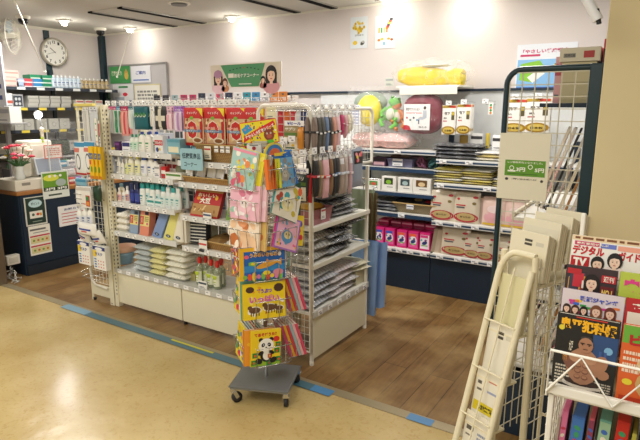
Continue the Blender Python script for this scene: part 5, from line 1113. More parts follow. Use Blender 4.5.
le('pizza_pack', carton(.11, .012, .12, '#e8e4dc', tissue), 87, 208, 'white and red packet in front of the refill pouches', 'packet', ly-.10)
le('green_bag', pouch(.08, .12, .05, '#22402c'), 97, 186, 'dark green bag at the right of the left end rack', 'bag', ly-.04)
for k, px in enumerate((81, 86.3, 91.7)): le('pump_bottle', bottle(.17, .03, '#efefe8', '#e6e6de', '#dfe3ea', 'pump', .7, .7), px, 226, 'white pump bottle on the left end rack, %s of three' % ordn(k, 3), 'bottle', ly-.07)
def tis2(m, w, h, z0, y): m.rect(-w*.35, w*.3, z0+h*.45, z0+h*.58, y, '#2a3f9a'); m.rect(-w*.2, w*.1, z0+h*.3, z0+h*.4, y, '#c83a3a'); m.rect(-w*.4, w*.44, z0+h*.05, z0+h*.09, y, '#8a92a8')
le('white_sack', pouch(.22, .10, .05, '#efeee8', tis2), 87, 223, 'white soft refill pack with blue and red print below the pump bottles', 'pack', ly-.11)
for k, (px, rz_, nm) in enumerate(((82.5, .25, 'left'), (94.5, -.2, 'right'))): le('flat_pouch', pouch(.13, .12, .05, '#f0efea', tis2), px, 229+k*2, 'white flat pouch lying over the blue topped boxes, %s of two' % nm, 'pouch', ly-.10, 0, (.35, rz_, 0))
def wbx(m, w, h, z0, y):
    m.poly([(-w*.5, z0+h*.84), (w*.5, z0+h*.84), (w*.5, z0+h), (-w*.5, z0+h)], y, '#20307a'); m.ell(w*.0, z0+h*.9, w*.3, h*.07, y-.0008, '#f0f0ee', 12); m.text('マスク', -.02*w, z0+h*.68, w*.6, h*.14, y-.0008, '#2a3c92', bold=.04)
    m.rect(-w*.48, -w*.22, z0+h*.55, z0+h*.82, y-.0006, '#e8c81e')
    for k in range(4): m.rect(-w*.42, -w*.24, z0+h*(.08+.11*k), z0+h*(.14+.11*k), y, '#3f7ab8')
    for k in range(9): m.ell(-w*.08+w*.2*(k % 3), z0+h*(.12+.13*(k//3)), w*.05, h*.03, y, '#d87a72', 8)
for k, px in enumerate((85, 100.3)): le('mask_box', carton(.15, .045, .185, '#f2f1ea', wbx), px, (264.5, 270)[k], 'white box with navy top and yellow corner on the left end rack, %s of two' % ordn(k, 2), 'box', ly-.08)
for k, z in enumerate((.235, .495, .64, .87)):
    m = MB(); m.tube([(-.13, 0, z-.004), (-.12, -.10, z-.008), (.09, -.10, z-.008), (.10, 0, z-.004)], .003, CHROME, 5); m.tube([(-.13, 0, z+.05), (-.12, -.105, z+.03), (.09, -.105, z+.03), (.10, 0, z+.05)], .0025, CHROME, 5); m.tube([(-.03, 0, z-.006), (-.03, -.10, z-.008)], .003, CHROME, 5); m.build('wire_pocket', LR)
# ================================================================ goods on the back wall shelving
def onb(key, mk, px, z, label, cat, Y=4.27, rz=0, rot=None, group=None, sc=None):
    return put(key, mk, label, cat, (fx(px, Y, z+.05), Y, z), rz, group, rot, sc)
# ledge goods
def pillow_long(root):
    m = MB(); cs = []; Yl = M('#efd21a', .45, var=.05, scale=14, bump=.2)
    for i in range(15):
        u = i/14; x = -.28+.56*u; r = .085*(.35+.65*min(1, math.sin(PI*min(1, u*1.15+.04))**.5 if u < .85 else .7)); zc = .085-.03*u
        cs.append([(x, r*.9*math.cos(t), zc+r*math.sin(t)*(1+.08*math.sin(5*t+i))) for t in [2*PI*j/12 for j in range(12)]])
    m.ring(cs, Yl, True); m.build('cushion_body', root)
    p = MB(); p.pillow(.24, .14, .02, M('#dfe4ee', .35), 8, 6, .1, 3, .3, (.05, -.0, .15)); p.box(.02, .1, -.03, .03, .163, .168, '#d8c83a'); p.build('printed_card', root)
    m = MB(); m.ball((.24, -.03, .05), .05, M('#e8d83a', .4), 10, (1.3, .6, 1)); m.build('folded_end', root)
    b = MB(); b.pillow(.66, .24, .20, film('#ffffff', .16, .08, 1., 9), 16, 10, .3, 7, .4, (0.02, 0, -.0)); b.build('plastic_bag', root)
p = at_y(430, 88, 4.38)
put('long_cushion', pillow_long, 'long yellow cushion in a clear bag lying on the white wall ledge', 'cushion', (p.x, 4.38, 1.733), -.04)
p = at_y(391, 86, 4.30); put('ledge_card', carton(.07, .004, .065, '#c9cdbf', simple_art('#8a8f96', 2, None, '#fff', (.7, .85))), 'small grey price card at the left end of the yellow cushion', 'price card', (p.x, 4.262, 1.733), .1)
def cush(root):
    m = MB(); R = M('#7c1830', .55, var=.08, scale=40, bump=.2); n = 20
    pr = []
    for i, (s, y) in enumerate(((.55, .075), (.85, .062), (.98, .03), (1, 0), (.97, -.03), (.86, -.058), (.6, -.072))):
        pr.append([(.175*s*math.copysign(abs(math.cos(t))**.7, math.cos(t)), y, -.17+.165*s*math.copysign(abs(math.sin(t))**.7, math.sin(t))) for t in [2*PI*j/n for j in range(n)]])
    m.ring(pr, R, True); m.build('cushion_body', root)
    l = MB(); l.box(-.14, .09, -.08, -.077, -.30, -.09, M('#f1f0ee', .35), .004)
    l.text('背当てクッション', -.06, -.13, .12, .025, -.081, '#3a3a3e'); l.rect(-.12, .02, -.165, -.158, -.081, '#d86a70'); l.poly([(-.14, -.30), (-.07, -.30), (-.085, -.27), (-.11, -.26), (-.14, -.262)], -.081, '#c22a3a')
    for k in range(5): l.ell(-.11+.03*k, -.2-.018*(k % 2), .009, .009, -.081, ['#c23a4a', '#3a7a6a', '#3a3a5a', '#6a9ac0', '#c8a83a'][k], 8)
    l.ell(.045, -.12, .012, .014, -.081, '#4a3a30', 8); l.poly([(.03, -.14), (.06, -.14), (.062, -.2), (.03, -.215), (-.01, -.215), (-.01, -.2), (.03, -.19)][::-1], -.0812, '#b8c0cc'); l.rect(-.01, .0, -.25, -.215, -.081, '#3a4a6a'); l.text('洗える', .03, -.275, .07, .015, -.081, '#3a3a3e')
    l.build('paper_label', root)
    b = MB(); b.X = RX(PI/2)@TR(0, -.17, -.09)  # bag hanging upright
    b.pillow(.40, .42, .18, film('#ffffff', .07, .06, 1., 8), 14, 12, .12, 3, .35); b.build('plastic_bag', root)
    h = MB(); h.tube([(0, -.0, .04), (0, 0, .075), (.02, 0, .09)], .004, WHITE, 5); h.build('hanger', root)
p = at_y(424, 93, 4.33); put('seat_cushion', cush, 'maroon cushion with a white label hanging in a clear bag under the ledge', 'cushion', (p.x, 4.33, p.z+.0))
def frog(col, belly):
    def mk(root):
        m = MB(); F = M(col, .75, var=.08, scale=50, bump=.3); m.ball((0, 0, .07), .05, F, 14, (1, .7, 1.25)); m.build('body', root)
        h = MB(); h.ball((.01, -.01, .155), .045, F, 14, (1.1, .8, .8)); h.build('head', root)
        for s in (-1, 1): e_ = MB(); e_.ball((.01+s*.026, -.02, .185), .014, F, 8); o = e_.build('eye_bump', root); q = MB(); q.ball((.01+s*.026, -.033, .187), .006, BLACK, 8); q.build('eye', o)
        b = MB(); b.ball((0, -.02, .065), .035, M(belly, .8), 12, (1, .6, 1.3)); b.build('belly', root)
        for s in (-1, 1):
            a = MB(); a.tube([(s*.04, -.01, .10), (s*.07, -.02, .06), (s*.05, -.04, .03)], [.018, .015, .014], F, 8); a.build('arm', root)
            l = MB(); l.tube([(s*.035, 0, .03), (s*.065, -.02, .0), (s*.03, -.03, -.035)], [.022, .019, .017], F, 8); l.build('leg', root)
    return mk
p = at_y(391, 122, 4.33); put('plush_frog', frog('#6fc24a', '#e8ead8'), 'green plush toy hanging in a clear bag left of the maroon cushion', 'plush toy', (p.x-.02, 4.33, 1.43), .1, None, (0, .25, .1), (1.15, 1.15, 1.15))
put('plush_orange', frog('#d8823a', '#d8cfc4'), 'orange plush toy in a clear bag between the green one and the maroon cushion', 'plush toy', (p.x+.09, 4.33, 1.415), -.1, None, (0, -.3, -.2), (.95, 1, 1.05))
put('toy_bag', lambda r: (lambda b: (setattr(b, 'X', RX(PI/2)), b.pillow(.27, .40, .15, film('#ffffff', .09, .06, 1., 8), 14, 12, .14, 8, .35), b.build('film', r)))(MB()), 'clear plastic bag around the green and orange plush toys', 'bag', (p.x+.03, 4.42, 1.50))
def yel_cush(root):
    m = MB(); m.ball((0, 0, 0), .13, M('#f0dc1c', .5, var=.04, scale=20), 18, (.9, .5, 1.05)); m.build('cushion_body', root)
    m = MB(); m.ball((-.03, .08, .07), .14, M('#8fa090', .5, var=.05), 18, (1.2, .4, .7)); m.build('rear_cushion', root)
    l = MB(); l.box(-.13, -.04, -.085, -.08, -.13, .05, '#e6e9f2', .003); l.rect(-.09, -.05, .02, .04, -.086, '#2a3f9a'); l.scribble(-.125, -.05, -.12, .01, 5, -.086, '#8a92b0'); l.build('paper_label', root)
    b = MB(); b.X = RX(PI/2)@TR(0, 0, -.12); b.pillow(.40, .42, .24, film('#ffffff', .10, .06, 1., 8), 14, 12, .14, 13, .35); b.build('plastic_bag', root)
p = at_y(369, 112, 4.30); put('round_cushion', yel_cush, 'round yellow cushion in a clear bag at the left of the plush toys', 'cushion', (p.x, 4.30, 1.53))
# white packs with gold tops hung on the pegboard
def gold(m, w, h, z0, y):
    m.rect(-w*.48, w*.48, z0+h*.9, z0+h*.99, y, '#b09022'); m.rect(w*.05, w*.46, z0+h*.91, z0+h*.98, y-.0006, '#c8382a'); m.text('靴下', -w*.1, z0+h*.72, w*.4, h*.1, y, '#3a3a3a'); m.rect(w*.2, w*.4, z0+h*.5, z0+h*.78, y, '#5a5230'); m.rect(w*.22, w*.38, z0+h*.66, z0+h*.76, y-.0006, '#c8b03a'); m.text('婦人', -w*.22, z0+h*.56, w*.25, h*.06, y, '#3a3a3a')
    m.rect(-w*.4, -w*.1, z0+h*.44, z0+h*.48, y, '#c87a7a'); m.ell(0, z0+h*.15, w*.49, h*.145, y, '#a8821e', 16); m.ell(0, z0+h*.15, w*.38, h*.10, y-.0006, '#d9bd5a', 14); m.text('日本製', 0, z0+h*.14, w*.5, h*.07, y-.0012, '#4a3a1a')
def pegpack(px, py, label, n, Yf=4.30, w=.115, h=.235):
    for k in range(n):
        p = at_y(px, py, Yf); put('white_sock_pack/%.2f' % w, pouch(w, h, .02, '#f1efe8', gold), label+('' if k == 0 else ', rear ones' if n == 2 else [None, ', second on its hook', ', third on its hook'][k]), 'sock pack', (p.x, Yf+k*.035, p.z))
    o = put('display_hook/%.2f' % .30, hook(.30), 'chrome wall hook carrying '+label.split(' on the ')[0].replace('white gold topped', 'the gold topped'), 'hook', (p.x, Yf-.02, p.z-.005), 0)
pegpack(449.5, 105, 'left white gold topped sock pack on the pegboard', 3)
pegpack(464.5, 104, 'middle white gold topped sock pack on the pegboard', 3)
pegpack(516, 99, 'fourth white gold topped sock pack on the pegboard', 2, 4.30, .175, .25)
pegpack(539, 98, 'fifth white gold topped sock pack on the pegboard', 2, 4.30, .175, .25)
p = at_y(491, 104, 4.3); put('dot_strip/b', carton(.035, .003, .09, '#f1f1ec', fruitcol), 'small white strip with coloured dots hanging on the pegboard', 'label', (p.x, 4.3, p.z-.08))
put('display_hook/%.2f' % .30, hook(.30), 'empty chrome hook on the pegboard above the coloured dot strip', 'hook', (p.x-.05, 4.32, p.z+.0))
for k, (px, py, c, nm) in enumerate(((464, 135, '#a8862e', 'gold bottle shaped'), (477, 133, '#e9e9e6', 'white'), (488, 133, '#c8b03a', 'narrow yellow'), (499, 135, '#ececea', 'white and black'))):
    p = at_y(px, py, 4.4); put('peg_pack/%d' % k, pouch([.07, .10, .03, .10][k], .12, .02, c, simple_art('#3a3a3e', 1, None, '#fff', (.6, .8)) if k in (1, 3) else None), nm+' pack on the pegboard above the dark garments', 'pack', (p.x, 4.4, p.z))
# left bay
z = 1.206
def fluffy(root):
    m = MB(); m.pillow(.30, .22, .13, M('#e3b7b2', .9, var=.12, scale=60, bump=.8), 16, 10, .22, 4, .5, (0, .1, 0)); m.build('cloth', root)
    b = MB(); b.pillow(.34, .27, .15, film('#ffffff', .2, .08, 1, 12), 12, 10, .3, 9, .4, (0.02, .12, 0)); b.build('plastic_bag', root)
onb('fluffy_pack', fluffy, 392, z, 'pale pink fluffy cloth in a clear bag on the top shelf under the cushions', 'cloth')
onb('fluffy_pack', None, 366, z, 'pale pink fluffy cloth in a clear bag, left of the other fluffy cloth', 'cloth', Y=4.30)
z = 1.051
onb('dark_box', carton(.13, .12, .075, '#4a2f4a', simple_art('#2a2228', 1, None, '#fff', (.6, .9), '#c8a0a8')), 379, z, 'dark purple box with a pink photo on the second shelf of the left bay', 'box', Y=4.30)
onb('clear_tub', tub(.24, .16, .07, '#7f7fa0'), 399.5, z, 'grey clear plastic tub on the second shelf of the left bay', 'tub', Y=4.31)
onb('tub_card', carton(.095, .003, .06, '#f3f4f6', simple_art('#5a6a8a', 1, None, '#fff', (.5, .7))), 397.5, z+.012, 'white card hanging on the grey clear tub', 'price card', Y=4.296)
def tangle(col, seed):
    def mk(root):
        m = MB(); r = random.Random(seed)
        for k in range(7):
            c = (r.uniform(-.03, .03), .05+r.uniform(-.03, .03), r.uniform(.03, .06)); n_ = Vector((r.uniform(-1, 1), r.uniform(-1, 1), r.uniform(-1, 1))).normalized(); a = n_.orthogonal().normalized(); b = n_.cross(a); R = r.uniform(.025, .04)
            m.tube([tuple(Vector(c)+(a*math.cos(t)+b*math.sin(t))*R) for t in [2*PI*j/12 for j in range(12)]], .010, M(col, .7, var=.1, scale=50, bump=.3), 6, closed=True)
        m.build('coil', root)
    return mk
onb('knit_ball', tangle('#7d4a66', 1), 421.5, z, 'plum knitted coil on the second shelf of the left bay', 'coil', Y=4.30)
onb('knit_ball/t', tangle('#2f5f62', 2), 434, z, 'dark teal knitted coil at the right end of the second shelf', 'coil', Y=4.30)
for k, px in enumerate((395, 405, 414)): onb('low_tray/%d' % k, soft_one(.09, .07, .03, ['#6a5248', '#7a6a5a', '#5a4a52'][k], 20+k, bag=False), px, z+.072, 'brown soft roll lying on the grey tub, %s of three' % ordn(k, 3), 'roll', Y=4.34)
z = .846
onb('teal_toy', tangle('#3a8a92', 3), 374, z, 'teal coil at the left end of the white box shelf', 'coil', Y=4.28)
def photo(c1, c2):
    def a(m, w, h, z0, y): m.rect(-w*.32, w*.3, z0+h*.45, z0+h*.9, y, c1); m.ell(0, z0+h*.62, w*.2, h*.15, y-.0008, c2, 10); m.rect(-w*.12, w*.3, z0+h*.25, z0+h*.3, y, '#8a8a8a')
    return a
for k, (px, c1, c2, w, h) in enumerate(((373.5, '#5a9a4a', '#d85a4a', .13, .085), (388.5, '#2f3a22', '#8ac03a', .135, .125), (405, '#3a4a4e', '#a8c0c0', .135, .125), (421.5, '#6a4a22', '#e0c89a', .16, .125))):
    onb('photo_box/%d' % k, carton(w, .18, h, '#eceae2', photo(c1, c2), .003), px, z, 'white box with a %s photo on the third shelf of the left bay' % ['small green', 'dark green', 'grey', 'brown'][k], 'box', Y=4.255)
z = .666
for k in range(3): onb('black_bag/%d' % k, soft_one(.30, .24, .035, ['#1d2026', '#2a3040', '#17181c'][k], 60+k, .3), 381, z+k*.03, 'black flat bag on the fourth shelf of the left bay, %s of three' % ['bottom', 'middle', 'top'][k], 'bag', Y=4.25, rz=.1*(k-1))
onb('purse', soft_one(.16, .14, .09, '#5a4450', 64, .6, bag=False), 367, z, 'plum cloth bag at the left end of the fourth shelf', 'bag', Y=4.30)
onb('oval_basket', basket(.40, .24, .085, '#a39474', '#5a4c34', .04), 414, z, 'brown woven basket with black cloth on the fourth shelf of the left bay', 'basket', Y=4.24)
onb('basket_tag', carton(.065, .003, .04, '#f2f3f5', simple_art('#6a7a9a', 1, None, '#fff', (.5, .7))), 410, z+.04, 'white tag on the front of the brown woven basket', 'price card', Y=4.236)
for k, (c, nm, px, sd) in enumerate((('#14151a', 'black', 404, 70), ('#1b1c24', 'black', 423, 71), ('#a08a5a', 'tan', 418, 72), ('#b02030', 'red', 428, 73))):
    onb('basket_item/%d' % k, soft_one([.18, .17, .07, .06][k], .16, [.07, .07, .03, .025][k], c, sd, .5, bag=False), px, z+[.05, .05, .1, .09][k], '%s soft cloth in the brown woven basket%s' % (nm, [', left', ', right', '', ''][k]), 'cloth', Y=4.29)
z = .359
def pinkart(cap, v):
    def a(m, w, h, z0, y):
        m.rect(-w*.42, w*.42, z0+h*.12, z0+h*.9, y, '#e85aa0' if v else '#f0e6ee'); m.ell(0, z0+h*.5, w*.36, h*.26, y-.0006, '#f4eef2', 14); m.ell(-.0, z0+h*.45, w*.26, h*.1, y-.0012, '#2a3a7a', 10, .4); m.ell(w*.1, z0+h*.6, w*.12, h*.06, y-.0014, '#8a3a8a', 8)
        m.rect(-w*.4, w*.3, z0+h*.74, z0+h*.88, y-.0012, cap); m.ell(-w*.3, z0+h*.6, w*.09, h*.06, y-.0014, '#3ab0b0', 8); m.rect(-w*.3, w*.3, z0+h*.28, z0+h*.33, y-.0014, '#7ab84a')
    return a
for row, dy in enumerate((0, .16)):
    for k, (px, cap, v) in enumerate(((379, '#4a5ac0', 1), (389.5, '#4a5ac0', 1), (401.5, '#f0683a', 1), (413, '#f0683a', 1), (424.5, '#e0408a', 0))):
        onb('pink_pack/%d' % (0 if cap == '#4a5ac0' else 1 if cap == '#f0683a' else 2), carton(.095, .13, .155, '#d81e78', pinkart(cap, v), .006), px-row*0, z, 'bright pink pack on the bottom shelf, %s of five%s' % (ordn(k, 5), '' if row == 0 else ', rear row'), 'pack', Y=4.235+dy)
for k, px in enumerate((384, 396, 407, 419, 431)): onb('pink_pack/t%d' % (k % 2), carton(.10, .12, .055, ['#b01a5a', '#8f1f4a'][k % 2], simple_art('#e0a0b8', 1)), px, z+.157, 'dark pink pack laid on top of the bright pink row, %s of five' % ordn(k, 5), 'pack', Y=4.33)
# right bay
z = 1.146
def flatpile(key, px, z, n, cols, w, d, h, what, Y=4.26, seed=0, film_=True, wr=.1):
    words = {2: ['lower', 'upper'], 3: ['bottom', 'middle', 'top'], 4: ['bottom', 'second', 'third', 'top'], 5: ['bottom', 'second', 'third', 'fourth', 'top'], 6: ['bottom', 'second', 'third', 'fourth', 'fifth', 'top']}[n]
    for k in range(n):
        onb('%s/%d%d' % (key, seed, k % len(cols)), soft_one(w, d, h*1.15, cols[k % len(cols)], seed+k % len(cols), .25, wr, bag=film_), px, z+k*h, what+', %s of its pile' % words[k], 'garment', Y=Y, rz=.05*((-1)**k))
flatpile('dark_garment', 448, z, 4, ['#20222a', '#3a3e48', '#2a2c38'], .26, .26, .03, 'dark bagged garment on the top shelf of the right bay, left', seed=100)
flatpile('dark_garment', 468, z, 4, ['#262830', '#1d1f26'], .22, .26, .03, 'dark bagged garment on the top shelf of the right bay, right', seed=110)
flatpile('pale_garment', 488, z, 3, ['#e6e0cc', '#dfc86a', '#e9e9e6'], .20, .24, .024, 'white and yellow bagged garment beside the dark ones', seed=120)
flatpile('pale_garment2', 508, z, 3, ['#dfe0dc', '#c8b45a'], .22, .24, .024, 'pale bagged garment on the top shelf behind the green frame', seed=125)
z = .951
flatpile('yellow_garment', 448, z, 6, ['#c8b41e', '#e6e6df', '#dccc3a'], .24, .26, .02, 'yellow and white flat pack on the second shelf, left pile', seed=130)
flatpile('yellow_garment', 476, z, 6, ['#c0aa1a', '#dccc3a', '#e8e6da'], .25, .26, .02, 'yellow and white flat pack on the second shelf, right pile', seed=140)
flatpile('yellow_garment', 507, z, 4, ['#c9b83a', '#e6e6df'], .22, .26, .016, 'yellow flat pack on the second shelf behind the green frame', seed=150)
def under(v=0):
    def a(m, w, h, z0, y):
        m.rect(-w*.4, -w*.02, z0+h*.56, z0+h*.6, y, '#c02a3a'); m.rect(-w*.38, -w*.05, z0+h*.48, z0+h*.53, y, '#5a5a60'); m.ell(w*.33, z0+h*.86, w*.1, h*.045, y, '#c8303c', 8); m.ell(w*.3, z0+h*.66, w*.08, h*.05, y, '#7a6a3a', 8)
        m.ell(-w*.32, z0+h*.78, w*.06, h*.04, y, '#c8303c', 8); m.ell(0, z0+h*.18, w*.48, h*.17, y, '#b02a36', 18); m.ell(0, z0+h*.2, w*.36, h*.13, y-.0008, '#c0a870', 16); m.text('あったか', 0, z0+h*.2, w*.42, h*.06, y-.0014, '#4a3826', bold=.02)
    return a
z = .641
def up(px, z, key, w, h, what, n=2, Y=4.25, lean=-.08, step=.06, art=under, col='#d8ccb6', t=.05):
    for k in range(n): onb(key, pouch(w, h, t, col, art(), top=False, rough=.2), px, z+.001, what+['', ', second row', ', third row'][k], 'underwear pack', Y=Y+k*step, rot=(lean, 0, 0))
up(442, z, 'underwear_pack/a', .21, .245, 'beige clear pack with a red oval on the third shelf, left', 3)
up(466, z, 'underwear_pack/a', .21, .245, 'beige clear pack with a red oval on the third shelf, right', 3)
for k in range(3): onb('edge_pack/%d' % k, carton(.03, .2, .21, ['#d0bfb0', '#c6ab9e', '#d8cabc'][k]), 478.5+k*3.6, z, 'beige pack standing edge on beside the red oval packs, %s of three' % ordn(k, 3), 'pack', Y=4.27)
def pinkyel(): 
    def a(m, w, h, z0, y): m.ell(0, z0+h*.3, w*.42, h*.22, y, '#e2a8ae', 12); m.ell(0, z0+h*.6, w*.3, h*.14, y-.0006, '#f0d8d4', 12); m.rect(-w*.46, w*.46, z0+h*.02, z0+h*.1, y, '#d8b42e'); m.ell(w*.2, z0+h*.45, w*.06, h*.04, y-.001, '#b03040', 8)
    return a
up(494, z, 'pink_pack_bag', .19, .22, 'pink and yellow clear pack on the third shelf by the green post', 2, art=pinkyel, col='#e6c8bc')
up(516, z, 'pink_pack_bag', .19, .22, 'pink and yellow clear pack on the third shelf seen through the net', 2, art=pinkyel, col='#e6c8bc')
up(540, z, 'pink_pack_bag', .19, .22, 'pink and yellow clear pack at the right end of the third shelf', 2, art=pinkyel, col='#e6c8bc')
z = .359
for k in range(3): onb('edge_pack/b%d' % k, carton(.035, .2, .20, ['#a89680', '#c2b09c', '#b8a48c'][k]), 432.5+k*4, z, 'brown pack leaning edge on at the left of the bottom shelf, %s of three' % ordn(k, 3), 'pack', Y=4.25, rot=(0, .14, .2))
up(455, z, 'underwear_pack/b', .24, .225, 'large beige clear pack with a red oval on the bottom shelf', 3, Y=4.24)
up(472, z, 'underwear_pack/c', .145, .20, 'smaller beige pack with a red oval on the bottom shelf, left', 3, Y=4.235)
up(485, z, 'underwear_pack/c', .145, .20, 'smaller beige pack with a red oval on the bottom shelf, right', 3, Y=4.23)
up(503, z, 'underwear_pack/c', .145, .20, 'smaller beige pack on the bottom shelf right of the green post', 2, Y=4.235)
up(522, z, 'underwear_pack/c', .145, .20, 'smaller beige pack on the bottom shelf farther right of the green post', 2, Y=4.235)
# posters on the wall
def yel_poster(kind):
    def a(m, w, h, z0, y):
        r = random.Random(kind)
        if kind == 1:
            for k in range(26): t = r.uniform(0, 6.28); q = r.uniform(0, 1)**.5; m.ell(-w*.0+q*w*.32*math.cos(t), z0+h*.66+q*h*.18*math.sin(t), w*.07, h*.045, y-.0003*(k % 3), r.choice(['#e2c022', '#f0d84a', '#c8a41a']), 8)
            m.text('はちみつ', w*.02, z0+h*.42, w*.5, h*.06, y, '#4a4a40'); m.ell(-w*.22, z0+h*.18, w*.14, h*.07, y, '#e0c02a', 10); m.ell(w*.22, z0+h*.16, w*.14, h*.06, y, '#4a4a3a', 9, .6); m.ell(w*.26, z0+h*.2, w*.08, h*.04, y-.0006, '#b8b8b0', 8)
        else:
            for k in range(6): m.ell(w*(.1+.04*k), z0+h*(.62+.05*k), w*.09, h*.05, y-.0003*k, ['#e0a02a', '#d83a2a', '#3a3a3a', '#e8c83a', '#c85a2a', '#3a3a3a'][k], 9)
            for k, c in enumerate(('#e0b02a', '#4aa84a', '#e8cf5a', '#e07a2a')): m.rect(w*(-.34+.13*k), w*(-.26+.13*k), z0+h*.48, z0+h*.64, y, c)
            m.text('べんり', -w*.12, z0+h*.84, w*.42, h*.06, y, '#c8303a'); m.text('よりどり', -w*.1, z0+h*.76, w*.42, h*.05, y, '#3a4a8a')
            for k in range(5): m.ell(w*(-.3+.16*k), z0+h*(.26+.03*(k % 2)), w*.08, h*.04, y, ['#c8843a', '#e8c83a', '#e8e8e0', '#d8a02a', '#a85a2a'][k], 9)
            m.rect(-w*.1, w*.02, z0+h*.1, z0+h*.2, y, '#8ac0d8')
    return a
WY = YW-.004
put('wall_poster/a', sign_plate(.18, .28, .003, '#dfe6ea', yel_poster(1), .004), 'pale poster with a yellow fruit cluster on the upper back wall, left of two', 'poster', (-2.555, WY, 2.10))
put('wall_poster/b', sign_plate(.20, .285, .003, '#e3e9ec', yel_poster(2), .004), 'pale poster with small food pictures on the upper back wall, right of two', 'poster', (-2.285, WY, 2.085))
def blue_poster(m, w, h, z0, y):
    m.rect(-w*.48, w*.48, z0+h*.02, z0+h*.16, y, '#3a6ad0'); m.rect(-w*.48, w*.48, z0+h*.16, z0+h*.7, y, '#8ac0ee'); m.text('「やさしい健康講座」', -w*.0, z0+h*.86, w*.8, h*.08, y, '#c83a6a', bold=.04); m.text('わかりやすく、楽しく学べる教室です', 0, z0+h*.1, w*.9, h*.05, y-.0006, '#c83a6a', bold=.03)
    m.poly([(-w*.44, z0+h*.3), (-w*.2, z0+h*.25), (w*.02, z0+h*.5), (-w*.1, z0+h*.68), (-w*.42, z0+h*.62)], y-.0006, '#8ac83a'); m.poly([(-w*.3, z0+h*.35), (-w*.12, z0+h*.5), (w*.0, z0+h*.42), (-w*.2, z0+h*.24)][::-1], y-.001, '#f2f4f0'); m.ell(w*.28, z0+h*.52, w*.16, h*.15, y-.0008, '#e8e05a', 14); m.scribble(w*.15, w*.4, z0+h*.42, z0+h*.62, 4, y-.0012, '#6a7a4a')
    m.rect(-w*.44, -w*.1, z0+h*.76, z0+h*.8, y-.0006, '#c83a6a')
put('wall_poster/c', sign_plate(.44, .39, .003, '#e9eef4', blue_poster, .004), 'blue and green event poster on the back wall behind the green frame', 'poster', (-.89, WY, 1.655))
# ================================================================ left side: counter, wall shelves, notice board
CX = -4.955
t = thing('service_counter', 'navy fronted service counter with wooden edge at the left', 'counter', (-5.3, 3.3, 0))
def CM(): m = MB(); m.X = TR(5.3, -3.3, 0); return m
m = CM(); m.box(-5.68, CX-.012, 2.62, 4.05, 0, .765, NAVY, .004); m.build('body', t)
m = CM(); m.box(CX-.012, CX, 2.63, 4.05, .10, .765, NAVY, .003); m.build('front_panel', t)
m = CM(); m.box(CX-.012, CX+.004, 2.63, 4.05, 0.0, .09, M('#0c1c2a', .5), .002); m.build('plinth', t)
m = CM(); m.box(-5.70, CX+.01, 2.60, 4.07, .765, .80, M('#a06c38', .5, var=.15, scale=14), .004); m.build('worktop', t)
def poster_x(key, w, h, col, art, Y, z, label, cat='poster', X=CX+.008, lean=0):
    return put(key, sign_plate(w, h, .003, col, art, .004), label, cat, (X, Y, z), PI/2)
def g_po(m, w, h, z0, y):
    m.rect(-w*.46, w*.46, z0+h*.28, z0+h*.94, y, '#6a9a2a'); m.ell(-w*.15, z0+h*.76, w*.3, h*.12, y-.0006, '#d8dc4a', 12); m.ell(w*.2, z0+h*.56, w*.2, h*.14, y-.0008, '#a8b8b0', 12); m.rect(-w*.46, w*.46, z0+h*.28, z0+h*.42, y-.0008, '#1f3a22'); m.text('3円 3円', 0, z0+h*.35, w*.8, h*.1, y-.0016, '#f0f2e8', bold=.04); m.rect(-w*.3, w*.2, z0+h*.1, z0+h*.16, y, '#3a4a3a')
    for k in range(3): m.ell(-w*.2+w*.2*k, z0+h*.82, w*.06, h*.05, y-.001, '#f0f0e8', 8)
p = at_x(58.5, 208, CX+.02)
poster_x('counter_poster/green', .27, .26, '#dfe5dc', g_po, p.y, .70, 'green nature poster with white numerals on the navy counter front', X=CX+.010)
def dk(m, w, h, z0, y):
    m.rect(-w*.44, w*.44, z0+h*.05, z0+h*.97, y, '#21382f'); m.ell(0, z0+h*.76, w*.32, h*.14, y-.0006, '#bcd8dc', 14); m.text('ポイント', 0, z0+h*.76, w*.4, h*.1, y-.0012, '#21382f'); m.rect(-w*.3, w*.3, z0+h*.25, z0+h*.5, y-.0006, '#e6e4d8'); m.ell(-w*.14, z0+h*.38, w*.07, h*.05, y-.0012, '#4a5a4a', 8); m.ell(w*.08, z0+h*.38, w*.08, h*.05, y-.0012, '#c8402e', 8); m.rect(w*.16, w*.26, z0+h*.32, z0+h*.42, y-.0012, '#d8a02a'); m.rect(-w*.2, w*.25, z0+h*.12, z0+h*.15, y-.0006, '#8a9a8a')
poster_x('counter_poster/dark', .205, .27, '#d8d8cc', dk, 2.76, .47, 'dark green framed poster on the near end of the navy counter', X=CX+.008)
def redbars(m, w, h, z0, y):
    for k in range(2): b = z0+h*(.62-.34*k); m.rect(-w*.46, w*.46, b, b+h*.05, y, '#c22a3a'); m.rect(-w*.44, w*.44, b-h*.22, b-h*.02, y, '#d8cf9a'); [m.ell(-w*.3+w*.2*q, b-h*.12, w*.06, h*.04, y-.0008, ['#7a9a3a', '#c8703a'][q % 2], 8) for q in range(4)]
    m.rect(-w*.44, w*.3, z0+h*.84, z0+h*.9, y, '#6a6a66'); m.rect(-w*.3, w*.4, z0+h*.75, z0+h*.78, y, '#9a9a94')
poster_x('counter_poster/red', .21, .28, '#eceade', redbars, 2.775, .185, 'white poster with two red bars low on the navy counter', X=CX+.008)
def redtxt(m, w, h, z0, y):
    m.text('お知らせ', 0, z0+h*.82, w*.6, h*.12, y, '#3a4a7a', bold=.03)
    for k in range(4): m.rect(-w*.4, w*(.4-.1*(k % 2)), z0+h*(.6-.15*k), z0+h*(.64-.15*k), y, '#c86a6a')
p = at_x(71, 226, CX+.008)
poster_x('counter_poster/text', .30, .20, '#ecebe8', redtxt, 3.13, p.z+.01, 'white notice with red lines on the navy counter front behind the left rack')
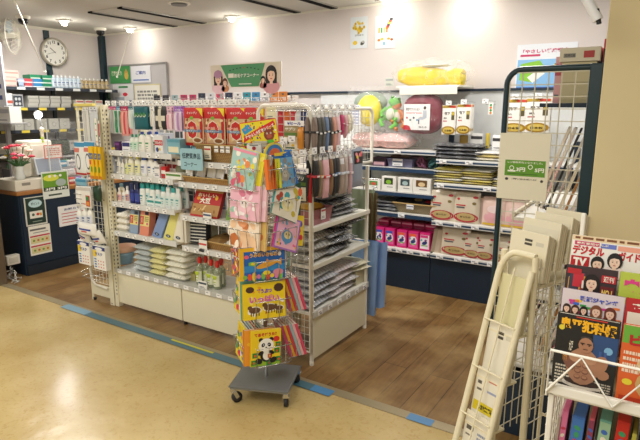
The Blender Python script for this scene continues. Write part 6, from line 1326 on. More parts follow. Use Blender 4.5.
put('counter_tray', lambda r: (MB().box(-.16, .16, -.23, .21, 0, .10, M('#dcd6c6', .5), .006).build('tray_body', r), MB().box(-.15, .15, -.22, .20, .10, .104, M('#c6c0b0', .6)).build('mat', r), MB().box(.1605, .162, -.17, -.09, .05, .075, M('#8f8a80', .4)).build('badge', r)), 'pale plastic register base on the near end of the counter', 'register base', (-5.13, 2.84, .801))
def register(root):
    m = MB(); m.box(-.14, .10, -.02, .22, 0, .34, M('#e9e5d6', .5), .02); m.build('housing', root); m = MB(); m.box(-.02, .12, -.14, .0, 0, .30, M('#e6e0cf', .5), .03); m.build('side_unit', root)
    m = MB(); m.box(.10, .112, .0, .2, .08, .30, M('#f0ecdf', .4), .004); m.build('cover', root)
put('register_unit', register, 'cream register housing standing on the register base beside the flowers', 'register', (-5.2, 2.86, .906))
def monitor(root):
    m = MB(); m.X = RY(-.25); m.box(0, .02, -.13, .13, 0, .16, M('#c9ccd2', .35), .004); m.rect(0, 0, 0, 0, 0, '#c9ccd2'); m.build('frame', root)
    m = MB(); m.X = RY(-.25); m.box(.02, .0215, -.115, .115, .012, .148, M('#8d96a4', .2)); m.build('screen', root)
    m = MB(); m.box(-.05, .05, -.08, .08, -.02, .0, M('#3a3a3c', .5), .004); m.build('foot', root)
put('customer_display', monitor, 'grey tilted display on the register base behind the flowers', 'display', (-5.03, 2.98, .926))
def pinkcard(m, w, h, z0, y): m.rect(-w*.5, w*.5, z0, z0+h, y, '#e0604e'); m.rect(-w*.46, w*.46, z0+h*.06, z0+h*.94, y-.0006, '#f2e9e2'); m.scribble(-w*.38, w*.38, z0+h*.2, z0+h*.8, 4, y-.0012, '#d88a7a')
p = at_x(38, 165, -5.02); put('framed_notice', sign_plate(.18, .13, .006, '#e8c8c0', pinkcard, .004), 'small white notice with a red border above the grey display', 'notice', (-5.0, 3.02, 1.075), PI/2)
def flowers(root):
    m = MB(); m.lathe([(.03, 0), (.04, .02), (.028, .08), (.035, .12)], M('#dfe3e0', .2), 14); m.build('vase', root); r = random.Random(5)
    for k in range(16):
        a = r.uniform(0, 6.28); q = r.uniform(.02, .10); x, y, z = q*math.cos(a), q*math.sin(a)*1.2, r.uniform(.19, .31)
        s = MB(); s.tube([(0, 0, .08), (x*.5, y*.5, .15), (x, y, z)], .0025, M('#3f6a2e', .6), 5); o = s.build('stem', root)
        b = MB(); c = r.choice(['#c8203e', '#c8203e', '#e8607a', '#f2f0ea', '#b81c34', '#f0d8c8']); 
        for j in range(5): t_ = j*1.256; b.ball((x+.014*math.cos(t_), y+.014*math.sin(t_), z), .014, M(c, .6), 8, (1, 1, .7))
        b.ball((x, y, z+.006), .012, M(c, .6), 8); b.build('blossom', o)
    for k in range(10):
        a = r.uniform(0, 6.28); b = MB(); b.tube([(0, 0, .1), (.05*math.cos(a), .05*math.sin(a), .15), (.09*math.cos(a), .09*math.sin(a), .14+.05*r.random())], [.004, .012, .002], M('#2f5a2a', .6), 5); b.build('leaf', root)
put('flower_vase', flowers, 'small vase of red, pink and white flowers on the near end of the counter', 'flowers', (-5.02, 2.69, .906), 0, None, None, (1.15, 1.15, 1))
put('cream_pole', lambda r: (MB().tube([(0, 0, 0), (0, 0, .42)], .016, M('#e6dfcd', .5), 10).build('pole', r), MB().ball((0, 0, .44), .024, M('#e8dcc0', .5), 10).build('knob', r), [MB().ball((.01, -.012, .36-.035*k), .014, M('#b8d42a', .6), 8).build('green_leaf', r) for k in range(4)]), 'thin cream pole with bright green ornaments on the counter', 'pole', (-5.12, 3.0, .906))
put('dark_machine', lambda r: (MB().box(-.1, .1, -.12, .12, 0, .16, M('#26301f', .5, var=.2, scale=30), .03).build('body', r), MB().box(-.08, .08, -.1, .1, .16, .17, BLACK, .004).build('cover', r)), 'dark green black machine behind the cream register unit', 'machine', (-5.5, 3.35, 1.06))
put('machine_stand', lambda r: (MB().box(-.13, .13, -.15, .15, .24, .255, GREY, .004).build('top', r), [MB().box(x-.01, x+.01, y-.01, y+.01, 0, .24, GREY).build('leg', r) for x in (-.11, .11) for y in (-.13, .13)]), 'small grey stand on the counter under the dark machine', 'stand', (-5.5, 3.35, .801))
rr = random.Random(12)
cols = [('#c8342a', 'red'), ('#2f9a5a', 'green'), ('#e8e6e0', 'white'), ('#7a5aa8', 'violet'), ('#e07a3a', 'orange'), ('#d8d8d4', 'pale grey'), ('#3a3a40', 'black'), ('#4a9ab8', 'blue')]
k = 0
for zi, (z, row) in enumerate(((.802, 8), (.87, 7), (.95, 7))):
    for i in range(row):
        c, nm = cols[(i*3+zi*2) % 8]; Y = 3.22+i*.095
        put('counter_packet/'+nm, carton(.075, .05, [.06, .07, .06][zi], c, simple_art('#f2f2ee' if nm != 'white' else '#8a8a90', 1, None, '#fff', (.4, .75))), '%s packet on the %s counter display step, %s' % (nm, ['lowest', 'middle', 'top'][zi], ordn(i, row)), 'packet', (-5.04-.14*zi, Y, z+.0), PI/2); k += 1
t2 = thing('counter_step', 'stepped grey stand for packets on the counter', 'stand', (-5.3, 3.55, .801))
m = MB(); m.box(-.02, .09, -.36, .36, 0, .066, GREY); m.box(-.16, -.02, -.36, .36, 0, .146, GREY, .003); m.build('steps', t2)
def clip_b(m, w, h, z0, y): m.rect(-w*.46, w*.46, z0+h*.02, z0+h*.2, y, '#4a9ac8'); m.rect(-w*.44, w*.44, z0+h*.25, z0+h*.95, y, '#e6e6de'); m.scribble(-w*.36, w*.36, z0+h*.35, z0+h*.85, 4, y-.0008, '#b0b4b0')
t3 = thing('acrylic_screen', 'clear acrylic screen standing on the counter', 'screen', (-4.99, 3.25, .801))
m = MB(); m.box(-.002, .002, -.28, .32, .02, .62, film('#f4f8f8', .07, .03, .0), .0); m.build('sheet', t3)
m = MB(); m.box(-.004, .004, -.285, -.277, 0, .62, M('#dfe6e4', .3)); m.build('edge', t3); m = MB(); m.box(-.04, .04, -.25, -.21, 0, .02, WHITE, .003); m.build('foot', t3); m = MB(); m.box(-.04, .04, .25, .29, 0, .02, WHITE, .003); m.build('foot', t3)
# cable clutter on the floor by the counter end
put('socket_box', lambda r: (MB().box(-.03, .03, -.06, .06, 0, .09, M('#e0ddd2', .5), .006).build('box_body', r), MB().box(.03, .034, -.04, .04, .02, .07, M('#cfccc0', .4), .002).build('cover', r)), 'white socket box with cables at the near end of the navy counter', 'socket box', (-5.02, 2.53, .13))
def cables(root):
    r = random.Random(3)
    for k in range(7):
        m = MB(); p0 = Vector((r.uniform(-.03, .03), 0, .12-.01*k)); pts = [tuple(p0)]
        for j in range(9): p0 = p0+Vector((r.uniform(-.05, .05), r.uniform(-.04, .03), -.016)); pts.append((p0.x, p0.y, max(.006, p0.z)))
        m.tube(pts, .004, M(['#dedbd0', '#8a8a86', '#c8c4b8'][k % 3], .5), 5); m.build('cable', root)
put('cable_bundle', cables, 'tangle of white and grey cables on the floor by the metal jamb', 'cables', (-4.98, 2.5, 0))
# ---- left wall shelves
WXF = -6.0
t = thing('wall_rack', 'dark edged shelves full of boxes on the left wall above the counter', 'shelving unit', (XW+.02, 3.9, 0), PI/2)
# local x = world y - 3.9 ; local y = depth (towards the wall is +y)
def wsh(zf, a, b, yl=True):
    m = MB(); m.box(a-3.9, b-3.9, -.34, 0, zf-.018, zf, M('#8d9088', .5), .002); o = m.build('shelf', t)
    m = MB(); m.box(a-3.9, b-3.9, -.352, -.34, zf-.032, zf+.004, M('#2d3540', .5), .002); r_ = m.build('price_rail', o)
    q = a-3.9+.06
    while q < b-3.9-.1:
        m = MB(); m.box(q, q+.09, -.356, -.353, zf-.028, zf, M('#e2cc4a' if yl else '#dfe3e0', .5)); m.build('price_card', r_); q += .22
for zf, yl in ((1.775, 0), (1.555, 1), (1.31, 1), (1.06, 1)): wsh(zf, 3.0, 4.56, yl)
for y in (3.02, 3.89, 4.55): m = MB(); m.box(y-3.9-.02, y-3.9+.02, -.03, -.0, .905, 2.0 if y > 3.5 and y < 4 else 1.9, GREEN_POST); m.build('upright', t)
m = MB(); m.box(-1.0, .66, -.012, -.002, .95, 1.76, M('#9a968e', .6)); m.build('back_panel', t)
t = thing('back_counter', 'grey back counter standing against the left wall below the shelves', 'counter', (-6.14, 3.8, 0))
m = MB(); m.box(-.2, .18, -.6, .75, 0, .88, M('#7d7f80', .5), .004); m.build('body', t); m = MB(); m.box(-.2, .2, -.62, .77, .88, .90, M('#b9b7ae', .4), .003); m.build('worktop', t)
def onl(key, mk, px, z, label, cat, X=-6.02, rz=PI/2, rot=None): return put(key, mk, label, cat, (X, fy(px, X, z+.05), z), rz, None, rot)
z = 1.776
for k in range(2): onl('pink_carton', carton(.16, .2, .085, '#e6c4ba', simple_art('#d89a90', 1, None, '#fff', (.6, .8))), 11, z+k*.086, 'pale pink carton at the left end of the top wall shelf, %s' % ['lower', 'upper'][k], 'box')
onl('pale_blue_pack', carton(.09, .15, .09, '#a9bcd8', simple_art('#c8d4e6', 1)), 20.5, z, 'pale blue pack beside the pink cartons on the top wall shelf', 'box')
for k in range(2): onl('red_flat_box', carton(.10, .15, .045, '#c8505a', simple_art('#f0e6e6', 0, None, '#fff', (.05, .3))), 28, z+k*.046, 'red flat box on the top wall shelf, %s' % ['lower', 'upper'][k], 'box')
for k in range(2): onl('blue_flat_box', carton(.12, .15, .045, '#2f86c0', simple_art('#dfeaf0', 0, None, '#fff', (.05, .3))), 37.5, z+k*.046, 'blue flat box on the top wall shelf, %s' % ['lower', 'upper'][k], 'box')
for k in range(3): onl('green_flat_box', carton(.12, .15, .045, '#2a8a62', simple_art('#d8e6dc', 0, None, '#fff', (.05, .3))), 47, z+k*.046, 'green flat box on the top wall shelf, %s of three' % ['bottom', 'middle', 'top'][k], 'box')
onl('green_flat_box', None, 35, z+.093, 'green flat box lying on the blue flat boxes', 'box')
for k in range(7): onl('clear_bottle', bottle(.145, .03, '#b6c8d6', '#e6eaee', '#cfdbe6', 'cap', .8, .8), 54+k*4.1, z, 'clear bottle with bluish liquid on the top wall shelf, %s of seven' % ordn(k, 7), 'bottle')
for k in range(7): onl('amber_bottle', bottle(.125, .03, '#a8946a', '#e6e4dc', '#c6b48a', 'cap', .8, .8), 82+k*4.1, z, 'amber bottle with white cap on the top wall shelf, %s of seven' % ordn(k, 7), 'bottle')
z = 1.556
onl('white_red_box', carton(.08, .15, .15, '#e6e6e4', simple_art('#c8604e', 1, None, '#fff', (.3, .5))), 9.5, z, 'white box with red print on the second wall shelf', 'box')
def dkph(m, w, h, z0, y): m.rect(-w*.4, w*.4, z0+h*.1, z0+h*.9, y, '#3a4048'); [m.ell(-w*.15+w*.3*(i % 2), z0+h*(.3+.35*(i//2)), w*.12, h*.12, y-.0008, '#c8ccd0', 10) for i in range(4)]
onl('photo_carton', carton(.12, .15, .14, '#a8aaac', dkph), 18, z, 'grey carton with a dark photo on the second wall shelf', 'box')
for c_, px in enumerate((33, 44, 55, 66)):
    for k in range(3): onl('grey_carton', carton(.115, .16, .042, '#b9b8b0', simple_art('#a2a29a', 0, None, '#fff', (.2, .5))), px+(k % 2)*.7, z+k*.043, 'grey white flat carton on the second wall shelf, %s in the %s pile' % (['bottom', 'middle', 'top'][k], ordn(c_, 4)), 'box')
for c_, px in enumerate((80, 89, 99)): onl('grey_carton/b', carton(.10, .16, .09, '#cfcabb', simple_art('#b03a4a', 0, None, '#fff', (.7, .85))), px, z, 'cream carton on the second wall shelf behind the left rack, %s' % ordn(c_, 3), 'box')
z = 1.311
def circ(m, w, h, z0, y): m.ell(0, z0+h*.5, w*.22, w*.22, y, '#8f8f88', 14); m.ell(0, z0+h*.5, w*.17, w*.17, y-.0008, '#b9b8b0', 14)
for k, px in enumerate((9, 19, 29, 42, 54, 65)): onl('cube_carton', carton(.12, .16, .12, '#a9a9a2' if 0 else '#b2b1a8', circ), px, z, 'ring marked grey cube carton on the third wall shelf, %s of six' % ordn(k, 6), 'box')
z = 1.061
onl('clear_case', carton(.20, .2, .13, '#c9cec9', lambda m, w, h, z0, y: m.rect(-w*.5, w*.5, z0, z0+h*.15, y, '#3f8fb8')), 52, z, 'pale case with a blue base on the fourth wall shelf', 'case')
for k, (px, c, nm) in enumerate(((10, '#d9d5c8', 'cream'), (20, '#c2c5c8', 'grey'), (31, '#8aa0a8', 'blue grey'), (37, '#b8b4a6', 'beige'), (66, '#a8b8b8', 'pale teal'), (75, '#b9b4aa', 'beige grey'))): onl('shelf_pack/%d' % k, carton(.12, .15, .11, c, simple_art('#8a8a8a', 1)), px, z, nm+' pack on the fourth wall shelf', 'box')
z = .902
for k in range(12):
    c, nm = cols[(k*5+1) % 8]; onl('worktop_packet/'+nm, carton(.07, .08, .05+.02*(k % 3), c, simple_art('#e6e6e2', 1)), 14+k*6.6, z, '%s packet on the grey back counter, %s of twelve' % (nm, ordn(k, 12)), 'packet', X=-5.98)
# small lit lamp on a bent stem, clamped to the counter
lp = at_x(38, 115, -5.28)
t = thing('counter_lamp', 'small very bright lamp on a thin stem above the register', 'lamp', (-5.28, lp.y+.03, .801))
m = MB(); m.tube([(0, 0, 0), (0, 0, .3), (-.02, 0, lp.z-.801-.02), (0, -.03, lp.z-.801+.02)], .006, GREY, 6); m.build('stem', t); m = MB(); m.lathe([(.05, 0), (.05, .012), (.01, .018)], GREY, 16); m.build('base', t)
m = MB(); m.X = TR(0, -.03, lp.z-.801)@RY(PI/2+.3)@TR(0, 0, .0); m.lathe([(.0001, .024), (.03, .018), (.036, .0)], glow('#ffffff', 60), 14); m.build('bulb', t); m = MB(); m.X = TR(0, -.03, lp.z-.801)@RY(PI/2+.3); m.lathe([(.042, .004), (.038, -.02), (.015, -.05)], GREY, 14); m.build('lamp_shade', t)
L = bpy.data.lights.new('counter_lamp_light', 'SPOT'); L.energy = 6; L.spot_size = 2.6; L.shadow_soft_size = .04; o = bpy.data.objects.new('counter_lamp_light', L); C.objects.link(o); o.location = (-5.24, lp.y, lp.z); o.rotation_euler = (0, -PI/2+.3, 0)
# white panel with blue marks at the far left edge
def blm(m, w, h, z0, y):
    for k in range(5): m.rect(-w*.4, w*.3, z0+h*(.1+.18*k), z0+h*(.1+.18*k)+h*.07, y, '#3a4f9a')
pA, pB = at_y(0, 50, 3.0), at_y(5, 104, 3.0)
put('notice_sign', sign_plate(.30, .62, .012, '#dfe3ec', blm, .004), 'white upright panel with blue marks at the far left edge', 'panel', (pB.x-.15, 3.02, pB.z-.02))
put('edge_box', carton(.3, .12, .16, '#e8e8e2', simple_art('#b8bcc0', 1)), 'white box under the blue marked panel at the far left edge', 'box', (pB.x-.14, 3.03, pB.z-.19))
t = thing('panel_post', 'grey post carrying the blue marked panel at the far left edge', 'post', (pB.x-.2, 3.1, 0))
m = MB(); m.box(-.02, .02, -.02, .02, 0, 2.0, GREY, .003); m.build('post', t); m = MB(); m.box(-.1, .1, -.1, .1, 0, .015, GREY, .003); m.build('foot', t); m = MB(); m.box(-.1, .22, -.08, .1, pB.z-.21, pB.z-.19, GREY, .003); m.build('shelf', t)
# wall fan
t = thing('wall_fan', 'round caged wall fan at the top left corner', 'fan', (-6.10, 3.35, 2.32), PI/2, rot=(0, .0, PI/2+.75)); t.scale = (.98, .98, .98)
R_ = .20
m = MB(); m.X = RX(PI/2)
for k in range(24): a = k*PI/12; m.tube([(.03*math.cos(a), .03*math.sin(a), .07), (R_*.7*math.cos(a), R_*.7*math.sin(a), .06), (R_*math.cos(a), R_*math.sin(a), 0)], .0022, WHITE, 4)
m.tube([(R_*math.cos(a), R_*math.sin(a), 0) for a in [2*PI*j/28 for j in range(28)]], .006, WHITE, 5, closed=True); m.tube([(R_*.6*math.cos(a), R_*.6*math.sin(a), .062) for a in [2*PI*j/24 for j in range(24)]], .0022, WHITE, 4, closed=True); m.build('front_guard', t)
m = MB(); m.X = RX(PI/2)
for k in range(24): a = k*PI/12; m.tube([(.05*math.cos(a), .05*math.sin(a), -.07), (R_*.8*math.cos(a), R_*.8*math.sin(a), -.055), (R_*math.cos(a), R_*math.sin(a), 0)], .0022, WHITE, 4)
m.build('rear_guard', t)
for k in range(3):
    m = MB(); m.X = RX(PI/2)@RZ(k*2.094); m.add([(.02, -.02, .01), (.15, -.05, .02), (.165, .03, -.01), (.1, .07, -.02), (.02, .03, -.01)], [(0, 1, 2, 3, 4)], M('#b9c4c8', .3)); m.add([(.02, -.02, .007), (.15, -.05, .017), (.165, .03, -.013), (.1, .07, -.023), (.02, .03, -.013)], [(4, 3, 2, 1, 0)], M('#b9c4c8', .3)); m.build('blade', t)
m = MB(); m.X = RX(PI/2); m.lathe([(.03, .08), (.04, .04), (.045, -.06), (.05, -.14), (.03, -.17)], M('#d9d4c0', .4), 16); m.build('motor', t)
m = MB(); m.tube([(0, .14, 0), (0, .22, -.06), (0, .33, -.08)], .018, M('#c8b890', .5), 8); m.build('bracket', t)
# notice board on the back wall
t = thing('notice_board', 'grey framed notice board with pinned sheets on the back wall at left', 'notice board', (-5.68, YW-.02, 1.42))
m = MB(); m.box(-.54, .54, -.005, .015, 0, .66, M('#c3c0c2', .6), .003); m.build('board', t)
m = MB(); m.tube([(-.54, -.008, .0), (-.54, -.008, .66), (.54, -.008, .66), (.54, -.008, 0)], .012, M('#9a9a98', .4), 6, closed=True); m.build('frame', t)
def sheet(x0, x1, z0, z1, col, f, nm, k=0):
    w, h = x1-x0, z1-z0; o = put('pinned_sheet/'+nm.replace(' ', '_'), sign_plate(w, h, .002, col, f, .003), nm, 'notice', ((x0+x1)/2, YW-.032-.004*k, z0)); return o
def s1(m, w, h, z0, y): m.text('健康だより', -w*.15, z0+h*.6, w*.5, h*.3, y, '#dfe8c8', bold=.03); m.ell(w*.32, z0+h*.45, w*.1, h*.25, y, '#d8b85a', 8); m.poly([(w*.22, z0+h*.6), (w*.42, z0+h*.6), (w*.32, z0+h*.85)], y-.0008, '#c8a04a')
def s2(m, w, h, z0, y): m.text('ご案内', 0, z0+h*.6, w*.5, h*.22, y, '#4a5aa0', bold=.03); m.rect(-w*.4, w*.4, z0+h*.12, z0+h*.2, y, '#6a86c8')
def s3(m, w, h, z0, y): m.rect(-w*.2, w*.25, z0+h*.88, z0+h*.94, y, '#2f8a4a'); m.ell(w*.1, z0+h*.68, w*.12, h*.06, y, '#d83a4a', 10); m.rect(-w*.4, w*.05, z0+h*.2, z0+h*.6, y, '#b6bcc4'); m.rect(-w*.35, 0, z0+h*.3, z0+h*.34, y-.0006, '#4a5a7a'); m.rect(w*.12, w*.4, z0+h*.3, z0+h*.5, y, '#8a9098'); m.scribble(-w*.4, w*.4, z0+h*.04, z0+h*.16, 3, y, '#7a8088')
def s4(m, w, h, z0, y): m.rect(-w*.47, w*.47, z0+h*.04, z0+h*.96, y, '#eeece2'); m.scribble(-w*.38, w*.38, z0+h*.3, z0+h*.8, 4, y-.0006, '#8a8a86')
sheet(-6.20, -5.80, 1.86, 2.07, '#3f9a52', s1, 'green header sheet with a yellow house pinned on the grey notice board')
sheet(-5.78, -5.42, 1.86, 2.06, '#e9ebf2', s2, 'white sheet with blue lines at the top middle of the notice board')
sheet(-6.16, -5.76, 1.45, 1.85, '#e8e9ea', s3, 'white chart sheet with a red oval on the notice board')
sheet(-5.74, -5.26, 1.50, 1.84, '#d8cf9c', s4, 'yellow bordered sheet at the lower right of the notice board')
sheet(-5.68, -5.52, 1.46, 1.64, '#eceef0', s2, 'small white slip overlapping the yellow bordered sheet', 1)
put('green_bag', lambda r: (MB().ball((0, 0, .07), .07, M('#9ac83a', .4, var=.1), 12, (1, .8, 1)).build('bag_body', r), MB().box(-.03, .03, -.01, .01, .13, .16, M('#7aa82a', .5), .003).build('knot', r)), 'bright green bag at the right end of the top wall shelf', 'bag', (-6.1, 4.50, 1.776))
# floor tapes at the seam
def tape(x0, x1, col, label, y=SEAM-.055, w=.05, z=.0045):
    t = thing('floor_tape', label, 'tape', ((x0+x1)/2, y, 0)); m = MB(); m.box(x0-(x0+x1)/2, x1-(x0+x1)/2, -w/2, w/2, z, z+.0008, M(col, .35, var=.05, scale=20)); m.build('strip', t)
a = [fx(px, SEAM, 0) for px in (68, 92, 316, 409, 424)]
tape(a[0], a[1]-.002, '#7fa3b8', 'short pale blue tape at the left end of the floor seam', w=.075, y=SEAM-.03)
tape(a[1], a[2], '#48707f', 'long blue grey tape along the seam between vinyl and wood floor', w=.066, y=SEAM-.036)
tape(a[2]+.0, a[2]+.13, '#4a86b8', 'bright blue tape piece on the seam right of the book spinner', w=.066, y=SEAM-.036)
tape(a[3]+.0, a[4]+.05, '#5a8ab8', 'small blue tape piece on the seam near the brochure rack', w=.06, y=SEAM-.01)
p, q = at_z(170, 341, 0), at_z(215, 353, 0); tape(p.x, q.x, '#c8c02e', 'yellow tape strip stuck on the blue grey tape', w=.018, z=.0055, y=(p.y+q.y)/2)
# ================================================================ right side
# white board with a green price sign on the net partition
def board_art(m, w, h, z0, y):
    a, b = -w*.36, w*.44; c, d = z0+h*.36, z0+h*.60
    m.rect(a, b, c, d, y, '#5f9a26'); m.text('レジ袋有料化となりました。', w*.04, c+(d-c)*.86, w*.7, h*.032, y-.0006, '#eef4e0', bold=.02); m.text('3円', -w*.04, c+(d-c)*.42, w*.18, h*.065, y-.0006, '#f2f6ea', bold=.04); m.text('5円', w*.33, c+(d-c)*.42, w*.18, h*.065, y-.0006, '#f2f6ea', bold=.04)
    m.ell(w*.15, c+(d-c)*.6, w*.05, w*.05, y-.0006, '#f2f6ea', 12); m.ell(w*.15, c+(d-c)*.6, w*.035, w*.035, y-.0010, '#5f9a26', 12); m.ell(-w*.22, c+(d-c)*.5, w*.05, w*.05, y-.0006, '#f2f6ea', 12); m.ell(-w*.22, c+(d-c)*.5, w*.035, w*.035, y-.0010, '#5f9a26', 12); m.rect(-w*.3, -w*.14, c+(d-c)*.26, c+(d-c)*.36, y-.0008, '#f2f6ea')
    m.rect(-w*.3, w*.3, c+(d-c)*.12, c+(d-c)*.15, y-.0006, '#23401a'); m.ell(a+w*.05, c-h*.05, w*.035, w*.03, y, '#3a3a3a', 8); m.ell(b-w*.05, c-h*.06, w*.03, w*.03, y, '#3a3a3a', 8); m.text('ご理解とご協力をお願いします', w*.04, c-h*.045, w*.5, h*.025, y, '#3a3a3a')
put('price_board', sign_plate(.212, .292, .006, '#eae6d2', board_art, .004), 'cream board with a green price sign fixed on the net partition', 'sign', (-.535, 2.484, 1.152))
# boxes on the gondola behind the partition
NX = -.40
def bx1(m, w, h, z0, y): m.rect(-w*.4, -w*.1, z0+h*.3, z0+h*.6, y, '#8a8a84'); m.text('健康食品', -w*.24, z0+h*.45, w*.24, h*.2, y-.0006, '#4a4a46'); m.rect(w*.1, w*.36, z0+h*.25, z0+h*.75, y, '#b83a3a')
put('carton_box/lower', carton(.15, .35, .19, '#cfc59c', lambda m, w, h, z0, y: [m.rect(-w/2, w/2, z0+h*.5, z0+h*.52, y, '#a89e78')]), 'beige box on the gondola behind the partition, under the white carton', 'box', (-.405, 2.90, 1.575))
put('carton_box/upper', carton(.175, .30, .062, '#e2dcc6', bx1), 'white carton with a red patch on top of the beige box', 'box', (-.405, 2.89, 1.768))
put('carton_box/red', carton(.05, .25, .29, '#c23a44', simple_art('#2a2a2e', 1)), 'red and black carton beside the white one, next to the beige pillar', 'box', (-.285, 2.92, 1.575))
put('carton_box/pink', carton(.03, .2, .22, '#d8a4aa', simple_art('#b84a5a', 1)), 'narrow pink pack at the left side of the beige box', 'box', (-.50, 2.93, 1.575))
m = MB(); m.X = TR(-FX1, -3.0, 0); m.box(-.53, -.25, 2.70, 3.5, 1.555, 1.574, NAVY, .003); m.build('top_shelf', bpy.data.objects['net_gondola'])
def lean_pack(w, h, t, col, strip):
    def mk(root):
        m = MB(); m.box(-w/2, w/2, 0, t, 0, h, M(col, .35), .002); m.rect(-w*.4, w*.4, h*.1, h*.9, -.0008, strip); m.rect(-w*.3, w*.3, h*.6, h*.8, -.0014, '#e8e6e0'); m.build('pack_body', root)
        m = MB(); m.box(-w/2-.002, -w/2+.004, -.002, t+.002, 0, h, M('#efeadb', .5)); m.box(w/2-.004, w/2+.002, -.002, t+.002, 0, h, M('#efeadb', .5)); (m.build('edge_strip', root) if strip[1] in '5c8a' else None)
    return mk
LP = [('#3a2a30', '#c83a6a', 'pink black'), ('#2a3038', '#5a6a86', 'slate'), ('#c88a4a', '#d8b06a', 'tan'), ('#4a2430', '#a83a4a', 'maroon'), ('#d8d4c8', '#b8a89a', 'cream'), ('#2a2a2e', '#e0407a', 'magenta black'), ('#6a4a3a', '#c8642e', 'brown'), ('#23252a', '#8a8f96', 'black')]
for lv, (z, h) in enumerate(((1.06, .42), (.72, .30), (.345, .33))):
    for k in range(8):
        c, s_, nm = LP[(k+lv*3) % 8]; Y = 2.60+k*.05
        put('tall_pack/%d%d' % ((k+lv*3) % 8, lv), lean_pack(.085, h, .010, c, s_), '%s tall pack on the %s level behind the partition, %s of eight' % (nm, ['top', 'middle', 'bottom'][lv], ordn(k, 8)), 'pack', (FX1-.05-.033*k, Y, z), 0, None, (-.30, 0, -PI/2+.1))
m = MB(); m.X = TR(-FX1, -3.0, 0); m.box(FX1-.3, FX1-.01, 2.56, 3.5, 1.04, 1.058, SHELFW, .003); m.build('shelf', bpy.data.objects['net_gondola'])
for z in (1.05, .70, .34): m = MB(); m.X = TR(-FX1, -3.0, 0); m.bar((FX1-.305, 2.56, z+.01), (FX1-.305, 3.5, z+.01), .012, .03, M('#e0dabf', .45)); m.build('front_rail', bpy.data.objects['net_gondola'])
# small lit fitting end at the top right
t = thing('ceiling_fitting', 'slanted white fitting with a dark end hanging at the top by the pillar', 'ceiling fitting', tuple(at_y(598, 20, 2.0)))
o_ = at_y(598, 20, 2.0); p_ = at_y(582, -10, 2.0)
m = MB(); m.tube([(0, 0, 0), tuple(p_-o_)], .016, M('#e6e9ee', .3), 8); m.build('tube', t); m = MB(); m.tube([(.004, -.002, -.012), tuple((p_-o_)*.35+Vector((.012, -.002, 0)))], .008, BLACK, 6); m.build('end_cap', t)
m = MB(); q_ = p_-o_; m.tube([tuple(q_*.98), (q_.x, q_.y, ZC-o_.z)], .006, WHITE, 6); m.build('hanger', t)
# ---------------------------------------------------------------- brochure rack
BRZ = math.radians(-25); BXY = (-.405, 1.935)
t = thing('brochure_rack', 'cream slanting leaflet rack with curved top bar standing at the front right', 'leaflet rack', (BXY[0], BXY[1], 0), BRZ); BR = t
CR_ = M('#e9e1c3', .4, var=.03); w = .066; TOPZ = 1.05; SL = .30
def fy_(z): return -SL*(1-z/TOPZ)
pts = [(-w, fy_(0), 0), (-w, fy_(.97), .97)]+[(-w+.06-.06*math.cos(a), fy_(.97+.08*math.sin(a)), .97+.08*math.sin(a)) for a in [k/5*PI/2 for k in range(1, 6)]]+[(w, 0, TOPZ)]
m = MB(); m.tube(pts, .0115, CR_, 8); m.build('front_frame', t)
m = MB(); m.tube([(w, fy_(0), 0), (w, fy_(1.0), 1.0)], .0115, CR_, 8); m.build('side_tube', t)
for s in (-1, 1): m = MB(); m.tube([(s*w, .0, TOPZ), (s*w*1.02, .012, .0)], .0115, CR_, 8); m.build('rear_post', t)
m = MB(); m.tube([(-w, fy_(.04), .04), (w, fy_(.04), .04)], .009, CR_, 6); m.tube([(w, fy_(.12), .12), (w, .01, .12)], .009, CR_, 6); m.build('brace', t)
m = MB(); m.tube([(0, fy_(.02)-.006, .05), (0, fy_(1.0)-.006, 1.0)], .003, CR_, 6); m.build('centre_wire', t)
def leaflets(tk, w, h, art, col='#efece0'):
    def mk(root):
        n = 4
        for k in range(n):
            m = MB(); m.box(-w/2+.002*k, w/2-.001*k, k*tk/n, k*tk/n+tk/n*.7, 0, h-.004*k, M(col if k % 2 == 0 else '#dcd5bc', .55), .0008)
            if k == 0: art(m, w, h, 0, -.001)
            m.build('leaflet', root)
    return mk
def lf0(m, w, h, z0, y): m.rect(-w*.1, w*.1, z0+h*.80, z0+h*.85, y, '#4a463c'); m.rect(-w*.1, w*.1, z0+h*.72, z0+h*.77, y, '#4a463c'); m.rect(w*.2, w*.4, z0+h*.74, z0+h*.82, y, '#d0cbb8')
def lf1(m, w, h, z0, y): m.rect(-w*.46, w*.46, z0+h*.05, z0+h*.95, y, '#d8d2a6')
def lf2(m, w, h, z0, y): m.rect(-w*.4, -w*.25, z0+h*.7, z0+h*.76, y, '#5a564c'); m.rect(-w*.4, -w*.2, z0+h*.58, z0+h*.62, y, '#6a665c'); m.rect(-w*.45, w*.4, z0+h*.2, z0+h*.38, y, '#d8c41e'); m.text('参加無料', 0, z0+h*.29, w*.6, h*.1, y-.0006, '#3a3420', bold=.05); m.rect(0, w*.4, z0+h*.6, z0+h*.64, y, '#9aa4c0'); m.rect(0, w*.3, z0+h*.8, z0+h*.82, y, '#c86a5a')
def lf3(m, w, h, z0, y): m.rect(-w*.4, -w*.12, z0+h*.66, z0+h*.74, y, '#5a564c'); m.rect(-w*.4, -w*.15, z0+h*.55, z0+h*.58, y, '#7a766c'); m.ell(-w*.28, z0+h*.2, w*.08, w*.05, y, '#c82a2a', 9); m.scribble(w*.05, w*.42, z0+h*.3, z0+h*.7, 5, y, '#8a96b0')
lw = .115
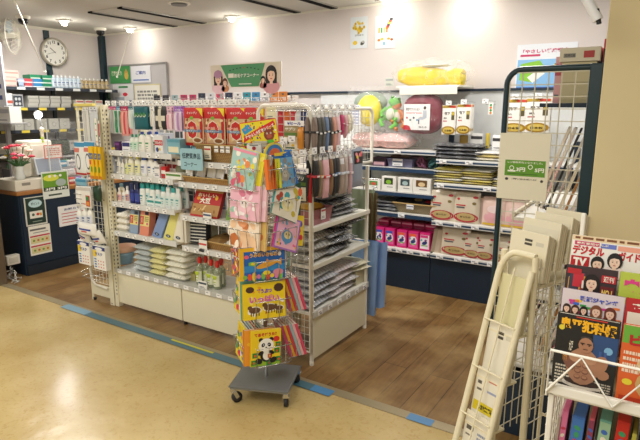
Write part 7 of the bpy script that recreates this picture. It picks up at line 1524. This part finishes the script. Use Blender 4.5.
for k, (z, art, nm) in enumerate(((.08, lf3, 'lowest leaflet stack with a red dot'), (.27, lf3, 'white leaflet stack with small print below the yellow banded one'), (.43, lf2, 'leaflet stack with a yellow printed band'), (.60, lf0, 'plain leaflet stack above the yellow banded one'), (.77, lf1, 'tall pale green grey leaflet stack in the upper pocket'))):
    lz = Vector((0, fy_(z)+.035, z)); wp = BR.matrix_basis @ lz if 0 else Vector((BXY[0]+lz.x*math.cos(BRZ)-lz.y*math.sin(BRZ), BXY[1]+lz.x*math.sin(BRZ)+lz.y*math.cos(BRZ), z))
    put('leaflet_stack/%d' % k, leaflets(.03, lw, .20, art, '#e6e1d0' if k != 4 else '#d9d3a8'), nm+' in the cream rack', 'leaflets', tuple(wp), 0, None, (-.16, 0, BRZ))
    m = MB(); y0 = fy_(z); m.box(-w+.008, w-.008, y0+.012, y0+.09, z-.012, z-.004, CR_, .001); m.build('pocket_shelf', t); m = MB(); m.tube([(-w, y0-.004, z+.035), (w, y0-.004, z+.035)], .0035, CR_, 5); m.build('pocket_bar', t)
for k, (dy, zz, nm) in enumerate(((.035, .95, 'front'), (.10, .985, 'second'), (.165, 1.0, 'third'), (.23, 1.01, 'rear'))):
    lz = Vector((-.005, dy, zz)); wp = (BXY[0]+lz.x*math.cos(BRZ)-lz.y*math.sin(BRZ), BXY[1]+lz.x*math.sin(BRZ)+lz.y*math.cos(BRZ), zz)
    put('leaflet_stack/t%d' % (k > 0), leaflets(.05, .155, .17, lf0 if k == 0 else simple_art('#e0dbc6', 0), '#e6dfc6'), nm+' thick cream leaflet stack standing at the top of the rack', 'leaflets', wp, 0, None, (-.12, 0, BRZ))
m = MB(); m.box(-w+.006, w-.006, .02, .30, .925, .94, CR_, .002); m.build('top_tray', t)
for s in (-1, 1):
    m = MB(); 
    for k in range(7): m.tube([(s*w*1.0, .03+.04*k, .30), (s*w*1.0, .03+.045*k, 1.04)], .0022, M('#d9d5c6', .35), 5)
    for k in range(9): m.tube([(s*w*1.0, .01, .32+.085*k), (s*w*1.0, .30, .34+.088*k)], .0022, M('#d9d5c6', .35), 5)
    m.build('side_net', t)
for s in (-1, 1): m = MB(); m.tube([(s*w, .30, 0), (s*w, .305, 1.05)], .007, CR_, 6); m.build('rear_leg', t)
m = MB(); m.tube([(-w, .30, .92), (w, .30, .92)], .006, CR_, 6); m.tube([(-w, .30, .3), (w, .30, .3)], .006, CR_, 6); m.build('cross_bar', t)
# ---------------------------------------------------------------- magazine rack
MX = -.19
t = thing('magazine_rack', 'white metal magazine rack with a wire front guard at the right edge', 'magazine rack', (.1, 1.45, 0)); MR = t
def MM(): m = MB(); m.X = TR(-.1, -1.45, 0); return m
W2 = M('#f0eee4', .35, var=.02); xr = .42
m = MM(); m.box(MX, MX+.014, 1.36, 1.375, 0, .875, W2, .003); m.build('front_post', t)
m = MM(); m.box(xr-.014, xr, 1.36, 1.375, 0, .875, W2, .003); m.build('front_post', t)
for x in (MX, xr-.012): m = MM(); m.box(x, x+.012, 1.66, 1.675, 0, 1.26, W2, .003); m.build('rear_post', t)
m = MM(); m.box(MX-.002, xr, 1.352, 1.368, .852, .878, W2, .003); m.build('front_lip', t)
m = MM(); m.box(MX, xr, 1.36, 1.45, .846, .852, W2, .001); m.build('ledge', t)
for k, (y, z) in enumerate(((1.45, .943), (1.50, .983), (1.55, .998))): m = MM(); m.box(MX+.01, xr, y, y+.06, z-.006, z, W2, .001); m.build('step', t); 
for k, (y, z) in enumerate(((1.45, .823), (1.50, .863), (1.55, .878), (1.60, .878))): m = MM(); m.box(MX+.01, xr, y+.03, y+.036, z, z+.12, M('#cfc8ae', .5), .001); m.build('riser', t)
m = MM(); m.box(MX+.01, xr-.01, 1.60, 1.61, .12, .84, M('#a39a78', .6), .002); m.build('back_panel', t)
m = MM(); m.box(MX+.005, xr-.005, 1.40, 1.60, .55, .565, W2, .002); m.build('lower_shelf', t)
m = MM(); m.box(MX+.005, xr-.005, 1.38, 1.60, .10, .115, W2, .002); m.build('bottom_shelf', t)
for k in range(5): x = MX+.10+k*.105; m = MM(); m.tube([(x, 1.595, .565), (x, 1.595, .84)], .003, W2, 5); m.build('back_wire', t)
m = MM(); gy = 1.335; m.tube([(MX-.004, gy+.02, .845), (MX+.0, gy, .975), (xr, gy, .975), (xr, gy+.02, .845)], .0035, W2, 6)
zx = [MX-.004]; zs = [.858]; k = 0
while zx[-1] < xr-.1: zx.append(zx[-1]+.073); zs.append(.972 if k % 2 == 0 else .858); k += 1
m.tube([(x, gy+(.0 if z > .9 else .015), z) for x, z in zip(zx, zs)], .0035, W2, 6); m.build('wire_guard', t)
m = MM()
for k in range(8): m.tube([(MX-.002, 1.40+.04*k, .2), (MX-.002, 1.40+.04*k, .86+.045*k)], .0022, M('#d9d5c6', .35), 5)
for k in range(9): m.tube([(MX-.002, 1.385, .22+.075*k), (MX-.002, 1.67, .22+.085*k)], .0022, M('#d9d5c6', .35), 5)
m.build('side_net', t)
def mag(key, mk, x, Y, z, label, lean=-.22, rz=0): return put('magazine/'+key, mk, label, 'magazine', (x, Y, z), 0, None, (lean, 0, rz))
def tv(m, w, h, z0, y):
    m.rect(-w/2, w/2, z0, z0+h, y, '#efece4'); m.rect(-w/2, w/2, z0+h*.94, z0+h, y-.0004, '#e6cfa8'); m.scribble(-w*.46, w*.46, z0+h*.945, z0+h*.995, 1, y-.0008, '#7a4a2a', 1)
    m.rect(-w*.46, -w*.1, z0+h*.88, z0+h*.93, y-.0006, '#c83a6a'); m.rect(-w*.08, w*.14, z0+h*.87, z0+h*.925, y-.0006, '#6a7ac8'); m.rect(w*.16, w*.46, z0+h*.86, z0+h*.92, y-.0006, '#e8a08a'); m.text('最新番組ぜんぶ', -w*.2, z0+h*.905, w*.46, h*.03, y-.0012, '#f2ecd8')
    m.text('デジタル', -w*.25, z0+h*.82, w*.46, h*.12, y-.0010, '#c41a26', bold=.05); m.text('ガイド', w*.33, z0+h*.80, w*.30, h*.11, y-.0010, '#c41a26', bold=.05)
    m.rect(-w*.49, -w*.22, z0+h*.60, z0+h*.74, y-.0008, '#b8141e'); m.text('TV', -w*.355, z0+h*.67, w*.2, h*.1, y-.0014, '#f4f0e6', bold=.06)
    face(m, -w*.10, z0+h*.665, w*.125, y-.0018, '#171310', '#efcdb4', long=False, suit='#e0dad0'); face(m, w*.14, z0+h*.72, w*.14, y-.0030, '#171310', '#f0d0b8', long=False, suit='#e8d8d2')
    m.scribble(-w*.04, w*.04, z0+h*.45, z0+h*.6, 4, y-.0010, '#a8946a'); m.scribble(w*.3, w*.46, z0+h*.3, z0+h*.6, 6, y-.0010, '#c86a6a'); m.rect(-w*.46, w*.46, z0+h*.04, z0+h*.3, y-.0006, '#d8c8b8')
mag('tv', book(.168, .215, .008, '#efece4', '#d8d4c8', tv), -.113, 1.555, 1.0, 'white television guide magazine with red title and two dark haired people', -.16)
def wk(bg, hair, s, side, tcol='#e8d84a'):
    def a(m, w, h, z0, y):
        m.rect(-w/2, w/2, z0, z0+h, y, bg); r = random.Random(s)
        for k in range(14): m.rect(-w*.46+w*.3*r.random(), -w*.2+w*.1*r.random(), z0+h*(.3+.6*r.random()), z0+h*(.34+.6*r.random()), y-.0004-.0001*k, r.choice(['#c22a3a', '#e8e0d4', '#8a3a2a', '#3a3a4a', '#d8a03a']))
        m.rect(-w*.48, -w*.2, z0+h*.86, z0+h*.95, y-.002, '#b8202a'); m.rect(w*.2, w*.48, z0+h*.78, z0+h*.9, y-.002, '#b8202a'); m.text('週刊', w*.34, z0+h*.84, w*.2, h*.09, y-.0026, '#f0e8d8'); m.rect(w*.2, w*.46, z0+h*.5, z0+h*.72, y-.002, '#6a1a1e'); m.text('NO.1', w*.33, z0+h*.62, w*.2, h*.1, y-.0026, '#e8c86a', bold=.05)
        face(m, w*.02, z0+h*.74, w*.2, y-.0024, hair, '#efcbb2', long=True, suit='#2a2224')
    return a
mag('weekly', book(.12, .16, .006, '#2a2224', '#2a2224', wk('#3a2a2c', '#1a1210', 3, 0)), -.136, 1.505, .985, 'dark weekly magazine with a long haired woman, below the television guide', -.14)
def idol(m, w, h, z0, y):
    m.rect(-w/2, w/2, z0, z0+h, y, '#d8ccd0'); r = random.Random(8)
    for k in range(30): m.rect(*(lambda a, b: (a, a+b))(r.uniform(-.48, .38)*w, .1*w), *(lambda a, b: (a, a+b))(z0+r.uniform(.55, .8)*h, .04*h), y-.0004-.00003*k, r.choice(['#c83a8a', '#e8c83a', '#3a6ac8', '#3a9a4a', '#e07a3a', '#e8e0e8']))
    m.text('歌謡ジャンボ', w*.1, z0+h*.87, w*.6, h*.09, y-.0018, '#3a50b8', bold=.05)
    for k, (u, c) in enumerate(((-.4, '#3a2218'), (-.26, '#4a2a1a'), (-.12, '#1c1410'), (.08, '#7a4a2a'), (.3, '#6a3022'))): face(m, u*w, z0+h*(.66 if k < 3 else .68), w*(.085 if k < 3 else .12), y-.002, c, '#efc8b0', long=True, suit=['#3a8a4a', '#c8305a', '#3a3a6a', '#d8a0b0', '#c82a3a'][k])
mag('idol', book(.142, .15, .006, '#5a3a6a', '#5a3a6a', idol), -.123, 1.455, .945, 'colourful magazine with several women, above the dark comic', -.12)
def comic(m, w, h, z0, y):
    m.rect(-w/2, w/2, z0, z0+h, y, '#1c1c1a'); m.rect(w*.1, w*.5, z0+h*.45, z0+h*.8, y-.0003, '#2a4a7a'); m.ell(w*.36, z0+h*.62, w*.07, w*.07, y-.0006, '#7ab0d8', 10)
    m.text('鬼平犯科帳', 0, z0+h*.88, w*.92, h*.16, y-.0012, '#f0b41e', bold=.05); m.rect(-w*.2, w*.3, z0+h*.975, z0+h*.99, y-.0008, '#c83a2a')
    sk = '#a87a5e'; sk2 = '#7a5040'
    m.ell(-w*.02, z0+h*.36, w*.27, h*.24, y-.0014, sk, 16); m.ell(-w*.24, z0+h*.40, w*.1, h*.12, y-.0016, sk2, 12, .4); m.ell(w*.25, z0+h*.42, w*.12, h*.13, y-.0016, sk, 12, -.4); m.ell(w*.32, z0+h*.3, w*.1, h*.06, y-.0018, sk, 10, .3)
    for i in range(2):
        for j in range(3): m.ell(-w*.09+w*.12*i, z0+h*(.22+.075*j), w*.055, h*.032, y-.0022, sk2, 9); m.ell(-w*.09+w*.12*i, z0+h*(.226+.075*j), w*.045, h*.022, y-.0026, sk, 9)
    m.ell(-w*.14, z0+h*.46, w*.11, h*.06, y-.0022, '#b88a6c', 10); m.ell(w*.09, z0+h*.46, w*.11, h*.06, y-.0022, '#b88a6c', 10)
    m.ell(0, z0+h*.64, w*.12, h*.10, y-.0024, sk, 14); m.ell(0, z0+h*.73, w*.1, h*.03, y-.0022, '#3a3634', 10)
    for s in (-1, 1): m.rect(s*w*.055-w*.035, s*w*.055+w*.035, z0+h*.655, z0+h*.668, y-.0030, '#17130f'); m.ell(s*w*.055, z0+h*.645, w*.015, h*.008, y-.0030, '#17130f', 6)
    m.rect(-w*.04, w*.04, z0+h*.585, z0+h*.593, y-.0030, '#3a1a14'); m.text('大江戸', -w*.24, z0+h*.6, w*.06, h*.14, y-.0016, '#e8e0c8'); m.text('特大号', -w*.32, z0+h*.44, w*.07, h*.1, y-.0016, '#e8a02a')
    m.ell(0, z0+h*.12, w*.34, h*.06, y-.001, '#e0d8cc', 12); m.ell(0, z0+h*.15, w*.3, h*.05, y-.0013, '#3a2a24', 12); m.scribble(-w*.46, -w*.2, z0+h*.04, z0+h*.34, 7, y-.001, '#c8c0ae'); m.scribble(w*.16, w*.46, z0+h*.04, z0+h*.2, 5, y-.001, '#b8b0a0'); m.ell(-w*.42, z0+h*.82, w*.05, w*.05, y-.0014, '#d8c83a', 10)
    for k in range(2): m.rect(w*(.22+.08*k), w*(.26+.08*k), z0+h*.5, z0+h*.6, y-.001, '#3a5a9a')
mag('comic', book(.138, .195, .016, '#1c1c1a', '#1c1c1a', comic), -.121, 1.39, .8535, 'dark comic magazine with yellow title and a muscular bald man', -.10)
def orange_mag(m, w, h, z0, y):
    m.rect(-w/2, w/2, z0, z0+h, y, '#d8622a'); m.rect(-w/2, w/2, z0+h*.78, z0+h, y-.0003, '#6aa83a'); m.text('ビッグ', -w*.05, z0+h*.83, w*.7, h*.15, y-.0012, '#b81c24', bold=.06)
    m.ell(w*.06, z0+h*.52, w*.32, h*.14, y-.001, '#dfc08a', 14); m.ell(w*.04, z0+h*.66, w*.18, h*.1, y-.0014, '#dfc08a', 12); m.ell(w*.06, z0+h*.3, w*.3, h*.2, y-.0012, '#c8a468', 14); m.ell(w*.12, z0+h*.3, w*.14, h*.14, y-.0016, '#5a5ab0', 12)
    m.ell(-w*.36, z0+h*.3, w*.08, h*.04, y-.001, '#e8d83a', 10); m.scribble(-w*.46, -w*.2, z0+h*.4, z0+h*.7, 4, y-.001, '#f0d8c0'); m.rect(-w*.46, w*.3, z0+h*.05, z0+h*.12, y-.001, '#b83a1e')
mag('orange', book(.138, .195, .016, '#d8622a', '#c85a22', orange_mag), .024, 1.39, .8535, 'orange comic magazine with a pale bear figure right of the dark one', -.10)
def manga(m, w, h, z0, y): m.rect(-w/2, w/2, z0, z0+h, y, '#b8c84a'); m.text('まんが', 0, z0+h*.8, w*.86, h*.24, y-.0010, '#e0408a', bold=.07); m.rect(-w*.46, w*.46, z0+h*.1, z0+h*.5, y-.0005, '#a8c8d8'); m.ell(-w*.1, z0+h*.32, w*.2, h*.14, y-.001, '#f0d0b8', 12)
mag('manga', book(.14, .16, .01, '#b8c84a', '#98a83a', manga), -.0, 1.505, .985, 'lime green comic magazine with a pink title at the right edge', -.14)
def redm(m, w, h, z0, y): m.rect(-w/2, w/2, z0, z0+h, y, '#b8282a'); m.rect(-w*.46, w*.46, z0+h*.2, z0+h*.78, y-.0005, '#e8e0d0'); m.text('花の', -w*.1, z0+h*.88, w*.6, h*.1, y-.001, '#f0e8d8', bold=.04); face(m, -w*.1, z0+h*.62, w*.16, y-.0012, '#1a1412', '#f0d0b8', long=False, suit='#c83a3a')
mag('red', book(.13, .15, .01, '#b8282a', '#98202a', redm), .016, 1.455, .945, 'red comic magazine beside the colourful idol magazine', -.12)
def org2(m, w, h, z0, y): m.rect(-w/2, w/2, z0, z0+h, y, '#e0601e'); m.rect(-w/2, w/2, z0+h*.9, z0+h, y-.0004, '#e8c86a'); m.rect(-w*.46, w*.46, z0+h*.5, z0+h*.6, y-.0004, '#3a86b8'); m.text('NEW', -w*.2, z0+h*.78, w*.4, h*.12, y-.001, '#f2ecd8', bold=.05)
mag('orange2', book(.18, .235, .01, '#e0601e', '#c8541a', org2), .062, 1.585, 1.0, 'bright orange magazine at the top right corner of the rack', -.14)
def sp_art(c2, txt, tc='#ffffff'):
    def a(m, w, h, z0, y):
        m.rect(-w*.46, w*.46, z0+h*.02, z0+h*.98, y, c2); r = random.Random(len(txt)*7+int(w*1e4))
        for k in range(10): m.ell(0, z0+h*(.05+.09*k), w*.3, h*.03, y-.0004, r.choice(['#e8e0d0', '#c83a5a', '#3a6ac0', '#e8c83a', '#3a9a6a', c2]), 7, r.random()*3)
        if txt: m.text(txt[0], 0, z0+h*.74, w*.7, h*.1, y-.0010, tc, bold=.05); m.text(txt[1], 0, z0+h*.6, w*.7, h*.1, y-.0010, tc, bold=.05)
    return a
SPN = [(-.172, '#b8a8a0', '#8a9a8a', '', .20, 'worn grey', .008), (-.160, '#d86a9a', '#e07aa8', '', .225, 'pink', .014), (-.128, '#3a6ab0', '#3f76c0', '', .215, 'blue and orange', .030), (-.098, '#c85a6a', '#8a3a5a', '', .22, 'narrow plum', .012), (-.068, '#6aa89a', '#9ac0a0', '', .225, 'teal and white', .026), (-.030, '#c8281e', '#c8281e', 'クロ', .235, 'bright red', .028), (-.004, '#b8b44a', '#c8c45a', '', .21, 'olive', .010), (.016, '#3a3a3c', '#4a4a4c', '', .235, 'black', .014), (.038, '#e8a03a', '#e8b04a', '', .22, 'orange', .014), (.058, '#3a5ab0', '#e05a2a', '', .215, 'blue and red', .016), (.080, '#d8c8b0', '#c8b8a0', '', .225, 'beige', .014), (.102, '#8a3a7a', '#a84a8a', '', .215, 'purple', .016)]
for k, (x, c, c2, tx, h, nm, w_) in enumerate(SPN):
    put('comic_book/%d' % k, carton(w_, .13, h, c, sp_art(c2, tx) if w_ > .01 else None), nm+' comic spine on the lower shelf of the magazine rack', 'book', (x, 1.405, .566), 0, None, (0, .04, 0))
